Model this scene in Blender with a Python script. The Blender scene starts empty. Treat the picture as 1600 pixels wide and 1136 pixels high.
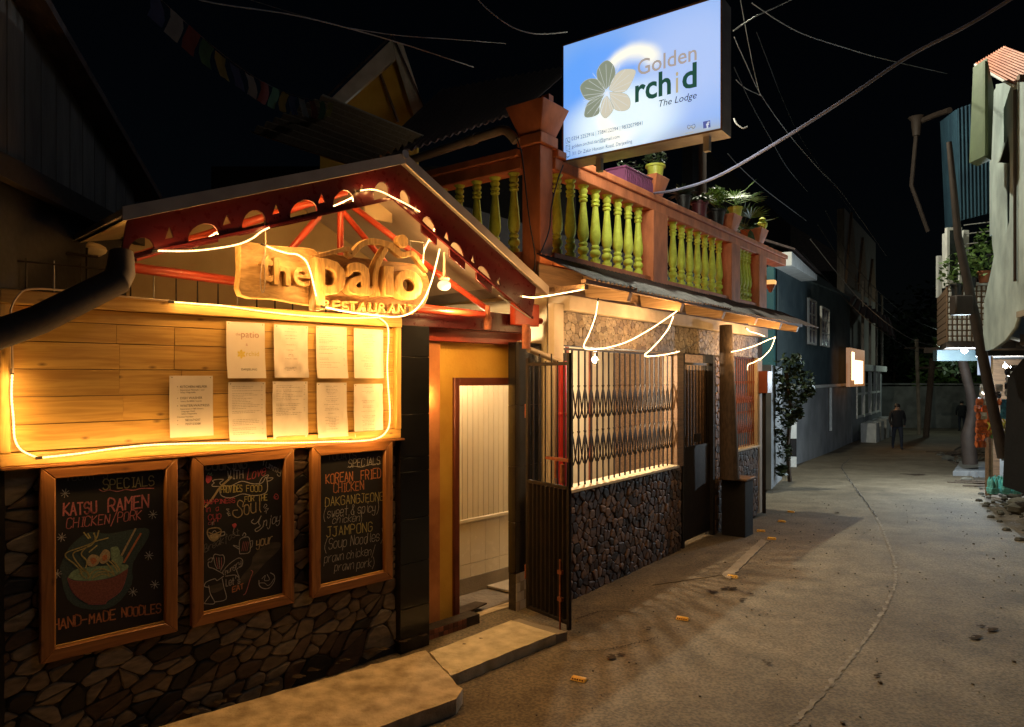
import bpy, bmesh, math, random
from mathutils import Vector, Matrix
R = math.radians
rnd = random.Random(7)
C = bpy.context.scene.collection
SC = bpy.context.scene

# ------------------------------------------------------------------ camera, sky, night fill, exposure
FPX = 1100.0; CX = 800.0; HY = 590.0; CAMZ = 2.1
cam_d = bpy.data.cameras.new('camera'); cam = bpy.data.objects.new('camera', cam_d); C.objects.link(cam)
cam.location = (0, 0, CAMZ); cam.rotation_euler = (R(90), 0, 0)
cam_d.sensor_width = 36; cam_d.lens = 36*FPX/1600; cam_d.shift_y = (HY-568)/1600
cam_d.clip_start = 0.05; cam_d.clip_end = 1000
SC.camera = cam
w = bpy.data.worlds.new('World'); SC.world = w; w.use_nodes = True
nt = w.node_tree; bg = nt.nodes['Background']
sky = nt.nodes.new('ShaderNodeTexSky'); sky.sky_type = 'NISHITA'; sky.sun_disc = False
sky.sun_elevation = R(35); sky.sun_rotation = R(118)
nt.links.new(sky.outputs[0], bg.inputs[0]); bg.inputs[1].default_value = 0.00035
sd = bpy.data.lights.new('night_fill', 'SUN'); sd.energy = 0.055; sd.angle = R(0.5); sd.color = (.75, .85, 1)  # weak fill added to lift the dark areas
so = bpy.data.objects.new('night_fill', sd); C.objects.link(so); so.rotation_euler = (R(58), 0, R(62))
SC.view_settings.view_transform = 'Standard'; SC.view_settings.look = 'None'
SC.view_settings.exposure = 0; SC.view_settings.gamma = 1; SC.view_settings.use_curve_mapping = False
SC.render.engine = 'CYCLES'
SC.cycles.use_denoising = True
SC.cycles.max_bounces = 6; SC.cycles.diffuse_bounces = 3; SC.cycles.glossy_bounces = 3
SC.cycles.sample_clamp_indirect = 4.0

# ------------------------------------------------------------------ frames
class Fr:
    def __init__(s, ox, oy, deg, oz=0):
        s.o = Vector((ox, oy, oz)); s.a = R(deg)
        s.ex = Vector((math.cos(s.a), math.sin(s.a), 0)); s.ey = Vector((-math.sin(s.a), math.cos(s.a), 0))
    def w(s, x, y, z): return s.o + s.ex*x + s.ey*y + Vector((0, 0, z))
    def l(s, p):
        d = Vector(p)-s.o; return Vector((d.dot(s.ex), d.dot(s.ey), d.z))
W = Fr(0, 0, 0)
L = Fr(-.88, 5.37, 45)                       # front of the menu wall (x along it, y into the building)
Q = Fr(.61, 6.7, 52.5)                       # front of the stone-faced building
S = Fr(.47, 6.5, -35.1)                      # face of the lodge sign
G = Fr(.13, 6.12, -52.3)                     # open gate leaf

def ray(px, py): return Vector(((px-CX)/FPX, 1, (HY-py)/FPX))
def at(px, py, Y): return Vector((0, 0, CAMZ)) + ray(px, py)*Y
def on(F, px, py, y=0.0):                    # (x, z) where the sight line meets the plane y of frame F
    d = ray(px, py); n = F.ey
    k = ((F.o + n*y) - Vector((0, 0, CAMZ))).dot(n)/d.dot(n)
    p = F.l(Vector((0, 0, CAMZ)) + d*k); return p.x, p.z
def P3(F, px, py, y=0.0):
    x, z = on(F, px, py, y); return (x, y, z)
def gz(x, y):
    def lerp(a, b, t): return a+(b-a)*max(0, min(1, t))
    if y < 9: return 0
    if y < 27: 
        t = (y-9)/18; return -.65*(t*t*(3-2*t)*.35+t*.65)
    return lerp(-.65, -.95, (y-27)/15)
def gnd(px, py, off=0):
    Y = 5
    for _ in range(40):
        Y = (CAMZ-gz(0, Y)-off)*FPX/(py-HY)
    return at(px, py, Y)

# ------------------------------------------------------------------ materials
def new_mat(name):
    m = bpy.data.materials.new(name); m.use_nodes = True
    return m, m.node_tree, m.node_tree.nodes['Principled BSDF']
def mk(name, c1, c2=None, rough=.6, metal=0, scale=8, stretch=(1, 1, 1), bump=.1, bscale=None, detail=6, rand=0.0, spec=.4, dist=.004):
    m, nt, b = new_mat(name); N = nt.nodes; Lk = nt.links
    c2 = c2 or tuple(v*.7 for v in c1)
    tc = N.new('ShaderNodeTexCoord'); mp = N.new('ShaderNodeMapping'); mp.inputs['Scale'].default_value = stretch
    oi = N.new('ShaderNodeObjectInfo'); ad = N.new('ShaderNodeVectorMath'); ad.operation = 'ADD'
    ml = N.new('ShaderNodeMath'); ml.operation = 'MULTIPLY'; ml.inputs[1].default_value = 37.0
    Lk.new(oi.outputs['Random'], ml.inputs[0]); Lk.new(tc.outputs['Object'], ad.inputs[0]); Lk.new(ml.outputs[0], ad.inputs[1])
    Lk.new(ad.outputs[0], mp.inputs['Vector'])
    n1 = N.new('ShaderNodeTexNoise'); n1.inputs['Scale'].default_value = scale; n1.inputs['Detail'].default_value = detail
    Lk.new(mp.outputs[0], n1.inputs['Vector'])
    cr = N.new('ShaderNodeValToRGB'); cr.color_ramp.elements[0].position = .32; cr.color_ramp.elements[1].position = .68
    cr.color_ramp.elements[0].color = (*c2, 1); cr.color_ramp.elements[1].color = (*c1, 1)
    Lk.new(n1.outputs[0], cr.inputs[0]); out = cr.outputs[0]
    if rand:
        hs = N.new('ShaderNodeHueSaturation'); mr = N.new('ShaderNodeMapRange')
        mr.inputs['To Min'].default_value = 1-rand; mr.inputs['To Max'].default_value = 1+rand
        Lk.new(oi.outputs['Random'], mr.inputs[0]); Lk.new(mr.outputs[0], hs.inputs['Value']); Lk.new(out, hs.inputs['Color']); out = hs.outputs[0]
    Lk.new(out, b.inputs['Base Color'])
    b.inputs['Roughness'].default_value = rough; b.inputs['Metallic'].default_value = metal
    b.inputs['Specular IOR Level'].default_value = spec
    if bump:
        n2 = N.new('ShaderNodeTexNoise'); n2.inputs['Scale'].default_value = bscale or scale*5; n2.inputs['Detail'].default_value = 5
        Lk.new(mp.outputs[0], n2.inputs['Vector'])
        bp = N.new('ShaderNodeBump'); bp.inputs['Strength'].default_value = min(1, bump*4); bp.inputs['Distance'].default_value = dist
        Lk.new(n2.outputs[0], bp.inputs['Height']); Lk.new(bp.outputs[0], b.inputs['Normal'])
        r2 = N.new('ShaderNodeMapRange'); r2.inputs['To Min'].default_value = max(0, rough-.12); r2.inputs['To Max'].default_value = min(1, rough+.12)
        Lk.new(n2.outputs[0], r2.inputs[0]); Lk.new(r2.outputs[0], b.inputs['Roughness'])
    return m
def wood(name, c1, c2, knot=(.10, .04, .015), rough=.5, along=(1, 14, 14), sc=2.2):
    m, nt, b = new_mat(name); N = nt.nodes; Lk = nt.links
    tc = N.new('ShaderNodeTexCoord'); oi = N.new('ShaderNodeObjectInfo'); ad = N.new('ShaderNodeVectorMath')
    ml = N.new('ShaderNodeMath'); ml.operation = 'MULTIPLY'; ml.inputs[1].default_value = 53.0
    Lk.new(oi.outputs['Random'], ml.inputs[0]); Lk.new(tc.outputs['Object'], ad.inputs[0]); Lk.new(ml.outputs[0], ad.inputs[1])
    mp = N.new('ShaderNodeMapping'); mp.inputs['Scale'].default_value = along; Lk.new(ad.outputs[0], mp.inputs[0])
    n1 = N.new('ShaderNodeTexNoise'); n1.inputs['Scale'].default_value = sc; n1.inputs['Detail'].default_value = 7; n1.inputs['Distortion'].default_value = 1.2
    Lk.new(mp.outputs[0], n1.inputs[0])
    cr = N.new('ShaderNodeValToRGB'); cr.color_ramp.elements[0].position = .35; cr.color_ramp.elements[1].position = .62
    cr.color_ramp.elements[0].color = (*c2, 1); cr.color_ramp.elements[1].color = (*c1, 1); Lk.new(n1.outputs[0], cr.inputs[0])
    mp2 = N.new('ShaderNodeMapping'); mp2.inputs['Scale'].default_value = tuple(max(1, a*.16) for a in along); Lk.new(ad.outputs[0], mp2.inputs[0])
    v = N.new('ShaderNodeTexVoronoi'); v.voronoi_dimensions = '2D'; v.inputs['Scale'].default_value = 2.0; sx_ = N.new('ShaderNodeSeparateXYZ'); cx_ = N.new('ShaderNodeCombineXYZ'); Lk.new(mp2.outputs[0], sx_.inputs[0]); Lk.new(sx_.outputs[0], cx_.inputs[0]); Lk.new(sx_.outputs[2], cx_.inputs[1]); Lk.new(cx_.outputs[0], v.inputs['Vector'])
    k = N.new('ShaderNodeValToRGB'); k.color_ramp.elements[0].position = .008; k.color_ramp.elements[1].position = .055
    k.color_ramp.elements[0].color = (.75, .75, .75, 1); k.color_ramp.elements[1].color = (0, 0, 0, 1); Lk.new(v.outputs['Distance'], k.inputs[0])
    mx = N.new('ShaderNodeMix'); mx.data_type = 'RGBA'; Lk.new(k.outputs[0], mx.inputs[0]); Lk.new(cr.outputs[0], mx.inputs[6]); mx.inputs[7].default_value = (*knot, 1)
    hs = N.new('ShaderNodeHueSaturation'); mr = N.new('ShaderNodeMapRange'); mr.inputs['To Min'].default_value = .85; mr.inputs['To Max'].default_value = 1.12
    Lk.new(oi.outputs['Random'], mr.inputs[0]); Lk.new(mr.outputs[0], hs.inputs['Value']); Lk.new(mx.outputs[2], hs.inputs['Color'])
    Lk.new(hs.outputs[0], b.inputs['Base Color']); b.inputs['Roughness'].default_value = rough
    bp = N.new('ShaderNodeBump'); bp.inputs['Strength'].default_value = .35; bp.inputs['Distance'].default_value = .002
    Lk.new(n1.outputs[0], bp.inputs['Height']); Lk.new(bp.outputs[0], b.inputs['Normal'])
    return m
def emit(name, col, s, vis=None):
    m, nt, b = new_mat(name); b.inputs['Base Color'].default_value = (.3, .3, .3, 1)
    b.inputs['Emission Color'].default_value = (*col, 1); b.inputs['Emission Strength'].default_value = s
    return m
def stone_mat(name, cols, island=False, bump=.5, dark=1.0):
    m, nt, b = new_mat(name); N = nt.nodes; Lk = nt.links
    if island: src = N.new('ShaderNodeNewGeometry').outputs['Random Per Island']
    else: src = N.new('ShaderNodeObjectInfo').outputs['Random']
    cr = N.new('ShaderNodeValToRGB'); cr.color_ramp.interpolation = 'CONSTANT'
    e = cr.color_ramp.elements
    while len(e) < len(cols): e.new(.5)
    for i, (p, c) in enumerate(cols): e[i].position = p; e[i].color = (*[v*dark for v in c], 1)
    Lk.new(src, cr.inputs[0])
    tc = N.new('ShaderNodeTexCoord'); mp = N.new('ShaderNodeMapping'); mp.inputs['Scale'].default_value = (1, 1, 2.6)
    mp.inputs['Rotation'].default_value = (0, R(25), 0)
    Lk.new(tc.outputs['Object'], mp.inputs[0]); ad = N.new('ShaderNodeVectorMath'); Lk.new(mp.outputs[0], ad.inputs[0]); 
    mu = N.new('ShaderNodeMath'); mu.operation = 'MULTIPLY'; mu.inputs[1].default_value = 41; Lk.new(src, mu.inputs[0]); Lk.new(mu.outputs[0], ad.inputs[1])
    n = N.new('ShaderNodeTexNoise'); n.inputs['Scale'].default_value = 14; n.inputs['Detail'].default_value = 7; Lk.new(ad.outputs[0], n.inputs[0])
    mx = N.new('ShaderNodeMix'); mx.data_type = 'RGBA'; mx.blend_type = 'MULTIPLY'; mx.inputs[0].default_value = .85
    rr = N.new('ShaderNodeMapRange'); rr.inputs['From Min'].default_value = .3; rr.inputs['From Max'].default_value = .65; rr.inputs['To Min'].default_value = .45; rr.inputs['To Max'].default_value = 1.15
    Lk.new(n.outputs[0], rr.inputs[0]); Lk.new(cr.outputs[0], mx.inputs[6]); Lk.new(rr.outputs[0], mx.inputs[7]); Lk.new(mx.outputs[2], b.inputs['Base Color'])
    bp = N.new('ShaderNodeBump'); bp.inputs['Strength'].default_value = bump; bp.inputs['Distance'].default_value = .01
    Lk.new(n.outputs[0], bp.inputs['Height']); Lk.new(bp.outputs[0], b.inputs['Normal']); b.inputs['Roughness'].default_value = .62
    return m

M = {}
M['pine'] = wood('pine', (.68, .42, .12), (.5, .27, .065))
M['pinev'] = wood('pine_upright', (.74, .46, .14), (.54, .29, .07), along=(14, 14, 1))
M['frame'] = wood('varnished_frame', (.34, .145, .045), (.21, .08, .024), rough=.35)
M['framev'] = wood('varnished_frame_upright', (.34, .145, .045), (.21, .08, .024), rough=.35, along=(14, 14, 1))
M['signwood'] = wood('carved_wood', (.72, .48, .2), (.5, .29, .1), along=(3, 10, 10), sc=3, rough=.45)
M['signwood_shaded'] = wood('carved_wood_shaded', (.34, .19, .07), (.2, .1, .035), along=(3, 10, 10), sc=3, rough=.5)  # darker copy of the sign wood; shade behind the letters put into it
M['letter'] = wood('letter_wood', (.66, .42, .17), (.42, .24, .085), along=(9, 9, 2), sc=4, rough=.45)
M['oldwood'] = wood('old_wood', (.22, .13, .07), (.12, .07, .04), rough=.7)
M['rafter'] = wood('rafter_wood', (.45, .3, .17), (.3, .19, .1), along=(14, 1, 14), rough=.6)
M['slate'] = mk('chalkboard_black', (.012, .012, .013), (.022, .02, .02), rough=.6, scale=3, bump=.02)
M['slate_smudged'] = mk('chalkboard_dust', (.11, .095, .075), (.05, .045, .04), rough=.9, scale=9, bump=.05, stretch=(1, 1, 3))
for nm, c in dict(chalk_white=(0.576, 0.562, 0.533), chalk_dim=(0.216, 0.209, 0.202), chalk_pink=(0.612, 0.216, 0.23), chalk_yellow=(0.612, 0.54, 0.216), chalk_orange=(0.648, 0.259, 0.115), chalk_red=(0.612, 0.108, 0.144), chalk_green=(0.3, 0.45, 0.28), chalk_teal=(.07, .11, .11), chalk_bowl=(.30,.11,.09), chalk_cream=(0.576, 0.468, 0.274)).items():
    M[nm] = mk(nm, c, tuple(v*.55 for v in c), rough=.95, scale=120, bump=0, detail=3)
M['paper'] = mk('paper', (.74, .68, .62), (.68, .6, .55), rough=.7, scale=5, bump=.05, bscale=14)
M['ink'] = mk('ink', (.05, .05, .05), rough=.8, bump=0)
M['ink_faint'] = mk('ink_faint', (.36, .32, .3), rough=.8, bump=0)
M['ink_red'] = mk('ink_red', (.6, .35, .3), rough=.8, bump=0)
M['ink_gold'] = mk('ink_gold', (.75, .6, .15), rough=.8, bump=0)
M['mortar'] = mk('mortar', (.06, .045, .035), (.03, .025, .02), rough=.95, scale=20, bump=.3)
M['stone'] = stone_mat('wall_stone', dark=.52, cols=[(0, (.40, .30, .18)), (.2, (.26, .17, .10)), (.36, (.12, .07, .04)), (.5, (.5, .4, .26)), (.68, (.03, .024, .02)), (.84, (.2, .125, .07))])
COB = [(0, (.17, .11, .07)), (.22, (.10, .06, .04)), (.42, (.22, .15, .10)), (.6, (.05, .03, .022)), (.8, (.13, .085, .055)), (.92, (.03, .022, .018))]
COB = [(p, (c[0]*.8, c[1]*.66, c[2]*.55)) for p, c in COB]
M['cobble'] = stone_mat('cobble_stone', COB)
M['cobble_i'] = stone_mat('cobble_stone_small', COB, island=True)
UPC = [(0, (.42, .32, .2)), (.25, (.3, .21, .12)), (.45, (.36, .27, .17)), (.65, (.22, .15, .09)), (.8, (.46, .37, .25)), (.93, (.16, .11, .07))]
M['upstone'] = stone_mat('lintel_stone', UPC, island=True, bump=.35, dark=.62)
M['blacktile'] = mk('black_tile', (.012, .012, .014), (.008, .008, .009), rough=.16, scale=3, bump=.01, spec=.5)
M['yellow_wall'] = mk('yellow_wall', (.8, .47, .07), (.66, .34, .04), rough=.7, scale=3, bump=.15, bscale=50)
M['orange_wall'] = mk('orange_wall', (.68, .27, .08), (.42, .14, .04), rough=.65, scale=4, bump=.1, bscale=50)
M['cream'] = mk('cream_board', (.66, .56, .38), (.6, .5, .33), rough=.5, scale=4, bump=.05, rand=.04)
M['creamtile'] = mk('cream_tile', (.7, .62, .48), (.65, .57, .42), rough=.25, scale=3, bump=.02, rand=.05)
M['concrete'] = mk('concrete', (.3, .255, .19), (.2, .165, .12), rough=.85, scale=3, bump=.35, bscale=60)
M['slab'] = mk('worn_slab', (.66, .54, .36), (.30, .23, .14), rough=.85, scale=7, bump=.6, bscale=38, detail=9, dist=.012)
M['slab2'] = mk('pale_slab', (.70, .59, .38), (.42, .34, .2), rough=.8, scale=8, bump=.5, bscale=40, detail=9, dist=.01)
M['checker'] = mk('brown_tile', (.25, .09, .05), (.14, .05, .03), rough=.4, scale=6, bump=.1, rand=.5)
M['redmetal'] = mk('red_painted_metal', (.075, .007, .009), (.05, .005, .007), rough=.3, scale=3, bump=.05, bscale=25)
M['redtube'] = mk('red_tube', (.36, .045, .018), (.22, .024, .012), rough=.35, scale=6, bump=.05)
M['rust'] = mk('rusty_steel', (.3, .09, .04), (.14, .045, .025), rough=.75, scale=22, bump=.3)
M['redpipe'] = mk('red_pipe', (.42, .02, .02), (.33, .015, .015), rough=.35, scale=5, bump=.03)
M['roofmetal'] = mk('galvanised_roof', (.36, .33, .32), (.22, .2, .2), rough=.45, metal=.5, scale=4, bump=.1)
M['ceiling'] = mk('plywood_ceiling', (.42, .32, .17), (.32, .23, .11), rough=.6, scale=3, bump=.1)
M['ceil_grey'] = mk('grey_ceiling', (.5, .43, .38), (.38, .32, .28), rough=.45, scale=4, bump=.1)
M['black'] = mk('black_painted_steel', (.012, .010, .010), (.025, .016, .012), rough=.62, scale=10, bump=.1, metal=.2)
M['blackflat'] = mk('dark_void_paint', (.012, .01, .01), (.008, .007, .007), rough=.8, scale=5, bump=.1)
M['whitebeam'] = mk('cream_beam', (.58, .5, .4), (.45, .37, .28), rough=.7, scale=5, bump=.15)
M['brownpaint'] = mk('brown_painted_wood', (.2, .055, .03), (.13, .035, .02), rough=.4, scale=6, bump=.06)
M['orange'] = mk('orange_paint', (.72, .23, .09), (.44, .13, .05), rough=.7, scale=6, bump=.3, bscale=40, stretch=(1, 1, .5))
M['lime'] = mk('lime_yellow_paint', (.76, .84, .11), (.6, .64, .07), rough=.62, scale=14, bump=.25, bscale=50)
M['corr'] = mk('rusty_corrugated', (.075, .045, .04), (.035, .022, .02), rough=.62, metal=.0, scale=7, bump=.2, stretch=(1, 3, 3), rand=.25)
M['greytube'] = mk('grey_plastic_pipe', (.42, .33, .24), (.3, .22, .15), rough=.4, scale=6, bump=.05)
M['darkpipe'] = mk('weathered_gutter', (.045, .03, .022), (.028, .018, .013), rough=.7, scale=6, bump=.1)
M['cable'] = mk('cable_grey', (.2, .22, .36), rough=.5, bump=0)
M['wire'] = mk('wire_pale', (.35, .34, .33), rough=.5, bump=0)
M['wiredark'] = mk('wire_dark', (.03, .03, .03), rough=.5, bump=0)
M['pot_yellow'] = mk('pot_lime', (.6, .62, .09), rough=.4, scale=6, bump=.03)
M['pot_purple'] = mk('pot_purple', (.2, .06, .14), rough=.45, scale=6, bump=.03)
M['pot_maroon'] = mk('pot_maroon', (.13, .03, .04), rough=.45, scale=6, bump=.03)
M['pot_black'] = mk('pot_black', (.02, .02, .02), rough=.45, scale=6, bump=.03)
M['pot_green'] = mk('pot_green', (.04, .12, .05), rough=.45, scale=6, bump=.03)
M['terracotta'] = mk('terracotta', (.42, .14, .06), rough=.7, scale=8, bump=.1)
M['soil'] = mk('soil', (.04, .028, .018), rough=.95, scale=30, bump=.5)
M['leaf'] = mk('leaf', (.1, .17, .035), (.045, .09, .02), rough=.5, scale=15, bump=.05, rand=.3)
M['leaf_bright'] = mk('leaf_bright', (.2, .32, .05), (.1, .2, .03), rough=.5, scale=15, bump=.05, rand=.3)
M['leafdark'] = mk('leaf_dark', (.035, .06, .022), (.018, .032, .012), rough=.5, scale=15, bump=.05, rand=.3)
M['bark'] = mk('bark', (.1, .07, .05), (.05, .035, .025), rough=.9, scale=12, bump=.5, stretch=(3, 3, 1))
M['rope'] = emit('led_rope', (1, .58, .2), 2.4)
M['rope_porch'] = emit('led_rope_porch', (1, .62, .26), 2.6)
M['rope_front'] = emit('led_rope_front', (1, .68, .34), 2.8)
M['flashing'] = mk('pale_flashing', (.5, .42, .36), (.38, .3, .25), rough=.5, scale=5, bump=.1)
M['rope_hot'] = emit('led_rope_white', (1, .66, .3), 60)
M['rope_off'] = mk('unlit_rope', (.55, .42, .3), rough=.3, bump=0)
M['bulb'] = emit('bulb_glow', (1, .78, .52), 5200)
M['teal'] = mk('teal_corrugated', (.05, .07, .075), (.03, .044, .05), rough=.5, scale=2, bump=.1)
M['teal2'] = mk('teal_side', (.045, .13, .13), (.03, .09, .1), rough=.5, scale=2, bump=.1)
M['paleblue'] = mk('pale_blue_wall', (.3, .31, .32), (.17, .18, .19), rough=.8, scale=1.2, bump=.2, bscale=20)
M['white'] = mk('white_paint', (.7, .7, .66), (.55, .55, .52), rough=.6, scale=5, bump=.1)
M['glassdark'] = mk('dark_glass', (.02, .025, .03), rough=.08, scale=2, bump=0, spec=.6)
M['glassblue'] = mk('curtained_glass', (.2, .2, .36), (.12, .12, .24), rough=.15, scale=4, bump=0, spec=.6)
M['greywall'] = mk('grey_green_plaster', (.40, .47, .45), (.22, .26, .25), rough=.9, scale=2.2, bump=.15, bscale=40, stretch=(1.1, 1.1, .8))
M['greenpanel'] = mk('green_panel', (.13, .18, .09), (.1, .14, .07), rough=.6, scale=3, bump=.1)
M['orangeroof'] = mk('orange_roof', (.6, .22, .12), (.42, .13, .07), rough=.5, scale=5, bump=.1)
M['bluecorr'] = mk('blue_corrugated', (.03, .07, .1), (.02, .045, .07), rough=.45, scale=2, bump=.1)
M['farwall'] = mk('far_stone_wall', (.2, .2, .18), (.1, .1, .09), rough=.9, scale=1.5, bump=.4, bscale=8)
M['person_dark'] = mk('dark_jacket', (.01, .01, .012), rough=.9, bump=0)
M['jeans'] = mk('dark_jeans', (.02, .025, .04), rough=.9, bump=0)
M['skin'] = mk('skin', (.35, .2, .13), rough=.6, bump=0)
M['hair'] = mk('hair', (.012, .01, .01), rough=.6, bump=0)
M['reflector'] = mk('yellow_reflector', (.85, .5, .06), (.7, .38, .04), rough=.3, scale=30, bump=.1)
M['crackline'] = mk('road_seam', (.3, .27, .22), (.12, .1, .08), rough=.95, scale=12, bump=.5)
M['stain'] = mk('oil_stain', (.035, .025, .02), (.06, .045, .03), spec=.05, rough=.95, scale=20, bump=.1)
M['pebble'] = mk('pebble', (.2, .18, .15), (.1, .09, .08), rough=.9, scale=30, bump=.3, rand=.4)
M['rock'] = mk('rock', (.16, .15, .12), (.08, .075, .06), rough=.9, scale=8, bump=.5, rand=.3)

# ------------------------------------------------------------------ mesh builder
def ident(*a): return None
class MB:
    def __init__(s): s.v = []; s.f = []
    def quad(s, a, b, c, d):
        n = len(s.v); s.v += [tuple(a), tuple(b), tuple(c), tuple(d)]; s.f.append((n, n+1, n+2, n+3)); return s
    def poly(s, pts):
        n = len(s.v); s.v += [tuple(p) for p in pts]; s.f.append(tuple(range(n, n+len(pts)))); return s
    def box(s, x0, x1, y0, y1, z0, z1):
        n = len(s.v)
        s.v += [(x0, y0, z0), (x1, y0, z0), (x1, y1, z0), (x0, y1, z0), (x0, y0, z1), (x1, y0, z1), (x1, y1, z1), (x0, y1, z1)]
        s.f += [tuple(n+i for i in q) for q in ((0, 3, 2, 1), (4, 5, 6, 7), (0, 1, 5, 4), (1, 2, 6, 5), (2, 3, 7, 6), (3, 0, 4, 7))]; return s
    def hexa(s, b, t):                        # 4 base corners, 4 top corners
        n = len(s.v); s.v += [tuple(p) for p in b]+[tuple(p) for p in t]
        s.f += [tuple(n+i for i in q) for q in ((0, 3, 2, 1), (4, 5, 6, 7), (0, 1, 5, 4), (1, 2, 6, 5), (2, 3, 7, 6), (3, 0, 4, 7))]; return s
    def prism(s, pts, d):                     # polygon pts + offset vector d
        n = len(s.v); k = len(pts); d = Vector(d)
        s.v += [tuple(p) for p in pts]+[tuple(Vector(p)+d) for p in pts]
        s.f.append(tuple(n+i for i in range(k))); s.f.append(tuple(n+k+i for i in reversed(range(k))))
        for i in range(k): s.f.append((n+i, n+k+i, n+k+(i+1) % k, n+(i+1) % k))
        return s
    def tube(s, pts, r, seg=8, cap=True):
        pts = [Vector(p) for p in pts]; rs = r if isinstance(r, (list, tuple)) else [r]*len(pts)
        n0 = len(s.v); up = None
        for i, p in enumerate(pts):
            t = (pts[min(i+1, len(pts)-1)]-pts[max(i-1, 0)]).normalized()
            if up is None:
                up = Vector((0, 0, 1)) if abs(t.z) < .9 else Vector((1, 0, 0))
            a = t.cross(up).normalized(); b = a.cross(t).normalized(); up = b
            for k in range(seg):
                q = 2*math.pi*k/seg; s.v.append(tuple(p+(a*math.cos(q)+b*math.sin(q))*rs[i]))
        for i in range(len(pts)-1):
            for k in range(seg):
                k2 = (k+1) % seg
                s.f.append((n0+i*seg+k, n0+i*seg+k2, n0+(i+1)*seg+k2, n0+(i+1)*seg+k))
        if cap:
            s.f.append(tuple(n0+k for k in reversed(range(seg)))); m = n0+(len(pts)-1)*seg; s.f.append(tuple(m+k for k in range(seg)))
        return s
    def lathe(s, prof, c=(0, 0, 0), seg=14):
        n0 = len(s.v)
        for r, z in prof:
            for k in range(seg):
                q = 2*math.pi*k/seg; s.v.append((c[0]+r*math.cos(q), c[1]+r*math.sin(q), c[2]+z))
        for i in range(len(prof)-1):
            for k in range(seg):
                k2 = (k+1) % seg; s.f.append((n0+i*seg+k, n0+i*seg+k2, n0+(i+1)*seg+k2, n0+(i+1)*seg+k))
        s.f.append(tuple(n0+k for k in reversed(range(seg)))); m = n0+(len(prof)-1)*seg; s.f.append(tuple(m+k for k in range(seg)))
        return s
    def ball(s, c, r, seg=10, rings=6, sq=(1, 1, 1)):
        prof = [(max(1e-4, math.sin(math.pi*i/rings)), -math.cos(math.pi*i/rings)) for i in range(rings+1)]
        n0 = len(s.v); s.lathe(prof, seg=seg)
        for i in range(n0, len(s.v)):
            v = s.v[i]; s.v[i] = (c[0]+v[0]*r*sq[0], c[1]+v[1]*r*sq[1], c[2]+v[2]*r*sq[2])
        return s
    def corr(s, a, b, c, d, waves, amp, th=.004, sub=6, prof='sin'):
        # corrugated sheet a-b (eave side), d-c (top side); waves run across a->b
        a, b, c, d = map(Vector, (a, b, c, d)); n = (b-a).cross(d-a).normalized(); N = waves*sub
        for off in (0, -th):
            n0 = len(s.v)
            for i in range(N+1):
                t = i/N; h = math.sin(2*math.pi*t*waves)*amp
                s.v.append(tuple(a.lerp(b, t)+n*(h+off))); s.v.append(tuple(d.lerp(c, t)+n*(h+off)))
            for i in range(N):
                q = (n0+2*i, n0+2*i+2, n0+2*i+3, n0+2*i+1); s.f.append(q if off == 0 else q[::-1])
        m = 2*(N+1)
        base = len(s.v)-2*m
        for i in range(N): s.f.append((base+2*i, base+m+2*i, base+m+2*i+2, base+2*i+2))
        return s
    def mesh(s, name, mat, at=(0, 0, 0), smooth=True, bevel=0, fn=None):
        me = bpy.data.meshes.new(name); ax, ay, az = at
        me.from_pydata([(x-ax, y-ay, z-az) for x, y, z in s.v], [], s.f)
        if bevel:
            bm = bmesh.new(); bm.from_mesh(me)
            bmesh.ops.remove_doubles(bm, verts=bm.verts, dist=1e-5)
            bmesh.ops.bevel(bm, geom=bm.edges[:], offset=bevel, segments=1, affect='EDGES', clamp_overlap=True)
            bm.to_mesh(me); bm.free()
        bm = bmesh.new(); bm.from_mesh(me); bmesh.ops.recalc_face_normals(bm, faces=bm.faces[:]); bm.to_mesh(me); bm.free()
        me.materials.append(M[mat] if isinstance(mat, str) else mat)
        if smooth:
            me.shade_smooth(); me.set_sharp_from_angle(angle=R(38))
        return me
def props(o, label=None, cat=None, group=None, kind=None):
    for k, v in (('label', label), ('category', cat), ('group', group), ('kind', kind)):
        if v: o[k] = v
class Thing:
    def __init__(s, name, label, cat, F=W, at=(0, 0, 0), group=None, kind=None):
        s.F = F; s.at = tuple(at); s.o = bpy.data.objects.new(name, None); s.o.empty_display_size = .1
        C.objects.link(s.o); s.o.location = F.w(*at); s.o.rotation_euler = (0, 0, F.a); props(s.o, label, cat, group, kind)
    def part(s, name, mb, mat, parent=None, label=None, kind=None, smooth=True, bevel=0):
        me = mb.mesh(name, mat, s.at, smooth, bevel); o = bpy.data.objects.new(name, me); C.objects.link(o)
        o.parent = parent or s.o; props(o, label, None, None, kind); return o
    def inst(s, name, me, loc, parent=None, rot=None, scale=None):
        o = bpy.data.objects.new(name, me); C.objects.link(o); o.parent = parent or s.o
        o.location = Vector(loc)-Vector(s.at)
        if rot: o.rotation_euler = rot
        if scale: o.scale = scale
        return o
    def adopt(s, name, me, mat, parent=None, kind=None, label=None):
        me.materials.clear(); me.materials.append(M[mat]); o = bpy.data.objects.new(name, me); C.objects.link(o); o.parent = parent or s.o
        o.location = -Vector(s.at); props(o, label, None, None, kind); return o
def single(name, label, cat, mb, mat, F=W, at=(0, 0, 0), group=None, kind=None, smooth=True, bevel=0):
    me = mb.mesh(name, mat, at, smooth, bevel); o = bpy.data.objects.new(name, me); C.objects.link(o)
    o.location = F.w(*at); o.rotation_euler = (0, 0, F.a); props(o, label, cat, group, kind); return o

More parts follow.
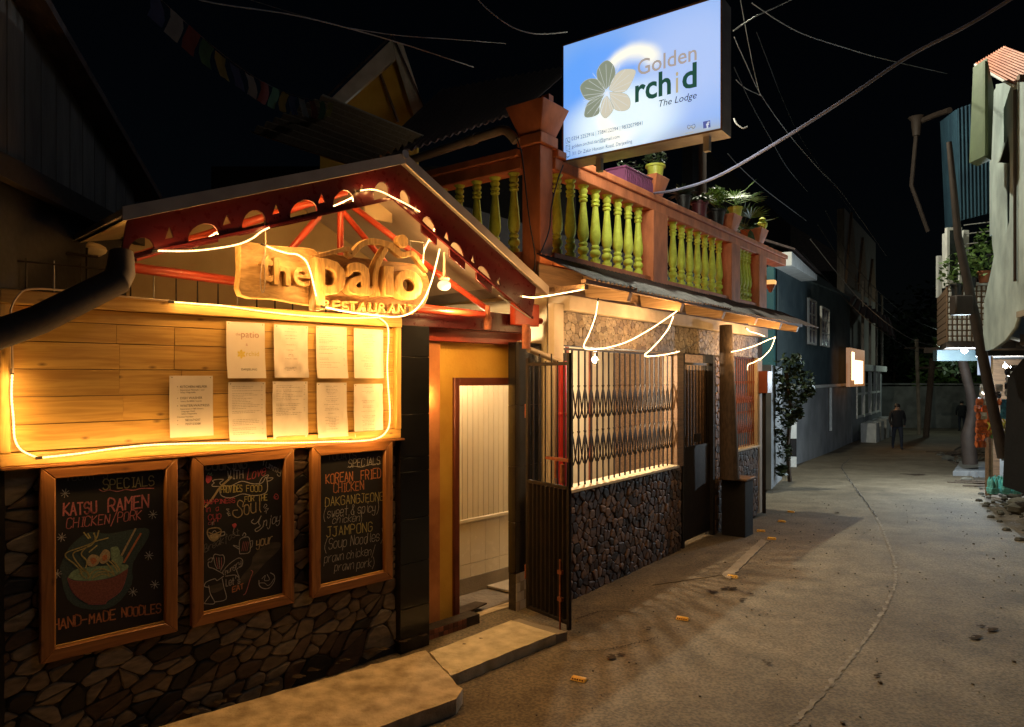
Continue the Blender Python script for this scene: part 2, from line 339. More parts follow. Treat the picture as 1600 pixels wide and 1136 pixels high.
def curve_mesh(polys, y0, y1, bev=0):
    """polygons in (x,z); holes cut automatically; solid from y0 to y1"""
    cu = bpy.data.curves.new('tmp', 'CURVE'); cu.dimensions = '2D'; cu.fill_mode = 'BOTH'; cu.extrude = abs(y1-y0)/2; cu.bevel_depth = bev
    for pl in polys:
        sp = cu.splines.new('POLY'); sp.points.add(len(pl)-1); sp.use_cyclic_u = True
        for i, (x, z) in enumerate(pl): sp.points[i].co = (x, z, 0, 1)
    return _conv(cu, (y0+y1)/2)
def _conv(cu, ymid, sx=1, ox=0, oz=0, shear=0, rot=0):
    o = bpy.data.objects.new('tmp', cu); C.objects.link(o); dg = bpy.context.evaluated_depsgraph_get(); dg.update()
    me = bpy.data.meshes.new_from_object(o.evaluated_get(dg)); bpy.data.objects.remove(o)
    c, s_ = math.cos(rot), math.sin(rot)
    for v in me.vertices:
        x, z, y = v.co.x*sx+v.co.y*shear, v.co.y, v.co.z
        x, z = x*c-z*s_, x*s_+z*c
        v.co = (ox+x, ymid-y, oz+z)
    bm = bmesh.new(); bm.from_mesh(me); bmesh.ops.remove_doubles(bm, verts=bm.verts, dist=1e-6); bmesh.ops.recalc_face_normals(bm, faces=bm.faces[:]); bm.to_mesh(me); bm.free()
    return me
def text_mesh(txt, size, x, z, y0, y1, align='LEFT', sx=1, shear=0, rot=0, bev=0, off=0):
    cu = bpy.data.curves.new('tmp', 'FONT'); cu.body = txt; cu.size = size; cu.extrude = abs(y1-y0)/2; cu.align_x = align; cu.bevel_depth = bev
    cu.resolution_u = 3; cu.offset = off
    return _conv(cu, (y0+y1)/2, sx, x, z, shear, rot)

# ------------------------------------------------------------------ helpers for stonework
def clip(poly, nx, ny, c):                   # keep nx*x+ny*y <= c
    out = []
    for i in range(len(poly)):
        a, b = poly[i], poly[(i+1) % len(poly)]
        da, db = nx*a[0]+ny*a[1]-c, nx*b[0]+ny*b[1]-c
        if da <= 0: out.append(a)
        if (da < 0 < db) or (db < 0 < da):
            t = da/(da-db); out.append((a[0]+(b[0]-a[0])*t, a[1]+(b[1]-a[1])*t))
    return out
def cells(x0, x1, z0, z1, cw, ch, rg, jit=.46, shear=0.0):
    pts = []; nx = int((x1-x0)/cw)+3; nz = int((z1-z0)/ch)+3
    for j in range(nz):
        for i in range(nx):
            pts.append((i-1+.5+(j % 2)*.5+rg.uniform(-jit, jit), j-1+.5+rg.uniform(-jit, jit)))
    out = []
    for p in pts:
        near = sorted((q for q in pts if q is not p and abs(q[0]-p[0]) < 2.6 and abs(q[1]-p[1]) < 2.6), key=lambda q: (q[0]-p[0])**2+(q[1]-p[1])**2)[:16]
        poly = [(p[0]-2, p[1]-2), (p[0]+2, p[1]-2), (p[0]+2, p[1]+2), (p[0]-2, p[1]+2)]
        for q in near:
            dx, dy = q[0]-p[0], q[1]-p[1]; poly = clip(poly, dx, dy, (dx*(p[0]+q[0])+dy*(p[1]+q[1]))/2)
            if len(poly) < 3: break
        if len(poly) < 3: continue
        poly = [(x0+a*cw, z0+b*ch+(a*cw)*shear) for a, b in poly]
        if shear:
            sx = shear*(x1-x0)/2; poly = [(a, b-sx) for a, b in poly]
        for nx_, ny_, c in ((1, 0, x1), (-1, 0, -x0), (0, 1, z1), (0, -1, -z0)):
            poly = clip(poly, nx_, ny_, c)
            if len(poly) < 3: break
        if len(poly) < 3: continue
        ar = abs(sum(poly[i][0]*poly[(i+1) % len(poly)][1]-poly[(i+1) % len(poly)][0]*poly[i][1] for i in range(len(poly))))/2
        if ar < cw*ch*.12: continue
        out.append((ar, poly))
    return out
def stone_verts(mb, poly, y, depth, gap, rg):
    n_ = len(poly); poly = [q for i in range(n_) for q in ((poly[i][0]*.8+poly[i-1][0]*.2, poly[i][1]*.8+poly[i-1][1]*.2), (poly[i][0]*.8+poly[(i+1) % n_][0]*.2, poly[i][1]*.8+poly[(i+1) % n_][1]*.2))]
    cx = sum(p[0] for p in poly)/len(poly); cz = sum(p[1] for p in poly)/len(poly)
    def ins(d, k=1.0):
        o = []
        for x, z in poly:
            l = math.hypot(x-cx, z-cz) or 1e-6; f = max(.3, 1-d/l)*k; o.append((cx+(x-cx)*f, cz+(z-cz)*f))
        return o
    n = len(poly); a = ins(gap); b = ins(gap*1.3+depth*.5); n0 = len(mb.v)
    tx, tz = rg.uniform(-.12, .12), rg.uniform(-.12, .12)
    mb.v += [(x, y, z) for x, z in a]+[(x, y-depth*.7, z) for x, z in a]+[(x, y-depth+(x-cx)*tx*.5+(z-cz)*tz*.5, z) for x, z in b]
    for r_ in (0, 1):
        for i in range(n): mb.f.append((n0+r_*n+i, n0+r_*n+(i+1) % n, n0+(r_+1)*n+(i+1) % n, n0+(r_+1)*n+i))
    mb.f.append(tuple(n0+2*n+i for i in range(n)))
def add_stones(T, cellist, y, depth, gap, mat, rg, limit=300, restmat=None, name='stone'):
    cellist = sorted(cellist, key=lambda c: -c[0])
    for ar, poly in cellist[:limit]:
        cx = sum(p[0] for p in poly)/len(poly); cz = sum(p[1] for p in poly)/len(poly)
        mb = MB(); stone_verts(mb, poly, y, depth*rg.uniform(.55, 1.2), gap, rg)
        me = mb.mesh('stone', mat, (cx, y, cz), smooth=False); T.inst(name, me, (cx, y, cz))
    if cellist[limit:]:
        mb = MB()
        for ar, poly in cellist[limit:]: stone_verts(mb, poly, y, depth*rg.uniform(.55, 1.2), gap, rg)
        T.part(name+'work', mb, restmat or mat, kind='stuff', smooth=False)

# ------------------------------------------------------------------ ground, road
def add_lathe_disc(mb, c, r, rg, n=12, z=0):
    pts = []
    for i in range(n):
        q = 2*math.pi*i/n; rr = r*rg.uniform(.55, 1.15); pts.append((c[0]+math.cos(q)*rr*1.2, c[1]+math.sin(q)*rr*.8, c[2]+z))
    mb.poly(pts)
def grid_sheet(xs, ys, fz):
    mb = MB(); nx = len(xs)
    for y in ys:
        for x in xs: mb.v.append((x, y, fz(x, y)))
    for j in range(len(ys)-1):
        for i in range(nx-1): mb.f.append((j*nx+i, j*nx+i+1, (j+1)*nx+i+1, (j+1)*nx+i))
    return mb
m, nt, b = new_mat('earth'); M['earth'] = mk('dry_earth', (.15, .12, .09), (.08, .065, .05), rough=.95, scale=3, bump=.6, bscale=20, dist=.02)
single('ground', None, None, grid_sheet([-60+i*4 for i in range(41)], [-20+i*3 for i in range(50)], lambda x, y: gz(x, y)-.03), 'earth', kind='structure')
# road material: worn cement with patches, stains, aggregate
m, nt, b = new_mat('road_cement'); N = nt.nodes; Lk = nt.links; M['road'] = m
tc = N.new('ShaderNodeTexCoord')
def nz(scale, det=6, dis=0, vec=None):
    n = N.new('ShaderNodeTexNoise'); n.inputs['Scale'].default_value = scale; n.inputs['Detail'].default_value = det; n.inputs['Distortion'].default_value = dis
    Lk.new(vec or tc.outputs['Object'], n.inputs[0]); return n.outputs[0]
def ramp(src, p0, c0, p1, c1):
    c = N.new('ShaderNodeValToRGB'); c.color_ramp.elements[0].position = p0; c.color_ramp.elements[1].position = p1
    c.color_ramp.elements[0].color = (*c0, 1); c.color_ramp.elements[1].color = (*c1, 1); Lk.new(src, c.inputs[0]); return c.outputs[0]
def mult(a, bb, f=1):
    x = N.new('ShaderNodeMix'); x.data_type = 'RGBA'; x.blend_type = 'MULTIPLY'; x.inputs[0].default_value = f; Lk.new(a, x.inputs[6]); Lk.new(bb, x.inputs[7]); return x.outputs[2]
big = ramp(nz(.6, 6, .8), .33, (.14, .11, .068), .7, (.215, .178, .12))
med = ramp(nz(2.6, 8, .6), .35, (.74, .72, .68), .62, (1.08, 1.06, 1.03))
fine = ramp(nz(48, 5), .4, (.5, .5, .5), .6, (1.15, 1.15, 1.15))
grit = N.new('ShaderNodeTexVoronoi'); grit.inputs['Scale'].default_value = 46; Lk.new(tc.outputs['Object'], grit.inputs['Vector'])
gr = ramp(grit.outputs['Distance'], .05, (.45, .42, .38), .16, (1, 1, 1))
mpz = N.new('ShaderNodeMapping'); mpz.inputs['Rotation'].default_value = (0, 0, R(-53)); mpz.inputs['Scale'].default_value = (.35, 2.2, 1); Lk.new(tc.outputs['Object'], mpz.inputs[0])
tyre = ramp(nz(1.1, 4, .3, mpz.outputs[0]), .35, (.87, .86, .85), .65, (1.05, 1.05, 1.05))
col = mult(mult(mult(mult(big, med), fine, .8), gr, .6), tyre)
Lk.new(col, b.inputs['Base Color']); b.inputs['Roughness'].default_value = .8
bp = N.new('ShaderNodeBump'); bp.inputs['Strength'].default_value = .7; bp.inputs['Distance'].default_value = .012
ah = N.new('ShaderNodeMath'); ah.operation = 'ADD'; Lk.new(nz(60, 5), ah.inputs[0]); Lk.new(nz(6, 6), ah.inputs[1]); Lk.new(ah.outputs[0], bp.inputs['Height']); Lk.new(bp.outputs[0], b.inputs['Normal'])
def roadL(y):
    if y < 6.2: return -.88+(y-5.37)+.0
    pts = [(6.2, .1), (6.7, .61), (11, 3.9), (14, 5.2), (18.5, 7.0), (30.5, 14.6), (38, 20.0), (46, 27)]
    for (a, xa), (bb, xb) in zip(pts, pts[1:]):
        if y <= bb: return xa+(xb-xa)*(y-a)/(bb-a)
    return 27
def roadR(y):
    pts = [(-5, 5.6), (4, 5.8), (8, 6.1), (11.3, 7.7), (17.5, 11.4), (22, 13.6), (27, 17.0), (36, 24), (46, 33)]
    for (a, xa), (bb, xb) in zip(pts, pts[1:]):
        if y <= bb: return xa+(xb-xa)*(y-a)/(bb-a)
    return 33
mb = MB(); ys = [-5+i*.5 for i in range(102)]; nx = 13
for y in ys:
    l, r_ = roadL(y)-.3, roadR(y)
    for i in range(nx):
        x = l+(r_-l)*i/(nx-1); mb.v.append((x, y, gz(x, y)+.006+.02*math.sin(i/(nx-1)*math.pi)*0))
for j in range(len(ys)-1):
    for i in range(nx-1): mb.f.append((j*nx+i, j*nx+i+1, (j+1)*nx+i+1, (j+1)*nx+i))
single('road', None, None, mb, 'road', kind='structure')
# seam where an old cement pour meets the newer one
def ribbon(pts, wd, off, rg, jit=.01):
    mb = MB(); P = []
    for (a, bb) in zip(pts, pts[1:]):
        for k in range(8): P.append(a.lerp(bb, k/8))
    P.append(pts[-1]); n = len(P)
    for i, p in enumerate(P):
        t = (P[min(i+1, n-1)]-P[max(0, i-1)]); s_ = Vector((-t.y, t.x, 0)).normalized(); ww = wd*rg.uniform(.4, 1.3); p = p+s_*rg.uniform(-jit, jit)
        for q in (p-s_*ww/2, p+s_*ww/2): mb.v.append((q.x, q.y, gz(q.x, q.y)+off))
    for i in range(n-1): mb.f.append((2*i, 2*i+1, 2*i+3, 2*i+2))
    return mb
rg = random.Random(3)
def smoothpts(l, n=4):
    o = []
    for i in range(len(l)-1):
        p0, p1, p2, p3 = l[max(0, i-1)], l[i], l[i+1], l[min(len(l)-1, i+2)]
        for k in range(n):
            t = k/n; o.append(.5*((2*p1)+(p2-p0)*t+(2*p0-5*p1+4*p2-p3)*t*t+(3*p1-p0-3*p2+p3)*t**3))
    o.append(l[-1]); return o
seam = smoothpts([gnd(*p) for p in ((1235, 1136), (1285, 1085), (1345, 1010), (1378, 960), (1398, 915), (1398, 880), (1388, 850), (1370, 810), (1345, 775), (1320, 740), (1316, 728), (1330, 716))])
single('road_seam', None, None, ribbon(seam, .035, .011, rg), 'crackline', kind='structure')
M['crackdark'] = mk('crack_dark', (.03, .022, .016), rough=1, bump=0)
single('road_crack', None, None, ribbon(seam[28:], .022, .015, rg, .012), 'crackdark', kind='structure')
for pts in (((560, 1136), (615, 1122), (660, 1105), (690, 1096), (722, 1090)), ((900, 970), (935, 958), (975, 957), (1005, 962)), ((885, 1020), (945, 1018), (990, 1008), (1030, 998))):
    single('road_crack', None, None, ribbon(smoothpts([gnd(*p) for p in pts]), .012, .014, rg, .012), 'crackdark', kind='structure')
for k, (px, py, r_) in enumerate(((965, 1031, .05), (1138, 921, .06), (1110, 926, .05), (1160, 940, .035), (1172, 931, .03), (1015, 985, .03), (1437, 743, .16), (1420, 742, .1), (1520, 995, .05), (1545, 985, .05), (1202, 1038, .03), (1372, 1057, .03), (1310, 803, .05))):
    mb = MB()
    for q in range(4):
        c = gnd(px, py)+Vector((rg.uniform(-r_, r_), rg.uniform(-r_, r_)*1.3, 0)); add_lathe_disc(mb, (c.x, c.y, gz(c.x, c.y)), r_*rg.uniform(.3, .8), rg, z=.016+.001*q)
    single('stain', None, None, mb, 'stain', kind='structure', smooth=False)
mb = MB()
for k in range(520):
    y = 2.9+10*rg.random()**1.5; x = rg.uniform(roadL(y)+.15, roadR(y)); r_ = rg.uniform(.003, .011)*(1.6 if rg.random() < .1 else 1)
    mb.ball((x, y, gz(x, y)+.008+r_*.3), r_, 5, 3, (1, 1.3, .6))
single('road_grit', 'loose pebbles and grit scattered over the cement road', 'gravel', mb, 'pebble', kind='stuff', smooth=False)

# kerb slabs in front of the menu wall and the doorway
def slab_poly(pts, h, top):
    rj = random.Random(int(pts[0].x*1000)); q = []
    for i, p in enumerate(pts):
        n_ = pts[(i+1) % len(pts)]; k = max(1, int((n_-p).length/.07))
        for j in range(k):
            c = p.lerp(n_, j/k); c = c+Vector((rj.uniform(-1, 1), rj.uniform(-1, 1), 0))*(.007 if rj.random() < .85 else .018); q.append(c)
    pts = q
    return slab_solid(pts, h, top)
def slab_solid(pts, h, top):                  # pts on the ground plane
    P = [(p.x, p.y, gz(p.x, p.y)-.05) for p in pts]; Pt = [(p.x, p.y, gz(p.x, p.y)+h) for p in pts]; mb = MB(); n = len(P)
    mb.v = P+Pt; mb.f = [tuple(range(n, 2*n)), tuple(reversed(range(n)))]+[(i, (i+1) % n, n+(i+1) % n, n+i) for i in range(n)]; return mb
def lift(pts, h): return [gnd(px, py, h) for px, py in pts]
A = lift([(664, 1016), (700, 1053), (722, 1078), (716, 1092), (640, 1117), (560, 1150), (420, 1230), (0, 1500)], .10)
wl = [L.w(-3.4, -.01, 0), L.w(.3, -.01, 0)]
ptsA = [A[0]]+[Vector((p.x, p.y, 0)) for p in A[1:7]]+[Vector((-1.9, 2.6, 0)), L.w(-3.0, -.005, 0)]
single('kerb_slab', 'worn cement slab along the foot of the menu wall', 'kerb', slab_poly([Vector((p.x, p.y, 0)) for p in ptsA], .10, None), 'slab', at=(-.9, 4.8, 0), smooth=False)
B = lift([(672, 1019), (798, 969), (868, 990), (703, 1056)], .085)
T = Thing('threshold_slab', 'pale cracked cement ramp slab before the doorway', 'step', W, (B[0].x, B[0].y, 0))
T.part('ramp', slab_poly([Vector((p.x, p.y, 0)) for p in B], .085, None), 'slab2', smooth=False)
B2 = lift([(798, 969), (812, 965), (886, 985), (868, 990)], .085)
T.part('ramp_edge', slab_poly([Vector((p.x, p.y, 0)) for p in B2], .075, None), 'concrete', smooth=False)
for px, py in ((725, 1007), (751, 998)):
    c = gnd(px, py, .085); mb = MB(); add_lathe_disc(mb, (c.x, c.y, .085), .014, rg, z=.004); T.part('bolt_hole', mb, 'crackdark', smooth=False)
Cc = lift([(1020, 905), (1108, 852), (1189, 838), (1132, 889)], .07)
T = Thing('door_step', 'low broken cement step before the dark barred door', 'step', W, (Cc[0].x, Cc[0].y, 0))
T.part('slab', slab_poly([Vector((p.x, p.y, 0)) for p in Cc], .012, None), 'road')
C2 = lift([(1128, 893), (1189, 838), (1199, 842), (1140, 900)], .05)
T.part('edge_strip', slab_poly([Vector((p.x, p.y, 0)) for p in C2], .018, None), 'concrete')

rgm = random.Random(41)
for k in range(26):
    s_ = rgm.uniform(-2.6, .2); p = L.w(s_, -rgm.uniform(.02, .10), 0); mb = MB(); add_lathe_disc(mb, (p.x, p.y, .102), rgm.uniform(.015, .05), rgm, z=.001+.0004*k); single('grime_patch', None, None, mb, 'stain', kind='structure', smooth=False)
# yellow road reflectors
def reflector_parts(T):
    mb = MB(); a, bb, h = .055, .035, .022
    mb.hexa([(-a, -bb, 0), (a, -bb, 0), (a, bb, 0), (-a, bb, 0)], [(-a*.9, -bb*.35, h), (a*.9, -bb*.35, h), (a*.9, bb*.35, h), (-a*.9, bb*.35, h)])
    T.part('housing', mb, 'reflector', bevel=.003)
    mb = MB()
    for i in range(5): mb.box(-.042+i*.018, -.032+i*.018, -.029, -.0265, .006, .017)
    T.part('lens_strip', mb, 'rust', kind=None)
wh = ['nearest of the yellow road reflectors, beside the threshold slab', 'yellow road reflector in front of the barred window', 'yellow road reflector by the broken door step', 'yellow road reflector right beside the step corner', 'tiny yellow reflector at the corner of the pillar plinth', 'yellow reflector near the far end of the awning', 'farthest yellow reflector before the climbing plant']
for i, (px, py) in enumerate(((905, 1059), (1067, 964), (1145, 898), (1206, 838), (1189, 826), (1222, 811), (1236, 796))):
    g = gnd(px, py+5); F = Fr(g.x, g.y, -25+rg.uniform(-15, 15), gz(g.x, g.y)+.008)
    T = Thing('road_reflector', wh[i], 'road reflector', F, (0, 0, 0), 'yellow reflectors along the road edge')
    T.o.location = (g.x, g.y, gz(g.x, g.y)+.008)
    mbT = T; reflector_parts(T)

# ------------------------------------------------------------------ menu wall: stones
rs = random.Random(11)
T = Thing('stone_wall', 'low wall of irregular brown and tan stones under the menu board', 'wall', L, (-1.6, .1, 0))
T.part('wall_core', MB().box(-3.6, -.02, 0, .22, -.1, 2.5), 'mortar')
cl = cells(-3.0, -.02, .0, 1.64, .138, .082, rs, jit=.62, shear=.22)
add_stones(T, cl, 0, .022, .004, 'stone', rs)
T.part('capping_strip', MB().box(-3.2, -.01, -.03, 0, 1.642, 1.655), 'rafter')

# black tiled post between wall and doorway
T = Thing('tiled_post', 'glossy black tiled post left of the orange doorway', 'pillar', L, (.13, .1, 0))
T.part('core', MB().box(-.008, .262, -.058, .3, 0, 2.5), 'mortar')
zz = [0, .34, .68, 1.02, 1.38, 1.49, 1.82, 2.26, 2.50]
for a, c in zip(zz, zz[1:]):
    T.part('tile', MB().box(-.01, .265, -.064, -.059, a+.003, c-.003), 'blacktile', bevel=.001)
    T.part('tile', MB().box(.263, .268, -.058, .3, a+.003, c-.003), 'blacktile', bevel=.001)

# ------------------------------------------------------------------ notice board
T = Thing('notice_board', 'long varnished pine plank board above the stone wall', 'notice board', L, (-1.24, -.02, 1.64))
T.part('backing', MB().box(-2.48, -.03, -.022, -.001, 1.66, 2.54), 'oldwood')
rows = [1.715, 1.855, 2.0, 2.145, 2.29, 2.40, 2.475]
rb = random.Random(5)
for i, (a, c) in enumerate(zip(rows, rows[1:])):
    cuts = [-2.44, -1.93+rb.uniform(-.03, .03), -1.62+rb.uniform(-.03, .03) if i in (1, 2, 3, 4) else None, -.06]
    if i in (0, 5): cuts[1] = None
    cuts = [q for q in cuts if q is not None]
    for x0, x1 in zip(cuts, cuts[1:]):
        T.part('plank', MB().box(x0+.0003, x1-.0003, -.040+rb.uniform(-.0015, .0015), -.0225, a+.0022, c-.0022), 'pine', bevel=.0012)
T.part('trim', MB().box(-2.49, -.01, -.07, -.0225, 1.645, 1.712), 'pine', bevel=.004)
T.part('trim', MB().box(-2.49, -.01, -.085, -.0225, 2.478, 2.55), 'pine', bevel=.004)
T.part('trim', MB().box(-2.49, -2.443, -.072, -.0235, 1.713, 2.477), 'pinev', bevel=.004)
T.part('trim', MB().box(-.056, -.01, -.075, -.0235, 1.713, 2.477), 'pinev', bevel=.004)
T.part('ledge', MB().box(-2.49, .0, -.105, -.0225, 1.63, 1.644), 'frame', bevel=.002)

# pinned papers
def paper(idx, q, label, curl, content):
    px0, py0, px1, py1 = q; x0, z1 = on(L, px0, py0, -.05); x1, z0 = on(L, px1, py1, -.05); pr = random.Random(idx*13+1)
    ph = [pr.uniform(0, 6) for _ in range(6)]
    def Y(u, v):
        c = curl*(.5*math.sin(u*5+ph[0])*math.sin(v*4+ph[1])+.35*math.sin((u+v)*11+ph[2])+.25*math.sin((u*1.4-v)*17+ph[3]))
        edge = (1-v)**3*.022*(1 if idx % 2 else .5)+abs(u-.5)**2*.02
        return -.046-.004-abs(c)*.008-edge
    T = Thing('menu_sheet', label, 'paper sheet', L, ((x0+x1)/2, -.05, (z0+z1)/2), 'sheets pinned on the board')
    mb = MB(); nu, nv = 12, 16
    for j in range(nv+1):
        for i in range(nu+1): u, v = i/nu, j/nv; mb.v.append((x0+(x1-x0)*u, Y(u, v), z0+(z1-z0)*v))
    for j in range(nv):
        for i in range(nu): mb.f.append((j*(nu+1)+i, j*(nu+1)+i+1, (j+1)*(nu+1)+i+1, (j+1)*(nu+1)+i))
    T.part('sheet', mb, 'paper')
    def put(me):                              # drape a flat text mesh on the sheet
        for v in me.vertices:
            u = (v.co.x-x0)/(x1-x0); vv = (v.co.z-z0)/(z1-z0); v.co.y = Y(min(1, max(0, u)), min(1, max(0, vv)))-.0012
        return me
    content(T, x0, x1, z0, z1, put, pr)
    for u, v in ((.06, .97), (.94, .97)):
        T.part('pin', MB().ball((x0+(x1-x0)*u, Y(u, v)-.003, z0+(z1-z0)*v), .0035, 8, 4), 'ink_faint')
def lines(mat='ink_faint', center=False, rng=(.1, .93), dens=1.0, h=.0022, wide=True):
    def f(T, x0, x1, z0, z1, put, pr):
        mb = MB(); W_, H_ = x1-x0, z1-z0; v = rng[1]
        while v > rng[0]:
            ln = pr.uniform(.3, .78) if not center else pr.uniform(.15, .5)
            u = (.5-ln/2) if center else .1
            if pr.random() < .88*dens:
                e = u+ln
                while u < e:
                    wd = pr.uniform(.02, .09); a, c = x0+W_*u, x0+W_*min(u+wd, e); z = z0+H_*v
                    mb.quad((a, 0, z), (c, 0, z), (c, 0, z+h), (a, 0, z+h)); u += wd+.015
                if not center and pr.random() < .6: z = z0+H_*v; mb.quad((x0+W_*.88, 0, z), (x0+W_*.92, 0, z), (x0+W_*.92, 0, z+h), (x0+W_*.88, 0, z+h))
            v -= pr.choice([.028, .028, .03, .045])
        me = mb.mesh('print', mat, (0, 0, 0), False); T.adopt('printed_text', put(me), mat)
    return f
def helper(T, x0, x1, z0, z1, put, pr):
    W_, H_ = x1-x0, z1-z0
    for t, u, v, s_, mt in (('•  KITCHEN HELPER', .17, .80, .062, 'ink'), ('-   Experience: Minimum 1 year', .19, .755, .038, 'ink'), ('-   Salary: Negotiable', .19, .715, .038, 'ink'),
                        ('•  DISH WASHER', .17, .615, .062, 'ink'), ('-   Salary: Rs 8000 / month', .19, .57, .04, 'ink'), ('•  WAITER/WAITRESS', .17, .49, .062, 'ink'),
                        ('-   Experience in F&B industry', .19, .445, .038, 'ink'), ('Language: Hindi', .27, .405, .038, 'ink'), ('Salary: Negotiable', .27, .365, .038, 'ink'),
                        ('Contact Number', .17, .315, .042, 'ink'), ('•        9832674207', .17, .255, .055, 'ink'), ('•        7557123388', .17, .19, .055, 'ink')):
        me = text_mesh(t, s_*W_*1.28, x0+W_*u, z0+H_*v, 0, 0, sx=1); T.adopt('printed_text', put(me), mt)
def logo(T, x0, x1, z0, z1, put, pr):
    W_, H_ = x1-x0, z1-z0
    T.adopt('printed_text', put(text_mesh('the', .1*W_, x0+W_*.24, z0+H_*.76, 0, 0)), 'ink_red')
    T.adopt('printed_text', put(text_mesh('patio', .24*W_, x0+W_*.37, z0+H_*.73, 0, 0)), 'ink_red')
    T.adopt('printed_text', put(text_mesh('&', .09*W_, x0+W_*.5, z0+H_*.58, 0, 0)), 'ink_red')
    mb = MB()
    for k in range(6):
        q = R(60*k+90); c = (x0+W_*.38, z0+H_*.43); r1 = .1*W_
        mb.poly([(c[0], 0, c[1])]+[(c[0]+math.cos(q+d)*r1*rr, 0, c[1]+math.sin(q+d)*r1*rr) for d, rr in ((-.5, .7), (-.25, 1), (0, 1.2), (.25, 1), (.5, .7))])
    T.adopt('printed_flower', put(mb.mesh('flower', 'ink_gold', smooth=False)), 'ink_gold')
    T.adopt('printed_text', put(text_mesh('rchid', .17*W_, x0+W_*.5, z0+H_*.40, 0, 0)), 'ink_gold')
    T.adopt('printed_text', put(text_mesh('DARJEELING', .075*W_, x0+W_*.36, z0+H_*.14, 0, 0)), 'ink')
paper(0, (264, 587, 332, 680), 'white hiring notice in bold print, left of the menu sheets', .3, helper)
paper(1, (353, 502, 413, 591), 'upper row menu cover with red and gold logos', .35, logo)
paper(2, (427, 507, 480, 590), 'badly creased sheet right of the logo cover', 1.5, lines(dens=.5, center=True))
paper(3, (493, 509, 541, 591), 'third sheet of the upper row with faint text', .4, lines(rng=(.2, .9), dens=.7))
paper(4, (552, 513, 598, 591), 'upper right corner sheet next to the glowing rope', .5, lines(rng=(.15, .88), center=True))
paper(5, (356, 597, 414, 686), 'lower left menu sheet ruled with many lines', .5, lines(rng=(.1, .92)))
paper(6, (425, 596, 480, 682), 'lower sheet with crumpled upper half and price column', 1.0, lines(rng=(.38, .92)))
paper(7, (494, 598, 541, 681), 'lower sheet with centred text and a vertical fold', .7, lines(center=True))
paper(8, (552, 600, 597, 680), 'lower right corner sheet with rippled bottom edge', 1.1, lines(center=True, dens=.7))

# ------------------------------------------------------------------ chalkboards
GL = {'A': '02 28 42|14 34', 'B': '02 08 38 37 36 25 05|25 44 43 32 02', 'C': '47 38 18 07 03 12 32 43', 'D': '02 08 28 47 43 22 02', 'E': '48 08 02 42|05 35', 'F': '48 08 02|05 35',
 'G': '47 38 18 07 03 12 32 43 45 25', 'H': '02 08|42 48|05 45', 'I': '18 38|28 22|12 32', 'J': '18 48|38 33 22 12 03', 'K': '02 08|48 05 42', 'L': '08 02 42', 'M': '02 08 25 48 42', 'N': '02 08 42 48',
 'O': '18 38 47 43 32 12 03 07 18', 'P': '02 08 38 47 46 35 05', 'Q': '18 38 47 43 32 12 03 07 18|24 41', 'R': '02 08 38 47 46 35 05|25 42', 'S': '47 38 18 07 06 15 35 44 43 32 12 03', 'T': '08 48|28 22',
 'U': '08 03 12 32 43 48', 'V': '08 22 48', 'W': '08 12 25 32 48', 'X': '08 42|48 02', 'Y': '08 25 48|25 22', 'Z': '08 48 02 42', '/': '00 49', '-': '05 35', '(': '39 27 15 13 21 30', ')': '19 27 35 33 21 10',
 "'": '29 17', '&': '42 17 28 37 04 03 12 32 44', '!': '28 24|22 23', 'a': '46 26 05 03 12 22 44|46 43 42', 'b': '08 03 12 32 43 45 36 05', 'c': '45 36 16 05 03 12 32 43', 'd': '45 26 05 03 12 32 48|48 42', 'e': '04 44 45 36 16 05 03 12 32 43',
 'f': '47 38 28 20|16 46', 'g': '45 36 16 05 04 13 43|46 41 30 10 01', 'h': '08 02|04 26 36 45 42', 'i': '26 23 32|27 28', 'j': '36 31 20 10 01|37 38', 'k': '08 02|46 04 42', 'l': '28 23 32', 'm': '02 06|05 16 25 22|25 36 45 42',
 'n': '02 06|05 26 36 45 42', 'o': '16 36 45 43 32 12 03 05 16', 'p': '06 00|05 16 36 45 43 32 12 03', 'r': '06 02|04 26 46', 's': '45 36 16 05 14 34 43 32 12 03', 't': '28 23 32|06 46', 'u': '06 03 12 32 43|46 42', 'v': '06 22 46',
 'w': '06 12 24 32 46', 'x': '06 42|46 02', 'y': '06 03 13 43|46 41 30 10 01', 'z': '06 46 02 42', ' ': ''}
cr_ = random.Random(21)
def stroke(mb, pts, wd, y, jit=.0):
    for a, c in zip(pts, pts[1:]):
        dx, dz = c[0]-a[0], c[1]-a[1]; l = math.hypot(dx, dz) or 1e-6; nx_, nz_ = -dz/l*wd/2, dx/l*wd/2; ex_, ez_ = dx/l*wd*.35, dz/l*wd*.35
        k = cr_.uniform(.75, 1.15)
        mb.poly([(a[0]-ex_-nx_*k, y, a[1]-ez_-nz_*k), (c[0]+ex_-nx_, y, c[1]+ez_-nz_), (c[0]+ex_+nx_, y, c[1]+ez_+nz_), (a[0]-ex_+nx_*k, y, a[1]-ez_+nz_*k)])
def smooth2(pts, n=4):
    if len(pts) < 3: return pts
    v = [Vector((p[0], p[1], 0)) for p in pts]; return [(q.x, q.y) for q in smoothpts(v, n)]
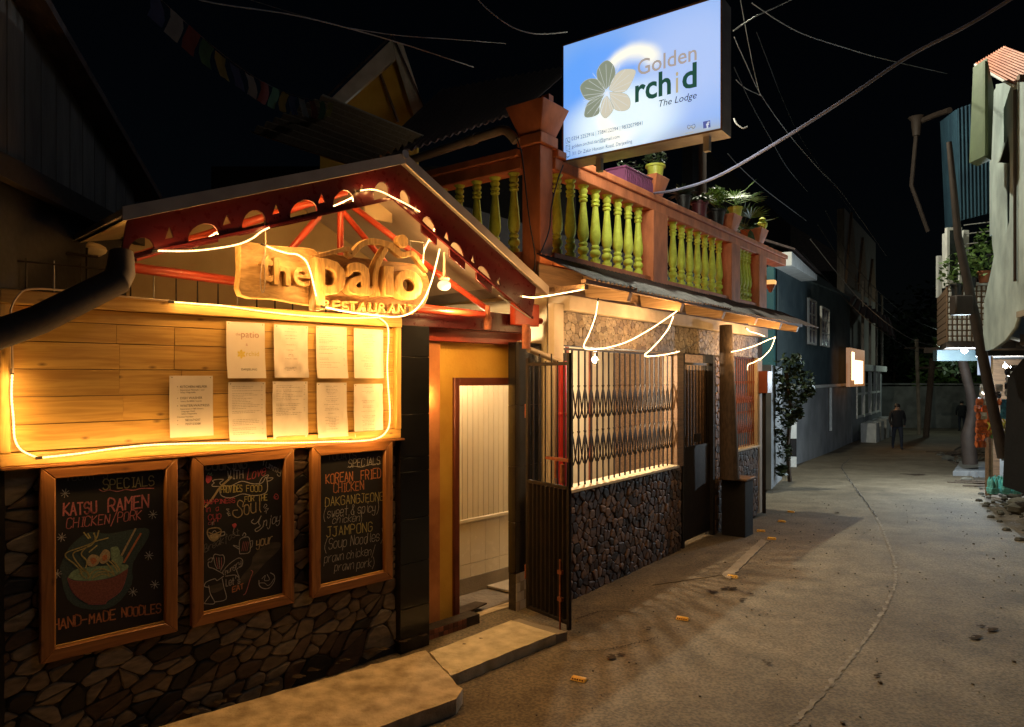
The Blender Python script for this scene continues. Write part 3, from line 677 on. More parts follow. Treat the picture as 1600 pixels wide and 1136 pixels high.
def chalk(mb, txt, x, z, h, wd, y, adv=1.25, sx=.72, slant=0, slope=0, round_=True, xs=1.0):
    cx = 0
    for ch in txt:
        g = GL.get(ch)
        sc = h/6; jz = cr_.uniform(-.03, .03)*h; js = cr_.uniform(.94, 1.06)
        if g:
            for st in g.split('|'):
                pts = []
                for tk in st.split():
                    gx, gzv = int(tk[0])*sx, int(tk[1])-2
                    gx += cr_.uniform(-.12, .12); gzv += cr_.uniform(-.12, .12)
                    lx = (gx+gzv*slant)*sc*js; lz = gzv*sc*js+jz; X = (cx+lx)*xs; pts.append((x+X, z+lz+X*slope))
                if round_ and ch in 'CGOSQUJDPRBabcdefghmnoprsuyjt&()' : pts = smooth2(pts, 3)
                stroke(mb, pts, wd, y)
        cx += (4*sx*adv+.35)*sc if ch != ' ' else h*.42
        if ch in 'iIl': cx -= sc*1.2
    return x+cx*xs
class Board:
    def __init__(s, px0, px1, label, z0=.605, z1=1.632):
        x0 = on(L, px0, 800, -.09)[0]; x1 = on(L, px1, 800, -.09)[0]; s.x0, s.x1, s.z0, s.z1 = x0, x1, z0, z1
        T = s.T = Thing('chalkboard', label, 'chalkboard', L, ((x0+x1)/2, -.06, z0), 'chalkboards hung on the stone wall')
        fw = .066; ya, yb = -.098, -.05; s.y = -.0632
        for nm, q in (('b', [(x0, z0), (x1, z0), (x1-fw, z0+fw), (x0+fw, z0+fw)]), ('t', [(x0, z1), (x0+fw, z1-fw), (x1-fw, z1-fw), (x1, z1)]),
                      ('l', [(x0, z0), (x0+fw, z0+fw), (x0+fw, z1-fw), (x0, z1)]), ('r', [(x1, z0), (x1, z1), (x1-fw, z1-fw), (x1-fw, z0+fw)])):
            mb = MB()
            T.part('frame_rail', MB().prism([(p[0], ya, p[1]) for p in q], (0, yb-ya, 0)), 'frame' if nm in 'bt' else 'framev', bevel=.004)
        T.part('inner_lip', MB().box(x0+fw, x1-fw, -.078, -.0655, z0+fw, z0+fw+.008).box(x0+fw, x0+fw+.006, -.078, -.0655, z0+fw+.008, z1-fw), 'pine')
        T.part('slate', MB().box(x0+fw-.01, x1-fw+.01, -.06, -.051, z0+fw-.01, z1-fw+.01), 'slate')
        s.ax0, s.ax1, s.az0, s.az1 = x0+fw, x1-fw, z0+fw, z1-fw; s.mbs = {}; s.n = 0
    def P(s, px, py):                        # picture spot -> board coordinates
        return on(L, px, py, s.y)
    def m(s, mat): return s.mbs.setdefault(mat, MB())
    def yy(s, mat):
        k = list(s.mbs).index(mat) if mat in s.mbs else len(s.mbs); return -.0605-.0003*k
    def t(s, txt, px, py, h, mat, wd=.006, **k):
        x, z = s.P(px, py); mb = s.m(mat); return chalk(mb, txt, x, z, h, wd, s.yy(mat), **k)
    def w(s, txt, zf, x0, y0, x1, y1, hz, mat, wd=.006, **k):
        a, c = s.P(*zf(x0, y0)), s.P(*zf(x1, y1)); h = abs(s.P(*zf(x0, y0-hz))[1]-a[1]); st_ = cr_.getstate()
        nat = chalk(MB(), txt, 0, 0, h, wd, 0, **k); cr_.setstate(st_); mb = s.m(mat)
        chalk(mb, txt, a[0], a[1], h, wd, s.yy(mat), slope=(c[1]-a[1])/(c[0]-a[0]), xs=(c[0]-a[0])/nat, **k)
    def l(s, pts, mat, wd=.006, sm=True):
        q = [s.P(*p) for p in pts]; q = smooth2(q, 4) if sm else q; mb = s.m(mat); stroke(mb, q, wd, s.yy(mat))
    def fill(s, pts, mat, sm=True):
        q = [s.P(*p) for p in pts]; q = smooth2(q+[q[0]], 3)[:-1] if sm else q; mb = s.m(mat); y = s.yy(mat)
        me = curve_mesh([q], y, y); n = len(mb.v); mb.v += [tuple(v.co) for v in me.vertices]; mb.f += [tuple(n+i for i in p.vertices) for p in me.polygons]
    def star(s, px, py, r=7, mat='chalk_white'):
        for q in (0, 50, 100, 145): s.l([(px-r*math.cos(R(q)), py-r*math.sin(R(q))), (px+r*math.cos(R(q)), py+r*math.sin(R(q)))], mat, .003, False)
    def done(s, names):
        for mat, mb in s.mbs.items(): s.T.part(names.get(mat, 'chalk_lettering'), mb, mat, smooth=False, kind='stuff')

b1 = Board(63, 277, 'large chalkboard with a drawn ramen bowl, leftmost of the three')
# picture coordinates below are read off the board in the photograph
def z1p(x, y): return (60+x/6.313, 690+y/6.313)
def z2p(x, y): return (60+x/5.409, 810+y/5.409)
b1.fill([z2p(180, 420), z2p(260, 250), z2p(420, 120), z2p(600, 130), z2p(900, 80), z2p(930, 160), z2p(800, 380), z2p(790, 560), z2p(640, 740), z2p(430, 770), z2p(250, 690)], 'chalk_teal')
b1.l([z1p(600, 470), z1p(640, 492), z1p(700, 478), z1p(780, 492), z1p(860, 474), z1p(940, 480), z1p(1020, 462), z1p(1140, 462)], 'chalk_pink', .005)
for p in (z1p(265, 510), z1p(1130, 720), z1p(230, 945), z2p(160, 470), z2p(935, 315), z2p(800, 622), z2p(985, 560)): b1.star(*p)
b1.fill([z2p(250, 500), z2p(300, 440), z2p(420, 410), z2p(600, 400), z2p(745, 390), z2p(750, 430), z2p(640, 490), z2p(480, 525), z2p(330, 525)], 'chalk_green')
b1.fill([z2p(250, 515), z2p(330, 533), z2p(480, 530), z2p(640, 498), z2p(752, 430), z2p(735, 520), z2p(690, 620), z2p(580, 700), z2p(550, 722), z2p(430, 722), z2p(350, 680), z2p(280, 600)], 'chalk_bowl')
for pts in ([(420, 130), (440, 165)], [(385, 120), (425, 170)], [(470, 125), (480, 175), (440, 215), (330, 255), (240, 290), (235, 330), (300, 380), (360, 440)], [(510, 105), (495, 160), (450, 225), (360, 265), (300, 290), (300, 330), (350, 400), (400, 450)],
            [(590, 165), (480, 195)], [(495, 230), (430, 285)], [(430, 230), (380, 270), (365, 310), (410, 360), (400, 420)], [(345, 470), (400, 440), (430, 500)], [(430, 500), (470, 440), (560, 430), (600, 480)], [(455, 510), (500, 460), (600, 450), (640, 480)],
            [(600, 360), (640, 400), (670, 450)], [(580, 380), (620, 430), (640, 470)], [(470, 500), (540, 470), (610, 490)], [(620, 355), (660, 390), (690, 440)], [(380, 430), (420, 460), (420, 510)], [(350, 430), (370, 480), (400, 505)]):
    b1.l([z2p(*p) for p in pts], 'chalk_yellow', .0065)
b1.fill([z2p(415, 340), z2p(450, 305), z2p(510, 320), z2p(510, 380), z2p(450, 410), z2p(415, 390)], 'chalk_cream')
b1.fill([z2p(520, 310), z2p(560, 262), z2p(605, 285), z2p(600, 350), z2p(545, 385), z2p(515, 360)], 'chalk_cream')
b1.fill([z2p(435, 350), z2p(470, 330), z2p(495, 360), z2p(460, 390)], 'chalk_orange'); b1.fill([z2p(540, 320), z2p(575, 305), z2p(580, 345), z2p(545, 360)], 'chalk_orange')
b1.fill([z2p(610, 250), z2p(640, 240), z2p(670, 240), z2p(690, 280), z2p(690, 310), z2p(715, 330), z2p(710, 380), z2p(660, 400), z2p(620, 350)], 'chalk_green')
b1.l([z2p(820, 90), z2p(705, 310)], 'chalk_cream', .012, False); b1.l([z2p(865, 130), z2p(725, 370)], 'chalk_orange', .011, False)
b1.l([z2p(250, 500), z2p(300, 530), z2p(480, 530), z2p(640, 500), z2p(752, 425), z2p(740, 395)], 'chalk_pink', .004)
b1.l([z2p(250, 510), z2p(280, 605), z2p(350, 680), z2p(430, 715), z2p(430, 725), z2p(560, 725), z2p(580, 700), z2p(690, 620), z2p(735, 520), z2p(752, 430)], 'chalk_pink', .005)
b1.w("TODAY'S", z1p, 270, 385, 700, 360, 95, 'chalk_dim', .0045)
b1.w('SPECIALS', z1p, 640, 475, 1155, 430, 95, 'chalk_yellow', .0055)
b1.w('KATSU', z1p, 250, 735, 590, 700, 115, 'chalk_pink', .0085)
b1.w('RAMEN', z1p, 690, 695, 1105, 645, 120, 'chalk_pink', .0085)
b1.w('CHICKEN/PORK', z1p, 275, 862, 1025, 765, 95, 'chalk_pink', .005, slant=.1)
b1.w('HAND-MADE', z2p, 125, 945, 665, 850, 85, 'chalk_orange', .0075)
b1.w('NOODLES', z2p, 705, 835, 1045, 795, 75, 'chalk_orange', .007)
b1.done(dict(chalk_bowl='chalk_bowl_drawing', chalk_green='chalk_greens_drawing', chalk_teal='chalk_shading', chalk_cream='chalk_egg_drawing'))

b2 = Board(300, 459, 'middle chalkboard crowded with cooking and breakfast doodles')
def z3p(x, y): return (300+x/7.575, 690+y/7.575)
def z4p(x, y): return (300+x/7.575, 820+y/7.575)
b2.fill([z4p(720, 380), z4p(880, 230), z4p(1040, 210), z4p(1030, 300), z4p(880, 440), z4p(700, 640), z4p(560, 740), z4p(480, 790), z4p(600, 600), z4p(700, 480)], 'slate_smudged')
b2.l([z3p(330, 560), z3p(370, 520), z3p(460, 525), z3p(590, 470), z3p(720, 500), z3p(830, 490), z3p(880, 420), z3p(895, 560), z3p(850, 620), z3p(720, 640), z3p(600, 620), z3p(460, 665), z3p(350, 640), z3p(330, 560)], 'chalk_white', .005)
b2.l([z3p(330, 530), z3p(250, 530), z3p(240, 510), z3p(265, 490), z3p(245, 465), z3p(290, 450), z3p(375, 450), z3p(330, 490), z3p(350, 515)], 'chalk_white', .0045)
b2.l([z3p(800, 490), z3p(830, 430), z3p(880, 400), z3p(910, 400), z3p(890, 430), z3p(960, 430), z3p(930, 460), z3p(890, 470)], 'chalk_white', .0045)
b2.l([z3p(160, 770), z3p(240, 680), z3p(320, 560), z3p(390, 490), z3p(470, 420)], 'chalk_cream', .013)
b2.l([z3p(640, 745), z3p(600, 770), z3p(610, 720), z3p(560, 695), z3p(540, 750), z3p(590, 810), z3p(590, 870), z3p(540, 900), z3p(490, 870), z3p(490, 820), z3p(540, 810)], 'chalk_cream', .006)
for q in (((850, 780), (870, 740), (890, 760), (860, 790)), ((870, 800), (905, 790), (890, 815)), ((860, 830), (880, 820), (880, 850)), ((440, 800), (410, 800), (440, 830)), ((450, 850), (415, 845), (440, 870)), ((430, 880), (460, 870))):
    b2.l([z3p(*p) for p in q], 'chalk_white', .004)
b2.l([z3p(730, 920), z3p(705, 950), z3p(740, 975), z3p(780, 950), z3p(820, 880), z3p(790, 960), z3p(810, 1000), z3p(750, 1040), z3p(770, 1065), z3p(830, 1020), z3p(850, 980)], 'chalk_white', .005)
b2.l([z4p(185, 80), z4p(200, 50), z4p(290, 35), z4p(340, 55), z4p(345, 90), z4p(320, 150), z4p(270, 190), z4p(220, 175), z4p(185, 110), z4p(185, 80)], 'chalk_cream', .008)
b2.l([z4p(200, 90), z4p(260, 110), z4p(340, 80)], 'chalk_cream', .006); b2.l([z4p(345, 90), z4p(385, 85), z4p(385, 120), z4p(340, 135)], 'chalk_white', .006)
b2.l([z4p(240, 95), z4p(270, 70), z4p(290, 90)], 'chalk_white', .004); b2.l([z3p(250, 950), z3p(240, 990)], 'chalk_white', .004)
b2.fill([z4p(205, 120), z4p(330, 110), z4p(310, 160), z4p(265, 188), z4p(225, 170)], 'chalk_cream')
b2.fill([z3p(170, 400), z3p(230, 410), z3p(235, 450), z3p(190, 495), z3p(165, 460)], 'chalk_red')
b2.l([z3p(185, 395), z3p(200, 370), z3p(210, 395), z3p(235, 370), z3p(225, 400), z3p(250, 395)], 'chalk_green', .004)
b2.fill([z3p(475, 985), z3p(510, 965), z3p(530, 990), z3p(500, 1030)], 'chalk_red'); b2.l([z3p(500, 1030), z3p(490, 1080), z3p(520, 1110), z3p(560, 1110)], 'chalk_white', .005)
b2.l([z3p(970, 660), z3p(990, 620), z3p(1020, 640), z3p(1015, 680), z3p(975, 670), z3p(1000, 650)], 'chalk_red', .006)
b2.l([z4p(565, 340), z4p(565, 190), z4p(620, 150), z4p(680, 160), z4p(685, 320), z4p(570, 345)], 'chalk_white', .0045); b2.l([z4p(600, 130), z4p(620, 95), z4p(640, 120), z4p(615, 145)], 'chalk_white', .005)
b2.l([z4p(560, 290), z4p(490, 245), z4p(560, 260)], 'chalk_white', .004); b2.l([z4p(690, 200), z4p(720, 190), z4p(710, 260), z4p(690, 270)], 'chalk_white', .004)
for k in range(4): b2.l([z4p(590+k*20, 310), z4p(610+k*22, 200)], 'chalk_pink', .003, False)
b2.l([z4p(190, 420), z4p(220, 395), z4p(245, 400), z4p(230, 440), z4p(195, 445), z4p(200, 500), z4p(260, 520), z4p(370, 580)], 'chalk_white', .0045)
b2.l([z4p(250, 400), z4p(270, 350), z4p(330, 360), z4p(370, 360), z4p(385, 400), z4p(380, 460), z4p(340, 540)], 'chalk_white', .0045)
for k in range(4): b2.l([z4p(260+k*30, 390), z4p(275+k*25, 470), z4p(300+k*15, 520)], 'chalk_pink' if k % 2 else 'chalk_white', .004)
b2.l([z4p(375, 590), z4p(370, 550), z4p(450, 460), z4p(550, 395), z4p(600, 420), z4p(590, 490), z4p(530, 530), z4p(560, 625), z4p(510, 595), z4p(400, 610)], 'chalk_white', .0045)
b2.l([z4p(375, 610), z4p(300, 660), z4p(270, 640), z4p(170, 680), z4p(150, 730), z4p(200, 740)], 'chalk_white', .0045)
b2.l([z4p(200, 720), z4p(220, 820), z4p(270, 930), z4p(160, 935), z4p(155, 920), z4p(210, 845)], 'chalk_white', .0045); b2.l([z4p(360, 640), z4p(380, 740), z4p(405, 880), z4p(270, 915)], 'chalk_white', .0045)
b2.fill([z4p(210, 730), z4p(360, 690), z4p(370, 760), z4p(240, 810)], 'slate_smudged')
b2.l([z4p(700, 540), z4p(720, 560), z4p(690, 640), z4p(640, 800), z4p(610, 830)], 'chalk_pink', .005)
b2.l([z4p(795, 660), z4p(800, 720), z4p(850, 755), z4p(920, 745), z4p(975, 670), z4p(975, 600), z4p(930, 570)], 'chalk_white', .0055)
b2.l([z4p(800, 690), z4p(860, 690), z4p(900, 720), z4p(940, 690), z4p(970, 640)], 'chalk_white', .004); b2.l([z4p(830, 640), z4p(870, 600), z4p(860, 660), z4p(920, 650), z4p(890, 590)], 'chalk_white', .004)
b2.w('COOKING', z3p, 165, 340, 665, 315, 110, 'chalk_dim', .009)
b2.w('WITH', z3p, 425, 450, 620, 430, 100, 'chalk_white', .0042)
b2.w('Love', z3p, 655, 450, 880, 390, 115, 'chalk_red', .0048, slant=.2)
b2.w('Yummy', z3p, 825, 270, 1060, 395, 85, 'chalk_white', .0035, slant=.2)
b2.w('PROVIDES', z3p, 345, 608, 600, 590, 80, 'chalk_yellow', .0045)
b2.w('FOOD', z3p, 645, 590, 840, 590, 75, 'chalk_yellow', .0045)
b2.w('HAPPINESS', z3p, 150, 745, 520, 720, 50, 'chalk_red', .0045)
b2.w('FOR', z3p, 625, 712, 745, 702, 62, 'chalk_yellow', .0045)
b2.w('THE', z3p, 785, 702, 900, 692, 66, 'chalk_yellow', .0045)
b2.w('in  a', z3p, 155, 835, 330, 820, 70, 'chalk_red', .0035)
b2.w('cup', z3p, 195, 930, 360, 905, 90, 'chalk_red', .0045)
b2.w('of', z3p, 195, 985, 290, 965, 40, 'chalk_pink', .0035)
b2.w('oul', z3p, 620, 862, 830, 830, 170, 'chalk_cream', .0055)
b2.w('njoy', z3p, 845, 1010, 1050, 950, 110, 'chalk_white', .0045, slant=.2)
b2.w('your', z4p, 765, 262, 960, 215, 110, 'chalk_cream', .0065, slant=.1)
b2.w('Breakfast', z4p, 150, 330, 570, 115, 85, 'chalk_dim', .0042)
b2.w('hungry', z4p, 395, 595, 590, 460, 60, 'chalk_white', .0035)
b2.w("Let's", z4p, 405, 730, 580, 690, 85, 'chalk_white', .0045)
b2.w('EAT', z4p, 480, 800, 620, 745, 60, 'chalk_orange', .006)
b2.done(dict(slate_smudged='chalk_smudge', chalk_green='chalk_leaf_drawing'))

b3 = Board(487, 613, 'right chalkboard listing Korean fried chicken and soup noodles')
def z5p(x, y): return (280+x/3.55, 680+y/3.55)
b3.l([z5p(935, 178), z5p(970, 172), z5p(1010, 178), z5p(1060, 163), z5p(1120, 158)], 'chalk_white', .003)
b3.w("TODAYS", z5p, 825, 137, 990, 132, 45, 'chalk_dim', .0045)
b3.w('SPECIALS', z5p, 940, 180, 1120, 160, 45, 'chalk_white', .0042, slant=.1)
b3.w('KOREAN', z5p, 815, 270, 970, 250, 50, 'chalk_orange', .0068)
b3.w('FRIED', z5p, 1010, 247, 1125, 235, 52, 'chalk_orange', .0068)
b3.w('CHICKEN', z5p, 858, 320, 1030, 300, 50, 'chalk_orange', .006)
b3.w('DAKGANGJEONG', z5p, 812, 395, 1140, 360, 48, 'chalk_yellow', .0052)
b3.w('(sweet & spicy)', z5p, 798, 462, 1115, 420, 55, 'chalk_white', .0038, slant=.15)
b3.w('chicken', z5p, 850, 492, 1005, 475, 42, 'chalk_white', .0032, slant=.2)
b3.w(')', z5p, 1005, 475, 1020, 470, 42, 'chalk_white', .0032)
b3.w('JJAMPONG', z5p, 818, 565, 1080, 530, 52, 'chalk_yellow', .0058)
b3.w('(Soup Noodles)', z5p, 803, 638, 1140, 580, 58, 'chalk_white', .0036, slant=.12)
b3.w('prawn chicken/', z5p, 805, 710, 1090, 660, 50, 'chalk_white', .003, slant=.15)
b3.w('prawn pork)', z5p, 862, 755, 1090, 725, 48, 'chalk_white', .003, slant=.15)
b3.done({})

# ------------------------------------------------------------------ gabled porch over the entrance
YF = -.30
def FP(px, py, y=YF): return on(L, px, py, y)
T = Thing('porch_roof', 'dark red gabled porch roof with cut-out fascia boards', 'porch roof', L, (-.35, .5, 2.6))
lt, lb = FP(200, 338), FP(188, 404); pt, pb = FP(622, 254), FP(613, 310); rt, rb_ = FP(838, 447), FP(831, 496)
def arch(cx, ytop, ybot, wd, px_dir):
    # round-topped opening measured in the picture; px_dir = slope of the base line
    pts = []; hw = wd/2; hh = ybot-ytop
    for k in range(9):
        q = math.pi*k/8; pts.append((cx+hw*math.cos(q), ytop+hh*.62-hh*.62*math.sin(q)+px_dir*hw*math.cos(q)*.8))
    pts += [(cx-hw*.96, ybot-px_dir*hw), (cx+hw*.96, ybot+px_dir*hw)]
    return [FP(*p) for p in pts]
def tri(cx, y0, y1, wd, sl): return [FP(*p) for p in ((cx, y0), (cx+wd/2, y1+sl*wd/2), (cx-wd/2, y1-sl*wd/2))]
sl, sr = -.205, .86
hl = [arch(221, 371, 405-3, 40, sl), arch(318, 349, 383, 48, sl), arch(397, 328, 364, 37, sl), arch(475, 312, 346, 43, sl), arch(537, 297, 329, 33, sl), arch(596, 284, 310, 24, sl),
      tri(265, 353, 372, 14, sl), tri(355, 334, 351, 14, sl), tri(432, 317, 334, 13, sl), tri(503, 300, 317, 12, sl), tri(566, 286, 301, 10, sl)]
hr = [arch(633, 298, 318, 16, sr), arch(671, 340, 373, 24, sr), arch(715, 380, 411, 24, sr), arch(757, 417, 447, 24, sr),
      tri(651, 318, 333, 9, sr), tri(699, 360, 375, 9, sr), tri(740, 396, 411, 8, sr), tri(780, 432, 445, 7, sr)]
T.adopt('fascia_board', curve_mesh([[lb, pb, pt, lt]]+hl, YF, YF+.018), 'redmetal')
T.adopt('fascia_board', curve_mesh([[(pb[0]+.002, pb[1]), rb_, rt, (pt[0]+.002, pt[1])]]+hr, YF, YF+.018), 'redmetal')
# thin folded lips along the boards and on the roof edge
def bar2(mb, a, c, y0, y1, up0, up1):
    (ax, az), (cx_, cz) = a, c; mb.prism([(ax, y0, az+up0), (cx_, y0, cz+up0), (cx_, y0, cz+up1), (ax, y0, az+up1)], (0, y1-y0, 0))
mb = MB(); bar2(mb, lb, pb, YF-.022, YF-.001, -.012, .004); bar2(mb, pb, rb_, YF-.022, YF-.001, -.012, .004); T.part('fascia_lip', mb, 'redmetal')
YB = 1.25
def roof_sheet(a, c, th, ov):
    mb = MB(); mb.hexa([(a[0], YF-.07, a[1]+.005), (c[0], YF-.07, c[1]+.005), (c[0], YB, c[1]+.005), (a[0], YB, a[1]+.005)],
                       [(a[0], YF-.07, a[1]+.005+th), (c[0], YF-.07, c[1]+.005+th), (c[0], YB, c[1]+.005+th), (a[0], YB, a[1]+.005+th)]); return mb
ext = (rt[0]+.07, rt[1]-.055); exl = (lt[0]-.05, lt[1]-.02)
T.part('roof_sheet', roof_sheet(exl, pt, .035, 0), 'roofmetal'); T.part('roof_sheet', roof_sheet((pt[0]+.002, pt[1]), ext, .035, 0), 'roofmetal')
T.part('ridge_cap', MB().tube([(pt[0], YF-.09, pt[1]+.042), (pt[0], YB, pt[1]+.042)], .03, 10), 'roofmetal')
mb = MB(); bar2(mb, exl, pt, YF-.085, YF-.072, -.025, .05); T.part('edge_flashing', mb, 'flashing')
mb = MB(); bar2(mb, (pt[0]+.002, pt[1]), ext, YF-.085, YF-.072, -.025, .05); T.part('edge_flashing', mb, 'flashing')
def under(a, c, mat, g=.012):
    mb = MB(); mb.quad((a[0], YF+.02, a[1]-g), (c[0], YF+.02, c[1]-g), (c[0], YB-.01, c[1]-g), (a[0], YB-.01, a[1]-g)); return mb
T.part('ceiling_panel', under(lt, pt, 0), 'ceiling'); T.part('ceiling_panel', under(pt, rt, 0), 'ceil_grey')
T.part('gable_back', MB().prism([(lt[0], YB-.03, 2.56), (rt[0], YB-.03, 2.56), (rt[0], YB-.03, rt[1]), (pt[0], YB-.03, pt[1]), (lt[0], YB-.03, lt[1])], (0, .02, 0)), 'ceiling')
# red steel truss
def tb(a, c, r=.022, y=.02, y2=None): return MB().tube([P3(L, *a, y), P3(L, *c, y if y2 is None else y2)], r, 10)
for a, c, r_ in (((196, 417), (372, 440), .03), ((372, 440), (560, 470), .03), ((560, 470), (760, 492), .03), ((760, 492), (845, 502), .03), ((532, 315), (532, 470), .024), ((498, 338), (425, 425), .024), ((535, 330), (617, 428), .022),
                 ((545, 318), (660, 405), .024), ((640, 395), (760, 482), .026), ((210, 402), (540, 300), .028)):
    T.part('truss_tube', tb(a, c, r_), 'redtube')
T.part('truss_tube', tb((650, 484), (756, 492), .026, -.15), 'redtube')
mb = MB().lathe([(.03, 0), (.034, .02), (.034, .1), (.022, .12), (.022, .2)], P3(L, 762, 515, -.1)); T.part('hanger_bracket', mb, 'rust')
for px0, px1, py0, py1, y in ((570, 613, 322, 340, .3),):
    a = P3(L, px0, py1, y); c = P3(L, px1, py0, y); T.part('junction_plate', MB().box(a[0], c[0], y, y+.02, a[2], c[2]), 'cream', bevel=.002)
# lower beam over the doorway, red metal
T.part('entrance_beam', MB().box(.0, 1.42, -.02, .05, 2.50, 2.66), 'redmetal', bevel=.004)
T.part('entrance_beam', MB().box(.3, 1.42, .10, .19, 2.40, 2.50), 'redtube', bevel=.004)
T.part('spandrel_plate', MB().box(1.18, 1.50, -.10, -.03, 2.56, 2.76), 'redtube', bevel=.01)
# gutter end and down pipe at right corner
T.part('down_pipe', MB().tube([P3(L, 822, 507, -.32), P3(L, 822, 545, -.32)], .036, 12), 'rust')
T.part('down_pipe_elbow', MB().tube([P3(L, 826, 546, -.33), P3(L, 842, 552, -.33), P3(L, 876, 566, -.33)], .026, 10), 'greytube')
T.part('tie_rod', MB().tube([P3(L, 780, 462, -.34), P3(L, 806, 482, -.34), P3(L, 829, 497, -.34)], .005, 6), 'wire')

# spiked rail on the wall behind the board
T = Thing('spike_rail', 'thin metal rail with upright spikes above the board', 'railing', L, (-1.2, .08, 2.5))
T.part('rail', MB().tube([(-2.4, .08, 2.72), (.2, .08, 2.72)], .006, 6), 'black')
for i in range(20): x = -2.35+i*.128; T.part('spike', MB().tube([(x, .08, 2.5), (x, .08, 2.74)], [.006, .003], 6), 'wire' if i % 4 == 1 else 'black')

# ------------------------------------------------------------------ carved wooden restaurant sign
YS = -.20
T = Thing('carved_sign', 'carved wooden restaurant name sign under the gable', 'sign', L, (-.75, YS, 2.6))
def SP(pts, y=YS): return [on(L, *p, y) for p in pts]
def crv(pts, n=3):
    q = smooth2(pts+[pts[0]], n)[:-1]; return q
slab = SP(crv([(376, 382), (388, 379), (420, 384), (455, 387), (490, 391), (498, 408), (497, 440), (499, 474), (470, 473), (430, 466), (378, 460), (377, 420)]))
T.adopt('log_slab', curve_mesh([slab], YS+.0, YS+.07, .004), 'signwood')
slab2 = SP(crv([(500, 394), (540, 400), (600, 408), (640, 412), (660, 420), (671, 440), (669, 465), (655, 484), (625, 492), (560, 485), (503, 476), (500, 440)]))
T.adopt('log_slab', curve_mesh([slab2], YS+.01, YS+.07, .004), 'signwood_shaded')
def letter(ch, px0, py0, px1, py1, dep=.045, mat='letter', y=YS-.03, off=.0, part='letter', bev=.004):
    (x0, z1), (x1, z0) = on(L, px0, py0, y), on(L, px1, py1, y); me = text_mesh(ch, .3, 0, 0, y, y+dep, bev=bev, off=off)
    xs = [v.co.x for v in me.vertices]; zs = [v.co.z for v in me.vertices]; ax, bx, az, bz = min(xs), max(xs), min(zs), max(zs)
    for v in me.vertices: v.co.x = x0+(v.co.x-ax)/(bx-ax)*(x1-x0); v.co.z = z0+(v.co.z-az)/(bz-az)*(z1-z0)
    T.adopt(part, me, mat)
letter('t', 408, 397, 427, 441, .06, y=YS-.045, off=.002); letter('h', 428, 402, 454, 447, .06, y=YS-.045, off=.003); letter('e', 458, 416, 485, 449, .06, y=YS-.045)
letter('p', 493, 402, 540, 487, .085, y=YS-.10, off=.004); letter('a', 543, 408, 583, 463, .085, y=YS-.10, off=.004)
letter('\u0131', 602, 415, 615, 463, .085, y=YS-.10, off=.004); letter('o', 616, 418, 660, 471, .085, y=YS-.10, off=.006)
# the tall t as a figure: curved stem, two arms, round head
def bent(pts, wd, y0, y1, name):
    q = [Vector((x, z, 0)) for x, z in SP(pts, y0)]; q = smoothpts(q, 4); left, right = [], []
    for i, p in enumerate(q):
        t = (q[min(i+1, len(q)-1)]-q[max(0, i-1)]).normalized(); f = wd[0]+(wd[1]-wd[0])*i/(len(q)-1); f2 = f*(1 if wd[2] is None else 1)
        n_ = Vector((-t.y, t.x, 0))*f2/2; left.append((p.x+n_.x, p.y+n_.y)); right.append((p.x-n_.x, p.y-n_.y))
    T.adopt(name, curve_mesh([left+right[::-1]], y0, y1, .003), 'letter')
bent([(590, 462), (586, 440), (590, 415), (604, 388)], (.045, .03, None), YS-.07, YS+.0, 'letter_stem')
bent([(489, 402), (520, 394), (545, 389), (548, 400), (565, 382), (585, 377), (612, 384)], (.02, .04, None), YS-.06, YS-.02, 'figure_arm')
bent([(612, 384), (628, 398), (645, 396), (658, 412), (668, 424)], (.05, .015, None), YS-.06, YS-.02, 'figure_arm')
c = P3(L, 629, 377, YS-.075); mb = MB(); k = 20
T.part('figure_head', MB().prism([(c[0]+.047*math.cos(2*math.pi*i/k), YS-.085, c[2]+.047*math.sin(2*math.pi*i/k)) for i in range(k)], (0, .06, 0)), 'letter', bevel=.003)
for ch, px in zip('RESTAURANT', (505, 520, 534, 547, 561, 577, 592, 607, 622, 638)):
    o_ = (px-505)*.055; letter(ch, px, 468+o_, px+12, 484+o_, .03, y=YS-.05, off=.002, part='small_letter', bev=.001)

def bulb(label, F, p, r=.03, mat='bulb', cat='light bulb', name='light_bulb'):
    T = Thing(name, label, cat, F, p); T.part('glass', MB().ball(p, r, 12, 8), mat); T.part('socket', MB().lathe([(.014, r*.8), (.016, r*.9), (.016, r+.05), (.006, r+.06)], p, 10), 'black'); return T
def lamp(F, p, energy, col, rad, name='lamp_light', parent=None, spot=None):
    d = bpy.data.lights.new(name, 'SPOT' if spot else 'POINT'); d.energy = energy; d.color = col; d.shadow_soft_size = rad
    if spot: d.spot_size = R(spot); d.spot_blend = .5
    o = bpy.data.objects.new(name, d); C.objects.link(o)
    if parent: o.parent = parent.o; o.location = Vector(p)-Vector(parent.at)
    else: o.location = F.w(*p)
    return o
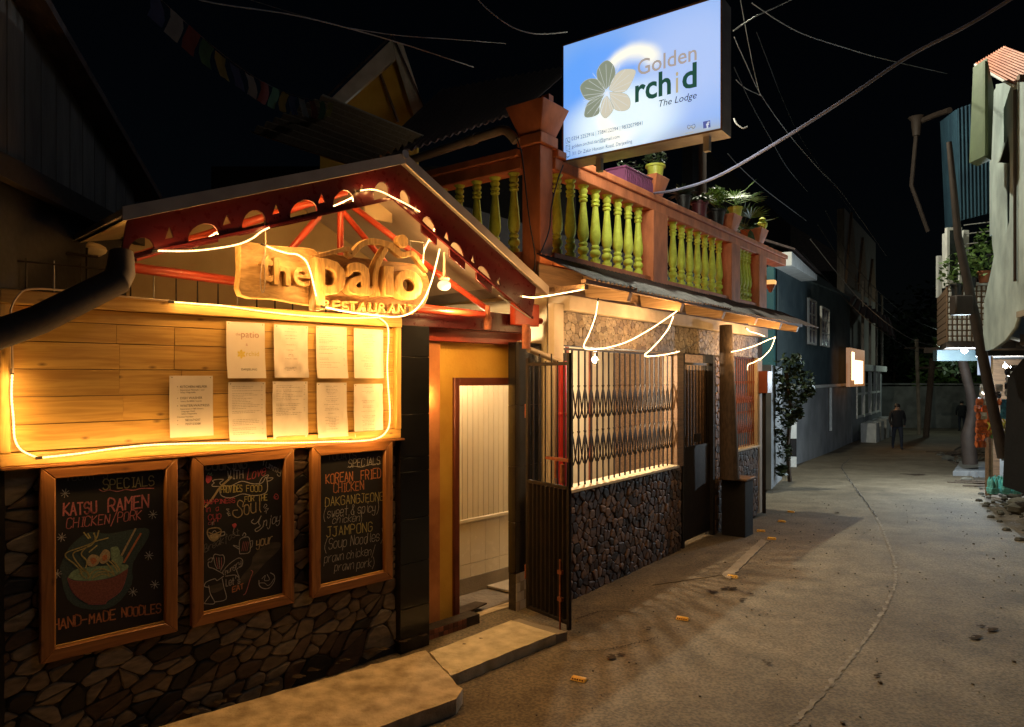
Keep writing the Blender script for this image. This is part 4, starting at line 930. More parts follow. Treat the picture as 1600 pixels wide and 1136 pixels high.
# ------------------------------------------------------------------ glowing rope lights
def rope(label, pts, F=L, y=-.1, r=.0062, mat=None, name='led_rope', seg=6, ys=None, pw=1.0):
    mat = mat or ('rope_front' if F is Q else 'rope' if y < -.09 and y > -.12 and len(pts) > 6 else 'rope_porch')
    V = [Vector(P3(F, *p, (ys[i] if ys else y))) for i, p in enumerate(pts)]; V = smoothpts(V, 6)
    a = tuple(V[0]); T = Thing(name, label, 'rope light', F, a, 'warm rope lights')
    B_ = [V[0]]; acc = 0; lights = []; nxt = .03; tot = 0; step = .009
    for p0, p1 in zip(V, V[1:]):
        l = (p1-p0).length; t = step-acc
        while t <= l: B_.append(p0.lerp(p1, t/l)); t += step
        acc = (acc+l) % step
        t = nxt-tot
        while t <= l:
            lights.append(p0.lerp(p1, max(0, t)/l)); nxt += (.11 if F is Q else .08); t = nxt-tot
        tot += l
    T.part('tube', MB().tube(B_, [r*(1.0 if i % 2 else .72) for i in range(len(B_))], seg), mat)
    E_, col_, off_ = {'rope': (.47, (1, .53, .15), .035), 'rope_porch': (.78, (1, .50, .14), .03), 'rope_front': (1.75, (1, .55, .2), .03)}.get(mat, (0, 0, 0))
    if E_:
        for p in lights: lamp(F, (p.x, p.y-off_, p.z), E_*pw, col_, .01, 'led_light', T)
    mb = MB().tube([V[0], V[0]-(V[1]-V[0]).normalized()*.03], r*1.25, 8); T.part('end_cap', mb, 'black')
    return V
rope('glowing rope running round the pine board from left edge to top', [(19, 585), (18, 620), (21, 655), (23, 685), (32, 702), (48, 711), (62, 716)], y=-.095)
rope('bright rope along the bottom and right edge of the board', [(66, 715), (120, 709), (170, 702), (205, 698), (240, 695), (300, 693), (370, 692), (450, 692), (520, 690), (560, 689), (592, 684), (607, 668), (609, 640), (607, 610), (605, 570), (607, 530), (605, 508), (592, 496)], y=-.112)
rope('bright rope along the top edge of the board', [(272, 472), (310, 475), (350, 478), (400, 485), (450, 491), (500, 495), (550, 497), (592, 496)], y=-.108)
T = Thing('unlit_cable', 'pale unlit cable looping the top left board corner', 'cable', L, P3(L, 20, 585, -.095))
T.part('cable', MB().tube(smoothpts([Vector(P3(L, *p, -.1)) for p in ((20, 583), (18, 520), (17, 485), (28, 462), (45, 452), (90, 453), (180, 462), (272, 471))], 5), .0055, 6), 'rope_off')
rope('rope strung along the left fascia board', [(246, 392), (300, 392), (345, 387), (375, 381), (395, 372), (408, 362), (422, 355)], y=YF-.035, pw=.5)
rope('short rope showing through the second arch from the left', [(308, 384), (322, 374), (342, 361)], y=YF+.10, pw=2.6)
rope('short rope showing through the fourth arch from left', [(452, 347), (475, 339), (498, 331)], y=YF+.10, pw=2.6)
rope('short rope showing through the arch left of the peak', [(519, 323), (535, 316), (554, 307)], y=YF+.10, pw=2.6)
rope('rope crossing the fascia at the gable peak', [(562, 298), (580, 296), (597, 300), (615, 309), (635, 319), (656, 331)], y=YF-.03, pw=.45)
rope('rope behind the top edge of the carved sign', [(415, 384), (432, 391), (450, 396), (465, 398), (478, 408), (485, 425), (490, 445), (494, 463)], y=YS-.12)
rope('rope looped over the first carved letter', [(414, 352), (415, 380), (413, 410), (414, 440), (411, 458), (407, 445), (408, 420), (412, 400)], y=YS-.1, r=.004, mat='rope_off', name='led_rope_unlit')
rope('rope curling below and round the right end of the sign', [(508, 480), (540, 487), (580, 492), (620, 495), (645, 487), (662, 468), (674, 440), (682, 410), (687, 388)], y=YS-.14, pw=2.4)
rope('rope dropping through the right roof opening', [(684, 345), (673, 370), (663, 390), (661, 410), (662, 430)], y=YF+.12, r=.006, pw=2.5)
T = Thing('metal_lantern_frame', 'small wire lantern frame hanging beside the sign end', 'lantern frame', L, P3(L, 656, 400, YS))
q = [P3(L, *p, YS-.02) for p in ((640, 376), (662, 379), (661, 406), (643, 403))]
T.part('wire_frame', MB().tube(q+[q[0]], .004, 6), 'wire')

# ------------------------------------------------------------------ recessed doorway
def LX(px, y): return on(L, px, 600, y)[0]
T = Thing('doorway_wall', 'yellow plaster wall with brown framed door opening', 'wall', L, (.7, .25, 0))
xa, xb = LX(681, .2), LX(707, .2)
T.part('orange_pilaster', MB().box(.272, xa, .14, .3, 0, 2.44), 'orange_wall', bevel=.006)
T.part('yellow_plaster', MB().box(xa+.001, xb, .2, .28, 0, 2.44).box(xb, 1.9, .2, .28, 2.1, 2.44), 'yellow_wall')
T.part('door_frame', MB().box(xb, xb+.06, .17, .30, 0, 2.10), 'brownpaint', bevel=.006)
T.part('door_frame', MB().box(xb+.06, 1.9, .17, .30, 2.03, 2.10), 'brownpaint', bevel=.006)
T.part('door_edge', MB().box(xb+.062, xb+.1, .24, .34, 0, 2.02), 'frame', bevel=.004)
T.part('side_wall', MB().box(.27, .29, .31, 1.0, 0, 2.6), 'orange_wall')
T.part('lintel', MB().box(.27, 1.6, .10, .19, 2.44, 2.56), 'redtube', bevel=.004)
# corner tiles of the raised sill
T.part('sill', MB().box(.275, xb+.15, .02, .138, 0.0, .085), 'mortar')
for i in range(9):
    for j in range(2): T.part('mosaic_tile', MB().box(.275+i*.05+.002, .275+i*.05+.048, .014, .0195, j*.042+.002, j*.042+.040), 'checker', bevel=.001)
# passage behind
T = Thing('passage', 'lit passage lined with cream boards above white tiles', 'passage wall', L, (1.4, .62, 0))
YP = .80
T.part('back_wall', MB().box(.85, 2.6, YP+.012, YP+.06, 0, 2.6), 'oldwood')
zb, zt, zk = .71, 2.5, .13
x = .86
while x < 2.3:
    T.part('wall_board', MB().box(x+.002, x+.068, YP-.006, YP+.011, zb, zt), 'cream', bevel=.002); x += .07
T.part('dado_rail', MB().box(.86, 2.4, YP-.018, YP+.011, zb-.035, zb-.001), 'cream', bevel=.003)
for i in range(8):
    for z0, z1 in ((zk, .26), (.262, zb-.037)): T.part('tile', MB().box(.86+i*.2+.001, .86+i*.2+.199, YP-.002, YP+.011, z0+.001, z1-.001), 'creamtile', bevel=.001)
T.part('skirting', MB().box(.86, 2.4, YP-.01, YP+.011, -.15, zk), 'concrete')
T.part('floor', MB().hexa([(.27, .14, -.2), (2.6, .14, -.2), (2.6, YP+.01, -.3), (.27, YP+.01, -.3)], [(.27, .14, .012), (2.6, .14, .012), (2.6, YP+.01, -.14), (.27, YP+.01, -.14)]), 'slab')
T.part('ceiling', MB().box(.35, 2.6, .29, YP+.01, 2.55, 2.58), 'ceiling')
T.part('end_wall', MB().box(.80, .85, .31, YP+.05, 0, 2.6), 'yellow_wall')
M['bulb_pass'] = emit('bulb_passage', (1, .74, .42), 950)
bulb('bare bulb lighting the passage behind the doorway', L, (1.25, .50, 2.40), .04, 'bulb_pass')
# loose slabs on passage floor
T = Thing('door_mat', 'torn grey mat lying on the passage floor', 'mat', L, (.95, .3, .012))
T.part('fabric', MB().prism([(.74, .3, .013), (.95, .27, .013), (1.25, .33, .013), (1.2, .44, .013), (.9, .42, .013)], (0, 0, .012)), 'stain')
# globe lamp under the porch ceiling
pl = P3(L, 694, 446, -.12); M['globe'] = emit('porch_globe_glow', (1, .66, .33), 1.3)
T = Thing('ceiling_lamp', 'cream oval globe lamp under the right side of the porch', 'ceiling lamp', L, pl)
T.part('globe', MB().ball(pl, .055, 14, 8, (1, 1, .75)), 'globe'); T.part('fitting', MB().lathe([(.036, .04), (.044, .055), (.012, .07), (.008, .26)], pl, 12), 'whitebeam')
lamp(L, (pl[0]+.06, pl[1]-.14, pl[2]-.16), 30, (1, .58, .2), .06, 'globe_light', T)
# wall lantern
M['sconce'] = emit('sconce_glow', (1, .62, .25), 900)
T = Thing('wall_lantern', 'ornate brass wall lantern beside the black tiled post', 'wall lamp', L, P3(L, 663, 600, .12))
p = P3(L, 664, 604, .10)
T.part('bracket', MB().lathe([(.008, -.07), (.022, -.06), (.028, -.02), (.02, .0), (.03, .03), (.034, .07), (.015, .1), (.004, .13)], p, 12), 'oldwood')
T.part('bulb', MB().ball((p[0]-.005, p[1], p[2]-.1), .016, 10, 6), 'sconce')

# ------------------------------------------------------------------ gate leaf
T = Thing('gate', 'open black steel gate leaf with ribbed lower panel', 'gate', G, (0, 0, 0))
GW = .556
T.part('hinge_stile', MB().box(0, .03, -.015, .015, .10, 2.27), 'black', bevel=.002)
T.part('lock_stile', MB().box(GW-.03, GW, -.015, .015, .06, 2.3), 'black', bevel=.002)
for z in (2.2, 1.19, .10): T.part('cross_rail', MB().box(.031, GW-.031, -.013, .013, z, z+.028), 'black', bevel=.002)
for i in range(6):
    x = .09+i*.078; T.part('bar', MB().tube([(x, 0, 1.22), (x, 0, 2.30 if i % 2 else 2.24)], .007, 8), 'black')
mb = MB(); xs = [.032+(GW-.064)*i/36 for i in range(37)]
for i, x in enumerate(xs):
    y = -.012 if i % 4 in (0, 1) else .012; mb.v += [(x, y, .13), (x, y, 1.188)]
for i in range(36): mb.f.append((2*i, 2*i+2, 2*i+3, 2*i+1))
T.part('ribbed_panel', mb, 'black', smooth=False)
T.part('bolt', MB().tube([(GW-.09, -.03, -.0), (GW-.09, -.03, .62)], .008, 8).box(GW-.115, GW-.065, -.04, -.014, .28, .31).box(GW-.115, GW-.065, -.04, -.014, .5, .53), 'rust')
T.part('latch', MB().box(GW-.26, GW+.02, -.04, -.016, 1.42, 1.445).tube([(GW-.12, -.05, 1.28), (GW-.12, -.05, 1.42)], .012, 8).tube([(GW-.04, -.05, 1.25), (GW-.04, -.05, 1.40)], .02, 8), 'rust')
T.part('hinge', MB().tube([(-.01, 0, 1.75), (-.01, 0, 1.87)], .014, 8), 'rust'); T.part('hinge', MB().tube([(-.01, 0, .35), (-.01, 0, .47)], .014, 8), 'rust')
# black tiled column behind gate
T = Thing('tiled_column', 'black tiled column behind the open gate', 'pillar', Q, (-.5, .4, 0))
T.part('core', MB().box(-.66, -.27, .22, .30, 0, 2.42), 'mortar')
for a, c in ((.34, .8), (.8, 1.3), (1.3, 1.85), (1.85, 2.42)):
    T.part('tile', MB().box(-.664, -.27, .213, .219, a+.002, c-.002), 'blacktile', bevel=.001); T.part('tile', MB().box(-.667, -.661, .22, .30, a+.002, c-.002), 'blacktile', bevel=.001)
for i in range(4):
    for j in range(4): T.part('mosaic_tile', MB().box(-.66+i*.06+.001, -.66+i*.06+.059, .214, .2195, j*.085+.001, j*.085+.083), 'creamtile' if (i+j) % 3 else 'slab', bevel=.001)
T = Thing('down_pipe', 'bright red drain pipe behind the gate bars', 'drain pipe', Q, (-.33, -.06, .3))
T.part('pipe', MB().tube([(-.33, -.06, .2), (-.33, -.06, 2.25)], .042, 14), 'redpipe')
for z in (1.35, 1.75): T.part('collar', MB().lathe([(.045, 0), (.048, .005), (.048, .03), (.045, .035)], (-.33, -.06, z), 14), 'redpipe')
T.part('side_pipe', MB().tube([(-.245, -.05, 1.0), (-.245, -.05, 2.2)], .022, 10), 'redpipe')

# ------------------------------------------------------------------ restaurant building (stone faced)
T = Thing('restaurant_building', 'stone-faced restaurant front with barred windows and awning', 'building', Q, (2.5, 1.5, 0))
def wallp(x0, x1, z0, z1, y0=0.0, y1=.16, mat='mortar', name='wall'): return T.part(name, MB().box(x0, x1, y0, y1, z0, z1), mat)
wallp(-.24, 2.36, 0, 1.02); wallp(-.24, 5.42, 2.40, 2.74); wallp(3.45, 4.2, 0, 2.40); wallp(4.2, 5.2, 0, 1.04); wallp(5.2, 5.42, 0, 2.40, mat='whitebeam', name='pier')
T.part('pier', MB().box(-.40, -.242, -.02, .05, 0, 2.78), 'whitebeam', bevel=.005)
T.part('pier', MB().box(2.24, 2.42, -.02, .16, 1.02, 2.40), 'oldwood', bevel=.004)
T.part('beam', MB().box(-.24, 5.45, -.08, .16, 2.72, 2.86), 'whitebeam', bevel=.006)
T.part('window_sill', MB().box(-.24, 2.24, -.05, .17, 1.021, 1.05), 'cream', bevel=.004); T.part('window_sill', MB().box(4.2, 5.2, -.05, .17, 1.041, 1.07), 'cream', bevel=.004)
rq = random.Random(31)
add_stones(T, cells(-.24, 2.36, .0, 1.015, .088, .09, rq, shear=.0), 0, .022, .004, 'cobble', rq, limit=290, restmat='cobble_i')
mb = MB()
for ar, pl in cells(3.46, 4.2, 0, 1.0, .1, .09, rq)+cells(4.2, 5.2, 0, 1.03, .1, .09, rq)+cells(3.46, 4.2, 1.0, 2.38, .1, .09, rq): stone_verts(mb, pl, 0, .015, .004, rq)
T.part('stonework', mb, 'cobble_i', kind='stuff', smooth=False)
mb = MB()
for ar, pl in cells(-.24, 5.2, 2.40, 2.715, .085, .075, rq): stone_verts(mb, pl, 0, .003, .0015, rq)
T.part('stonework', mb, 'upstone', kind='stuff', smooth=False)
# interior: bright porch room
T.part('interior_wall', MB().box(-.2, 5.4, 1.55, 1.6, 0, 2.86), 'cream'); T.part('interior_floor', MB().box(-.2, 5.4, .16, 1.55, -.02, .0), 'concrete')
T.part('interior_ceiling', MB().box(-.2, 5.4, .17, 1.6, 2.862, 2.9), 'ceiling'); T.part('partition', MB().box(-.24, -.2, .17, .55, 0, 2.86), 'cream')
T.part('partition', MB().box(3.5, 3.55, .17, 1.55, 0, 2.86), 'oldwood')
for x in (.25, .95): T.part('inner_door_frame', MB().box(x, x+.09, 1.45, 1.549, 0, 2.1), 'brownpaint')
T.part('inner_door_frame', MB().box(.34, .95, 1.45, 1.549, 2.02, 2.1), 'brownpaint'); T.part('inner_door', MB().box(.34, .95, 1.50, 1.548, .02, 2.02), 'whitebeam')
for x in (1.55, 2.15, 2.75): T.part('inner_post', MB().box(x, x+.05, 1.5, 1.549, 0, 2.86), 'brownpaint')
# panelled strips on the bright back wall
for i in range(12): T.part('wall_board', MB().box(1.62+i*.15, 1.62+i*.15+.142, 1.535, 1.549, .0, 2.8), 'cream', bevel=.002)

# window grille of folding lattice
def grille(label, x0, x1, z0, z1, n, y, mat='black', group=None):
    T = Thing('window_grille', label, 'window grille', Q, ((x0+x1)/2, y, z0))
    T.part('top_rail', MB().box(x0, x1, y-.008, y+.008, z1, z1+.02), mat); dx = (x1-x0-.02)/(n-1)
    barm = MB().box(-.009, .009, -.006, .006, 0, z1-z0).mesh('bar', mat)
    H = z1-z0; sp = .17
    me = {}
    for k, zc in enumerate((z0+H*.62, z0+H*.28)):
        for sgn in (1, -1):
            mb = MB(); a = -dx*.5*sgn; q = []
            for i in range(9):
                t = i/8; u = (t-.5)*2; xx = dx*.5*sgn*(u**3*.5+u*.5); q.append((xx, y*0, (t-.5)*sp*2*.95))
            for i in range(8):
                (xa_, _, za_), (xb2, _, zb2) = q[i], q[i+1]; ww = .0075
                mb.hexa([(xa_-ww, -.004, za_), (xa_+ww, -.004, za_), (xa_+ww, .004, za_), (xa_-ww, .004, za_)], [(xb2-ww, -.004, zb2), (xb2+ww, -.004, zb2), (xb2+ww, .004, zb2), (xb2-ww, .004, zb2)])
            me[(k, sgn)] = mb.mesh('lattice_strip', mat)
    for i in range(n):
        x = x0+.01+dx*i; T.inst('bar', barm, (x, y, z0))
        if i < n-1:
            for k, zc in enumerate((z0+H*.62, z0+H*.28)):
                for sgn in (1, -1): T.inst('lattice_strip', me[(k, sgn)], (x+dx/2, y-.011*sgn, zc))
    return T
grille('wide folding lattice grille across the brightly lit window', -.235, 2.235, 1.052, 2.36, 22, .05)
grille('narrow folding lattice grille of the far window', 4.25, 5.18, 1.072, 2.38, 11, .05, 'rust')
T = Thing('barred_door', 'dark steel door with upright bars in its upper half', 'door', Q, (2.93, .05, 0))
T.part('door_frame', MB().box(2.42, 2.48, -.01, .1, 0, 2.395).box(3.39, 3.448, -.01, .1, 0, 2.395), 'blackflat'); T.part('top_rail', MB().box(2.481, 3.389, .03, .06, 2.26, 2.29), 'black')
T.part('lower_panel', MB().box(2.481, 3.389, .035, .055, .06, 1.2), 'black'); T.part('mid_rail', MB().box(2.481, 3.389, .03, .06, 1.201, 1.23), 'black')
bm_ = MB().tube([(0, 0, 0), (0, 0, 1.02)], .008, 6).mesh('bar', 'black')
for i in range(9): T.inst('bar', bm_, (2.54+i*.1, .045, 1.235))
T.part('lock', MB().box(2.85, 3.0, .0, .029, 1.28, 1.38), 'black')
for i in range(9): T.part('wood_slat', MB().box(2.49+i*.1, 2.49+i*.1+.09, .09, .105, 1.1, 2.2), 'oldwood')

# tapering support post and plinth
xb_ = on(Q, 1152, 790, -.24)[0]; zb_ = gz(3, 9.6)
T = Thing('support_post', 'rusty tapering post on a black square plinth under the eave', 'post', Q, (xb_, -.24, zb_))
T.part('plinth', MB().box(xb_-.16, xb_+.16, -.40, -.08, zb_-.03, .74), 'blackflat', bevel=.01); T.part('plinth_cap', MB().box(xb_-.19, xb_+.19, -.43, -.05, .741, .77), 'oldwood', bevel=.006)
q0, q1 = P3(Q, 1140, 742, -.23), P3(Q, 1134, 528, -.20)
T.part('post', MB().tube([(q0[0], q0[1], .771), ((q0[0]+q1[0])/2, -.215, 1.75), (q1[0], q1[1], 2.79)], [.125, .105, .08], 16), 'bark')
T = Thing('meter_box', 'small brown meter box at the building corner', 'meter box', Q, (5.3, -.02, 1.9))
T.part('box', MB().box(5.24, 5.46, -.14, -.001, 1.86, 2.2), 'brownpaint', bevel=.005); T.part('conduit', MB().tube([(5.35, -.05, 0.0), (5.35, -.05, 1.859)], .03, 8), 'blackflat')

# lit bulb inside the barred window
bulb('bare glowing bulb behind the wide window grille', Q, Q.l(at(930, 562, 8.15)), .034)
b0 = Q.l(at(930, 562, 8.15)); T = Thing('bulb_flex', 'short flex holding the window bulb', 'cable', Q, (b0.x, b0.y, b0.z)); T.part('flex', MB().tube([(b0.x, b0.y, b0.z+.09), (b0.x, b0.y, 2.86)], .004, 6), 'wire')

# ------------------------------------------------------------------ corrugated awning
T = Thing('awning', 'rusty corrugated lean-to awning below the balcony', 'awning', Q, (2.6, -.3, 2.85))
ra = random.Random(8); x = -.66; k = 0
while x < 5.8:
    wd = .78; z1, z0 = 3.19+ra.uniform(-.006, .006), 2.90+ra.uniform(-.012, .012); dzz = .004*(k % 2)
    T.part('roof_sheet', MB().corr((x, -.58+ra.uniform(-.015, .015), z0+dzz), (x+wd+.05, -.58+ra.uniform(-.015, .015), z0+dzz+.004), (x+wd+.05, -.005, z1+dzz), (x, -.005, z1+dzz), 11, .010, .002), 'corr'); x += wd; k += 1
for x in (.07, 1.22, 2.4, 3.55, 4.6, 5.45):
    T.part('rafter', MB().hexa([(x, -.50, 2.795), (x+.07, -.50, 2.795), (x+.07, -.06, 2.87), (x, -.06, 2.87)], [(x, -.53, 2.875), (x+.07, -.53, 2.875), (x+.07, -.02, 3.14), (x, -.02, 3.14)]), 'rafter', bevel=.003)
T.part('eave_batten', MB().box(-.64, 5.8, -.50, -.455, 2.89, 2.925), 'oldwood')
T.part('soffit_board', MB().box(-.64, 5.8, -.021, -.004, 2.865, 3.1), 'oldwood')
T.part('end_board', MB().box(-.66, -.60, -.5, .2, 2.84, 2.88), 'oldwood')

# ropes of the stone front
rope('rope from porch corner to first rafter', [(815, 463), (832, 465), (850, 463), (875, 459), (913, 452)], Q, -.47)
rope('rope falling from first rafter then sweeping to the second', [(934, 471), (930, 495), (921, 520), (912, 542), (925, 546), (950, 543), (980, 534), (1010, 518), (1035, 502), (1058, 486)], Q, -.40)
rope('rope falling from second rafter and turning right', [(1052, 494), (1045, 512), (1032, 530), (1018, 545), (1007, 556), (1025, 556), (1045, 553), (1062, 549)], Q, -.38)
T = Thing('slack_wire', 'thin dark wire continuing to the support post', 'cable', Q, P3(Q, 1062, 549, -.3)); T.part('wire', MB().tube([P3(Q, 1062, 549, -.35), P3(Q, 1085, 537, -.3), P3(Q, 1112, 519, -.2)], .004, 5), 'wiredark')
rope('far rope beyond the post rising to the eave', [(1142, 550), (1160, 546), (1180, 540), (1200, 531), (1211, 527)], Q, -.40)
rope('far rope hanging with its end by the narrow window', [(1211, 528), (1204, 545), (1192, 558), (1178, 566), (1169, 570), (1168, 579)], Q, -.38)
rope('short rope bits fixed under the far eave', [(1166, 513), (1172, 518), (1183, 521), (1195, 526)], Q, -.48)

# ------------------------------------------------------------------ balcony
T = Thing('balcony', 'orange balcony with lime yellow turned balusters', 'balcony', Q, (2.5, .5, 3.1))
X0 = -.593
T.part('slab', MB().box(X0+.02, 6.4, .02, 3.2, 3.0, 3.12), 'orange'); T.part('base_rail', MB().box(X0+.21, 5.3, -.01, .16, 3.121, 3.24), 'orange', bevel=.006)
T.part('base_rail', MB().box(X0+.01, X0+.18, .21, 3.2, 3.121, 3.24), 'orange', bevel=.006)
T.part('top_rail', MB().box(X0+.21, 6.6, -.02, .20, 3.99, 4.10), 'orange', bevel=.008); T.part('rail_cap', MB().box(X0+.21, 6.6, -.05, .23, 4.101, 4.17), 'orange', bevel=.008)
T.part('top_rail', MB().box(X0-.0, X0+.18, .21, 3.2, 3.99, 4.10), 'orange', bevel=.008); T.part('rail_cap', MB().box(X0-.03, X0+.2, .235, 3.2, 4.101, 4.17), 'orange', bevel=.008)
def cap(x, y, w0, w1, z0, z1):
    return MB().hexa([(x-w0, y-w0, z0), (x+w0, y-w0, z0), (x+w0, y+w0, z0), (x-w0, y+w0, z0)], [(x-w1, y-w1, z1), (x+w1, y-w1, z1), (x+w1, y+w1, z1), (x-w1, y+w1, z1)])
T.part('pillar', MB().box(X0, X0+.2, 0, .2, 2.9, 4.17), 'orange', bevel=.006); T.part('pillar_collar', MB().box(X0-.035, X0+.235, -.035, .235, 4.175, 4.27), 'orange', bevel=.006)
T.part('pillar_cap', cap(X0+.1, .1, .12, .21, 4.271, 4.53), 'orange', bevel=.006); T.part('pillar_finial', MB().box(X0+.02, X0+.09, -.08, -.0, 4.531, 4.60), 'orange')
for xa, xb in ((1.55, 1.92), (3.98, 4.32), (5.15, 5.5)):
    T.part('pillar', MB().box(xa, xb, -.045, .18, 3.0, 3.989), 'orange', bevel=.006)
    T.part('pillar_cap', cap((xa+xb)/2, .09, .10, .17, 4.172, 4.40), 'orange', bevel=.006)
bal = MB().lathe([(.05, 0), (.05, .05), (.034, .055), (.034, .075), (.05, .09), (.056, .11), (.05, .135), (.034, .15), (.045, .165), (.045, .18), (.033, .195), (.052, .24), (.056, .29), (.052, .34), (.040, .46), (.031, .56), (.029, .585), (.043, .595), (.043, .612), (.03, .62), (.045, .635), (.045, .65), (.031, .66), (.043, .685), (.045, .70), (.033, .72), (.05, .735), (.055, .75)], seg=14).mesh('baluster', 'lime')
def brow(xs, ys):
    for x in xs:
        for y in ys: T.inst('baluster', bal, (x, y, 3.24))
brow([X0+.37+i*.232 for i in range(8)], [.07]); brow([2.06+i*.248 for i in range(8)], [.07]); brow([4.42+i*.14 for i in range(5)], [.07])
brow([X0+.09], [.36+i*.225 for i in range(12)])
# inner floor level room wall behind
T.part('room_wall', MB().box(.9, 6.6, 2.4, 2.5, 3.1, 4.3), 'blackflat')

# pots and plants standing on the balcony rail
def pot(mb, c, r, h): mb.lathe([(r*.68, 0), (r*.95, h*.86), (r*1.12, h*.87), (r*1.12, h), (r*.98, h), (r*.92, h*.9), (.001, h*.88)], c, 16)
def blades(mb, c, n, ln, rg, droop=.5, wd=.017, up=.8):
    n = int(n*1.6); ln *= 1.15
    for k in range(n):
        q = rg.uniform(0, 2*math.pi); e = rg.uniform(.3, up*1.4); l = ln*rg.uniform(.6, 1.1); d = Vector((math.cos(q)*math.cos(e), math.sin(q)*math.cos(e), math.sin(e))); s_ = Vector((-math.sin(q), math.cos(q), 0))
        P = [Vector(c)+d*l*t-Vector((0, 0, 1))*droop*l*t*t for t in (0, .33, .66, 1)]; W_ = [wd*.6, wd, wd*.8, .001]; n0 = len(mb.v)
        for p, w_ in zip(P, W_): mb.v += [tuple(p-s_*w_), tuple(p+s_*w_)]
        for i in range(3): mb.f.append((n0+2*i, n0+2*i+1, n0+2*i+3, n0+2*i+2))
def leaves(mb, c, rad, n, size, rg, sq=(1, 1, 1)):
    for k in range(n):
        d = Vector((rg.gauss(0, 1), rg.gauss(0, 1), rg.gauss(0, 1))).normalized()*rg.uniform(.35, 1)**.6; p = Vector(c)+Vector((d.x*rad*sq[0], d.y*rad*sq[1], d.z*rad*sq[2]))
        a = Vector((rg.gauss(0, 1), rg.gauss(0, 1), rg.gauss(0, .6))).normalized(); b_ = a.cross(Vector((rg.gauss(0, 1), rg.gauss(0, 1), rg.gauss(0, 1)))).normalized(); s_ = size*rg.uniform(.6, 1.3)
        mb.poly([p-a*s_, p+b_*s_*.42, p+a*s_, p-b_*s_*.42])
def fan(mb, c, rg, r=.16):                   # palm fan
    q0 = rg.uniform(0, 6.28); e = rg.uniform(.1, .9); d = Vector((math.cos(q0)*math.cos(e), math.sin(q0)*math.cos(e), math.sin(e))); s_ = d.cross(Vector((0, 0, 1))).normalized(); u = s_.cross(d)
    hub = Vector(c)+d*r*.8; mb.tube([Vector(c), hub], .004, 4)
    for k in range(11):
        a = (k-5)*.22; v = (d*math.cos(a)+s_*math.sin(a))*r*rg.uniform(.85, 1.1); n_ = v.cross(u).normalized()*r*.045
        mb.poly([hub, hub+v*.5-n_, hub+v+Vector((0, 0, -.03)), hub+v*.5+n_])
rp = random.Random(77)
def potted(label, px, py, r, h, mat, kind, y=.1, z=4.17, ls='leaf', **k):
    x = on(Q, px, py, y)[0]; T = Thing('potted_plant', label, 'potted plant', Q, (x, y, z), 'pots on the balcony rail')
    mb = MB(); pot(mb, (x, y, z), r, h); T.part('pot', mb, mat); T.part('soil', MB().lathe([(r*.9, 0), (r*.6, .01)], (x, y, z+h*.9), 12), 'soil')
    c = (x, y, z+h)
    if kind == 'blades': mb = MB(); blades(mb, c, k.get('n', 34), k.get('ln', .25), rp, k.get('droop', .6)); T.part('foliage', mb, ls, smooth=False)
    if kind == 'bush': k['n'] = int(k.get('n', 110)*1.7); k['rad'] = k.get('rad', .12)*1.2; mb = MB(); T.part('stem', MB().tube([c, (x, y, z+h+k.get('st', .1))], .008, 5), 'bark'); leaves(mb, (x, y, z+h+k.get('st', .1)+.04), k.get('rad', .12), k.get('n', 110), k.get('ls_', .03), rp, k.get('sq', (1, 1, .8))); T.part('foliage', mb, ls, smooth=False)
    if kind == 'palm':
        mb = MB()
        for q in range(k.get('n', 9)): fan(mb, (x, y, z+h+.02+rp.uniform(0, .08)), rp, k.get('ln', .2))
        T.part('foliage', mb, ls, smooth=False)
    return T
x0_, x1_ = on(Q, 963, 280, .1)[0], on(Q, 1008, 280, .1)[0]
T = Thing('planter_box', 'purple rectangular planter box on the rail under the sign', 'planter', Q, ((x0_+x1_)/2, .1, 4.17))
T.part('trough', MB().hexa([(x0_+.03, .02, 4.172), (x1_-.03, .02, 4.172), (x1_-.03, .19, 4.172), (x0_+.03, .19, 4.172)], [(x0_, -.01, 4.33), (x1_, -.01, 4.33), (x1_, .22, 4.33), (x0_, .22, 4.33)]), 'pot_purple', bevel=.004)
T.part('rim', MB().box(x0_-.012, x1_+.012, -.022, .232, 4.331, 4.35), 'pot_purple', bevel=.003)
for i in range(14):
    u = x0_+.03+(x1_-x0_-.06)*i/13; T.part('rib', MB().box(u-.004, u+.004, -.012, .008, 4.19, 4.325), 'pot_purple')
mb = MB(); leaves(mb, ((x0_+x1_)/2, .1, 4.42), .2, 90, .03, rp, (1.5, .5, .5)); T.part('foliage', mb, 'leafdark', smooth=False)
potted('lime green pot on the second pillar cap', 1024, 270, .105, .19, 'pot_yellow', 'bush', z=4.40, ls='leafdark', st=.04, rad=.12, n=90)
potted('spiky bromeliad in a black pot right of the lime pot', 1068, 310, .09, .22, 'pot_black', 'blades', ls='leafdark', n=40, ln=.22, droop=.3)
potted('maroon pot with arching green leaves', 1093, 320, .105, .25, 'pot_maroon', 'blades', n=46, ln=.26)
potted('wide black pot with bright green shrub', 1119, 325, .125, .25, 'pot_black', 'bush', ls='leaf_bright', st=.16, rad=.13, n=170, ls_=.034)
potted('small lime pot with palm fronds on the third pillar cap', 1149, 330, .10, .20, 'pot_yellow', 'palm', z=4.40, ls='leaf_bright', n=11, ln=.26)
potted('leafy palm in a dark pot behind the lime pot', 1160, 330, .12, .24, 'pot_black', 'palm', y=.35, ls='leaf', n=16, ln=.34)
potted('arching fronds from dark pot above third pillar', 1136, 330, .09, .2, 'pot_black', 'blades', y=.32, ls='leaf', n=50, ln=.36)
potted('green pot with a bare stem near the rail end', 1176, 400, .12, .25, 'pot_green', 'blades', z=4.17, ls='leafdark', n=30, ln=.2)
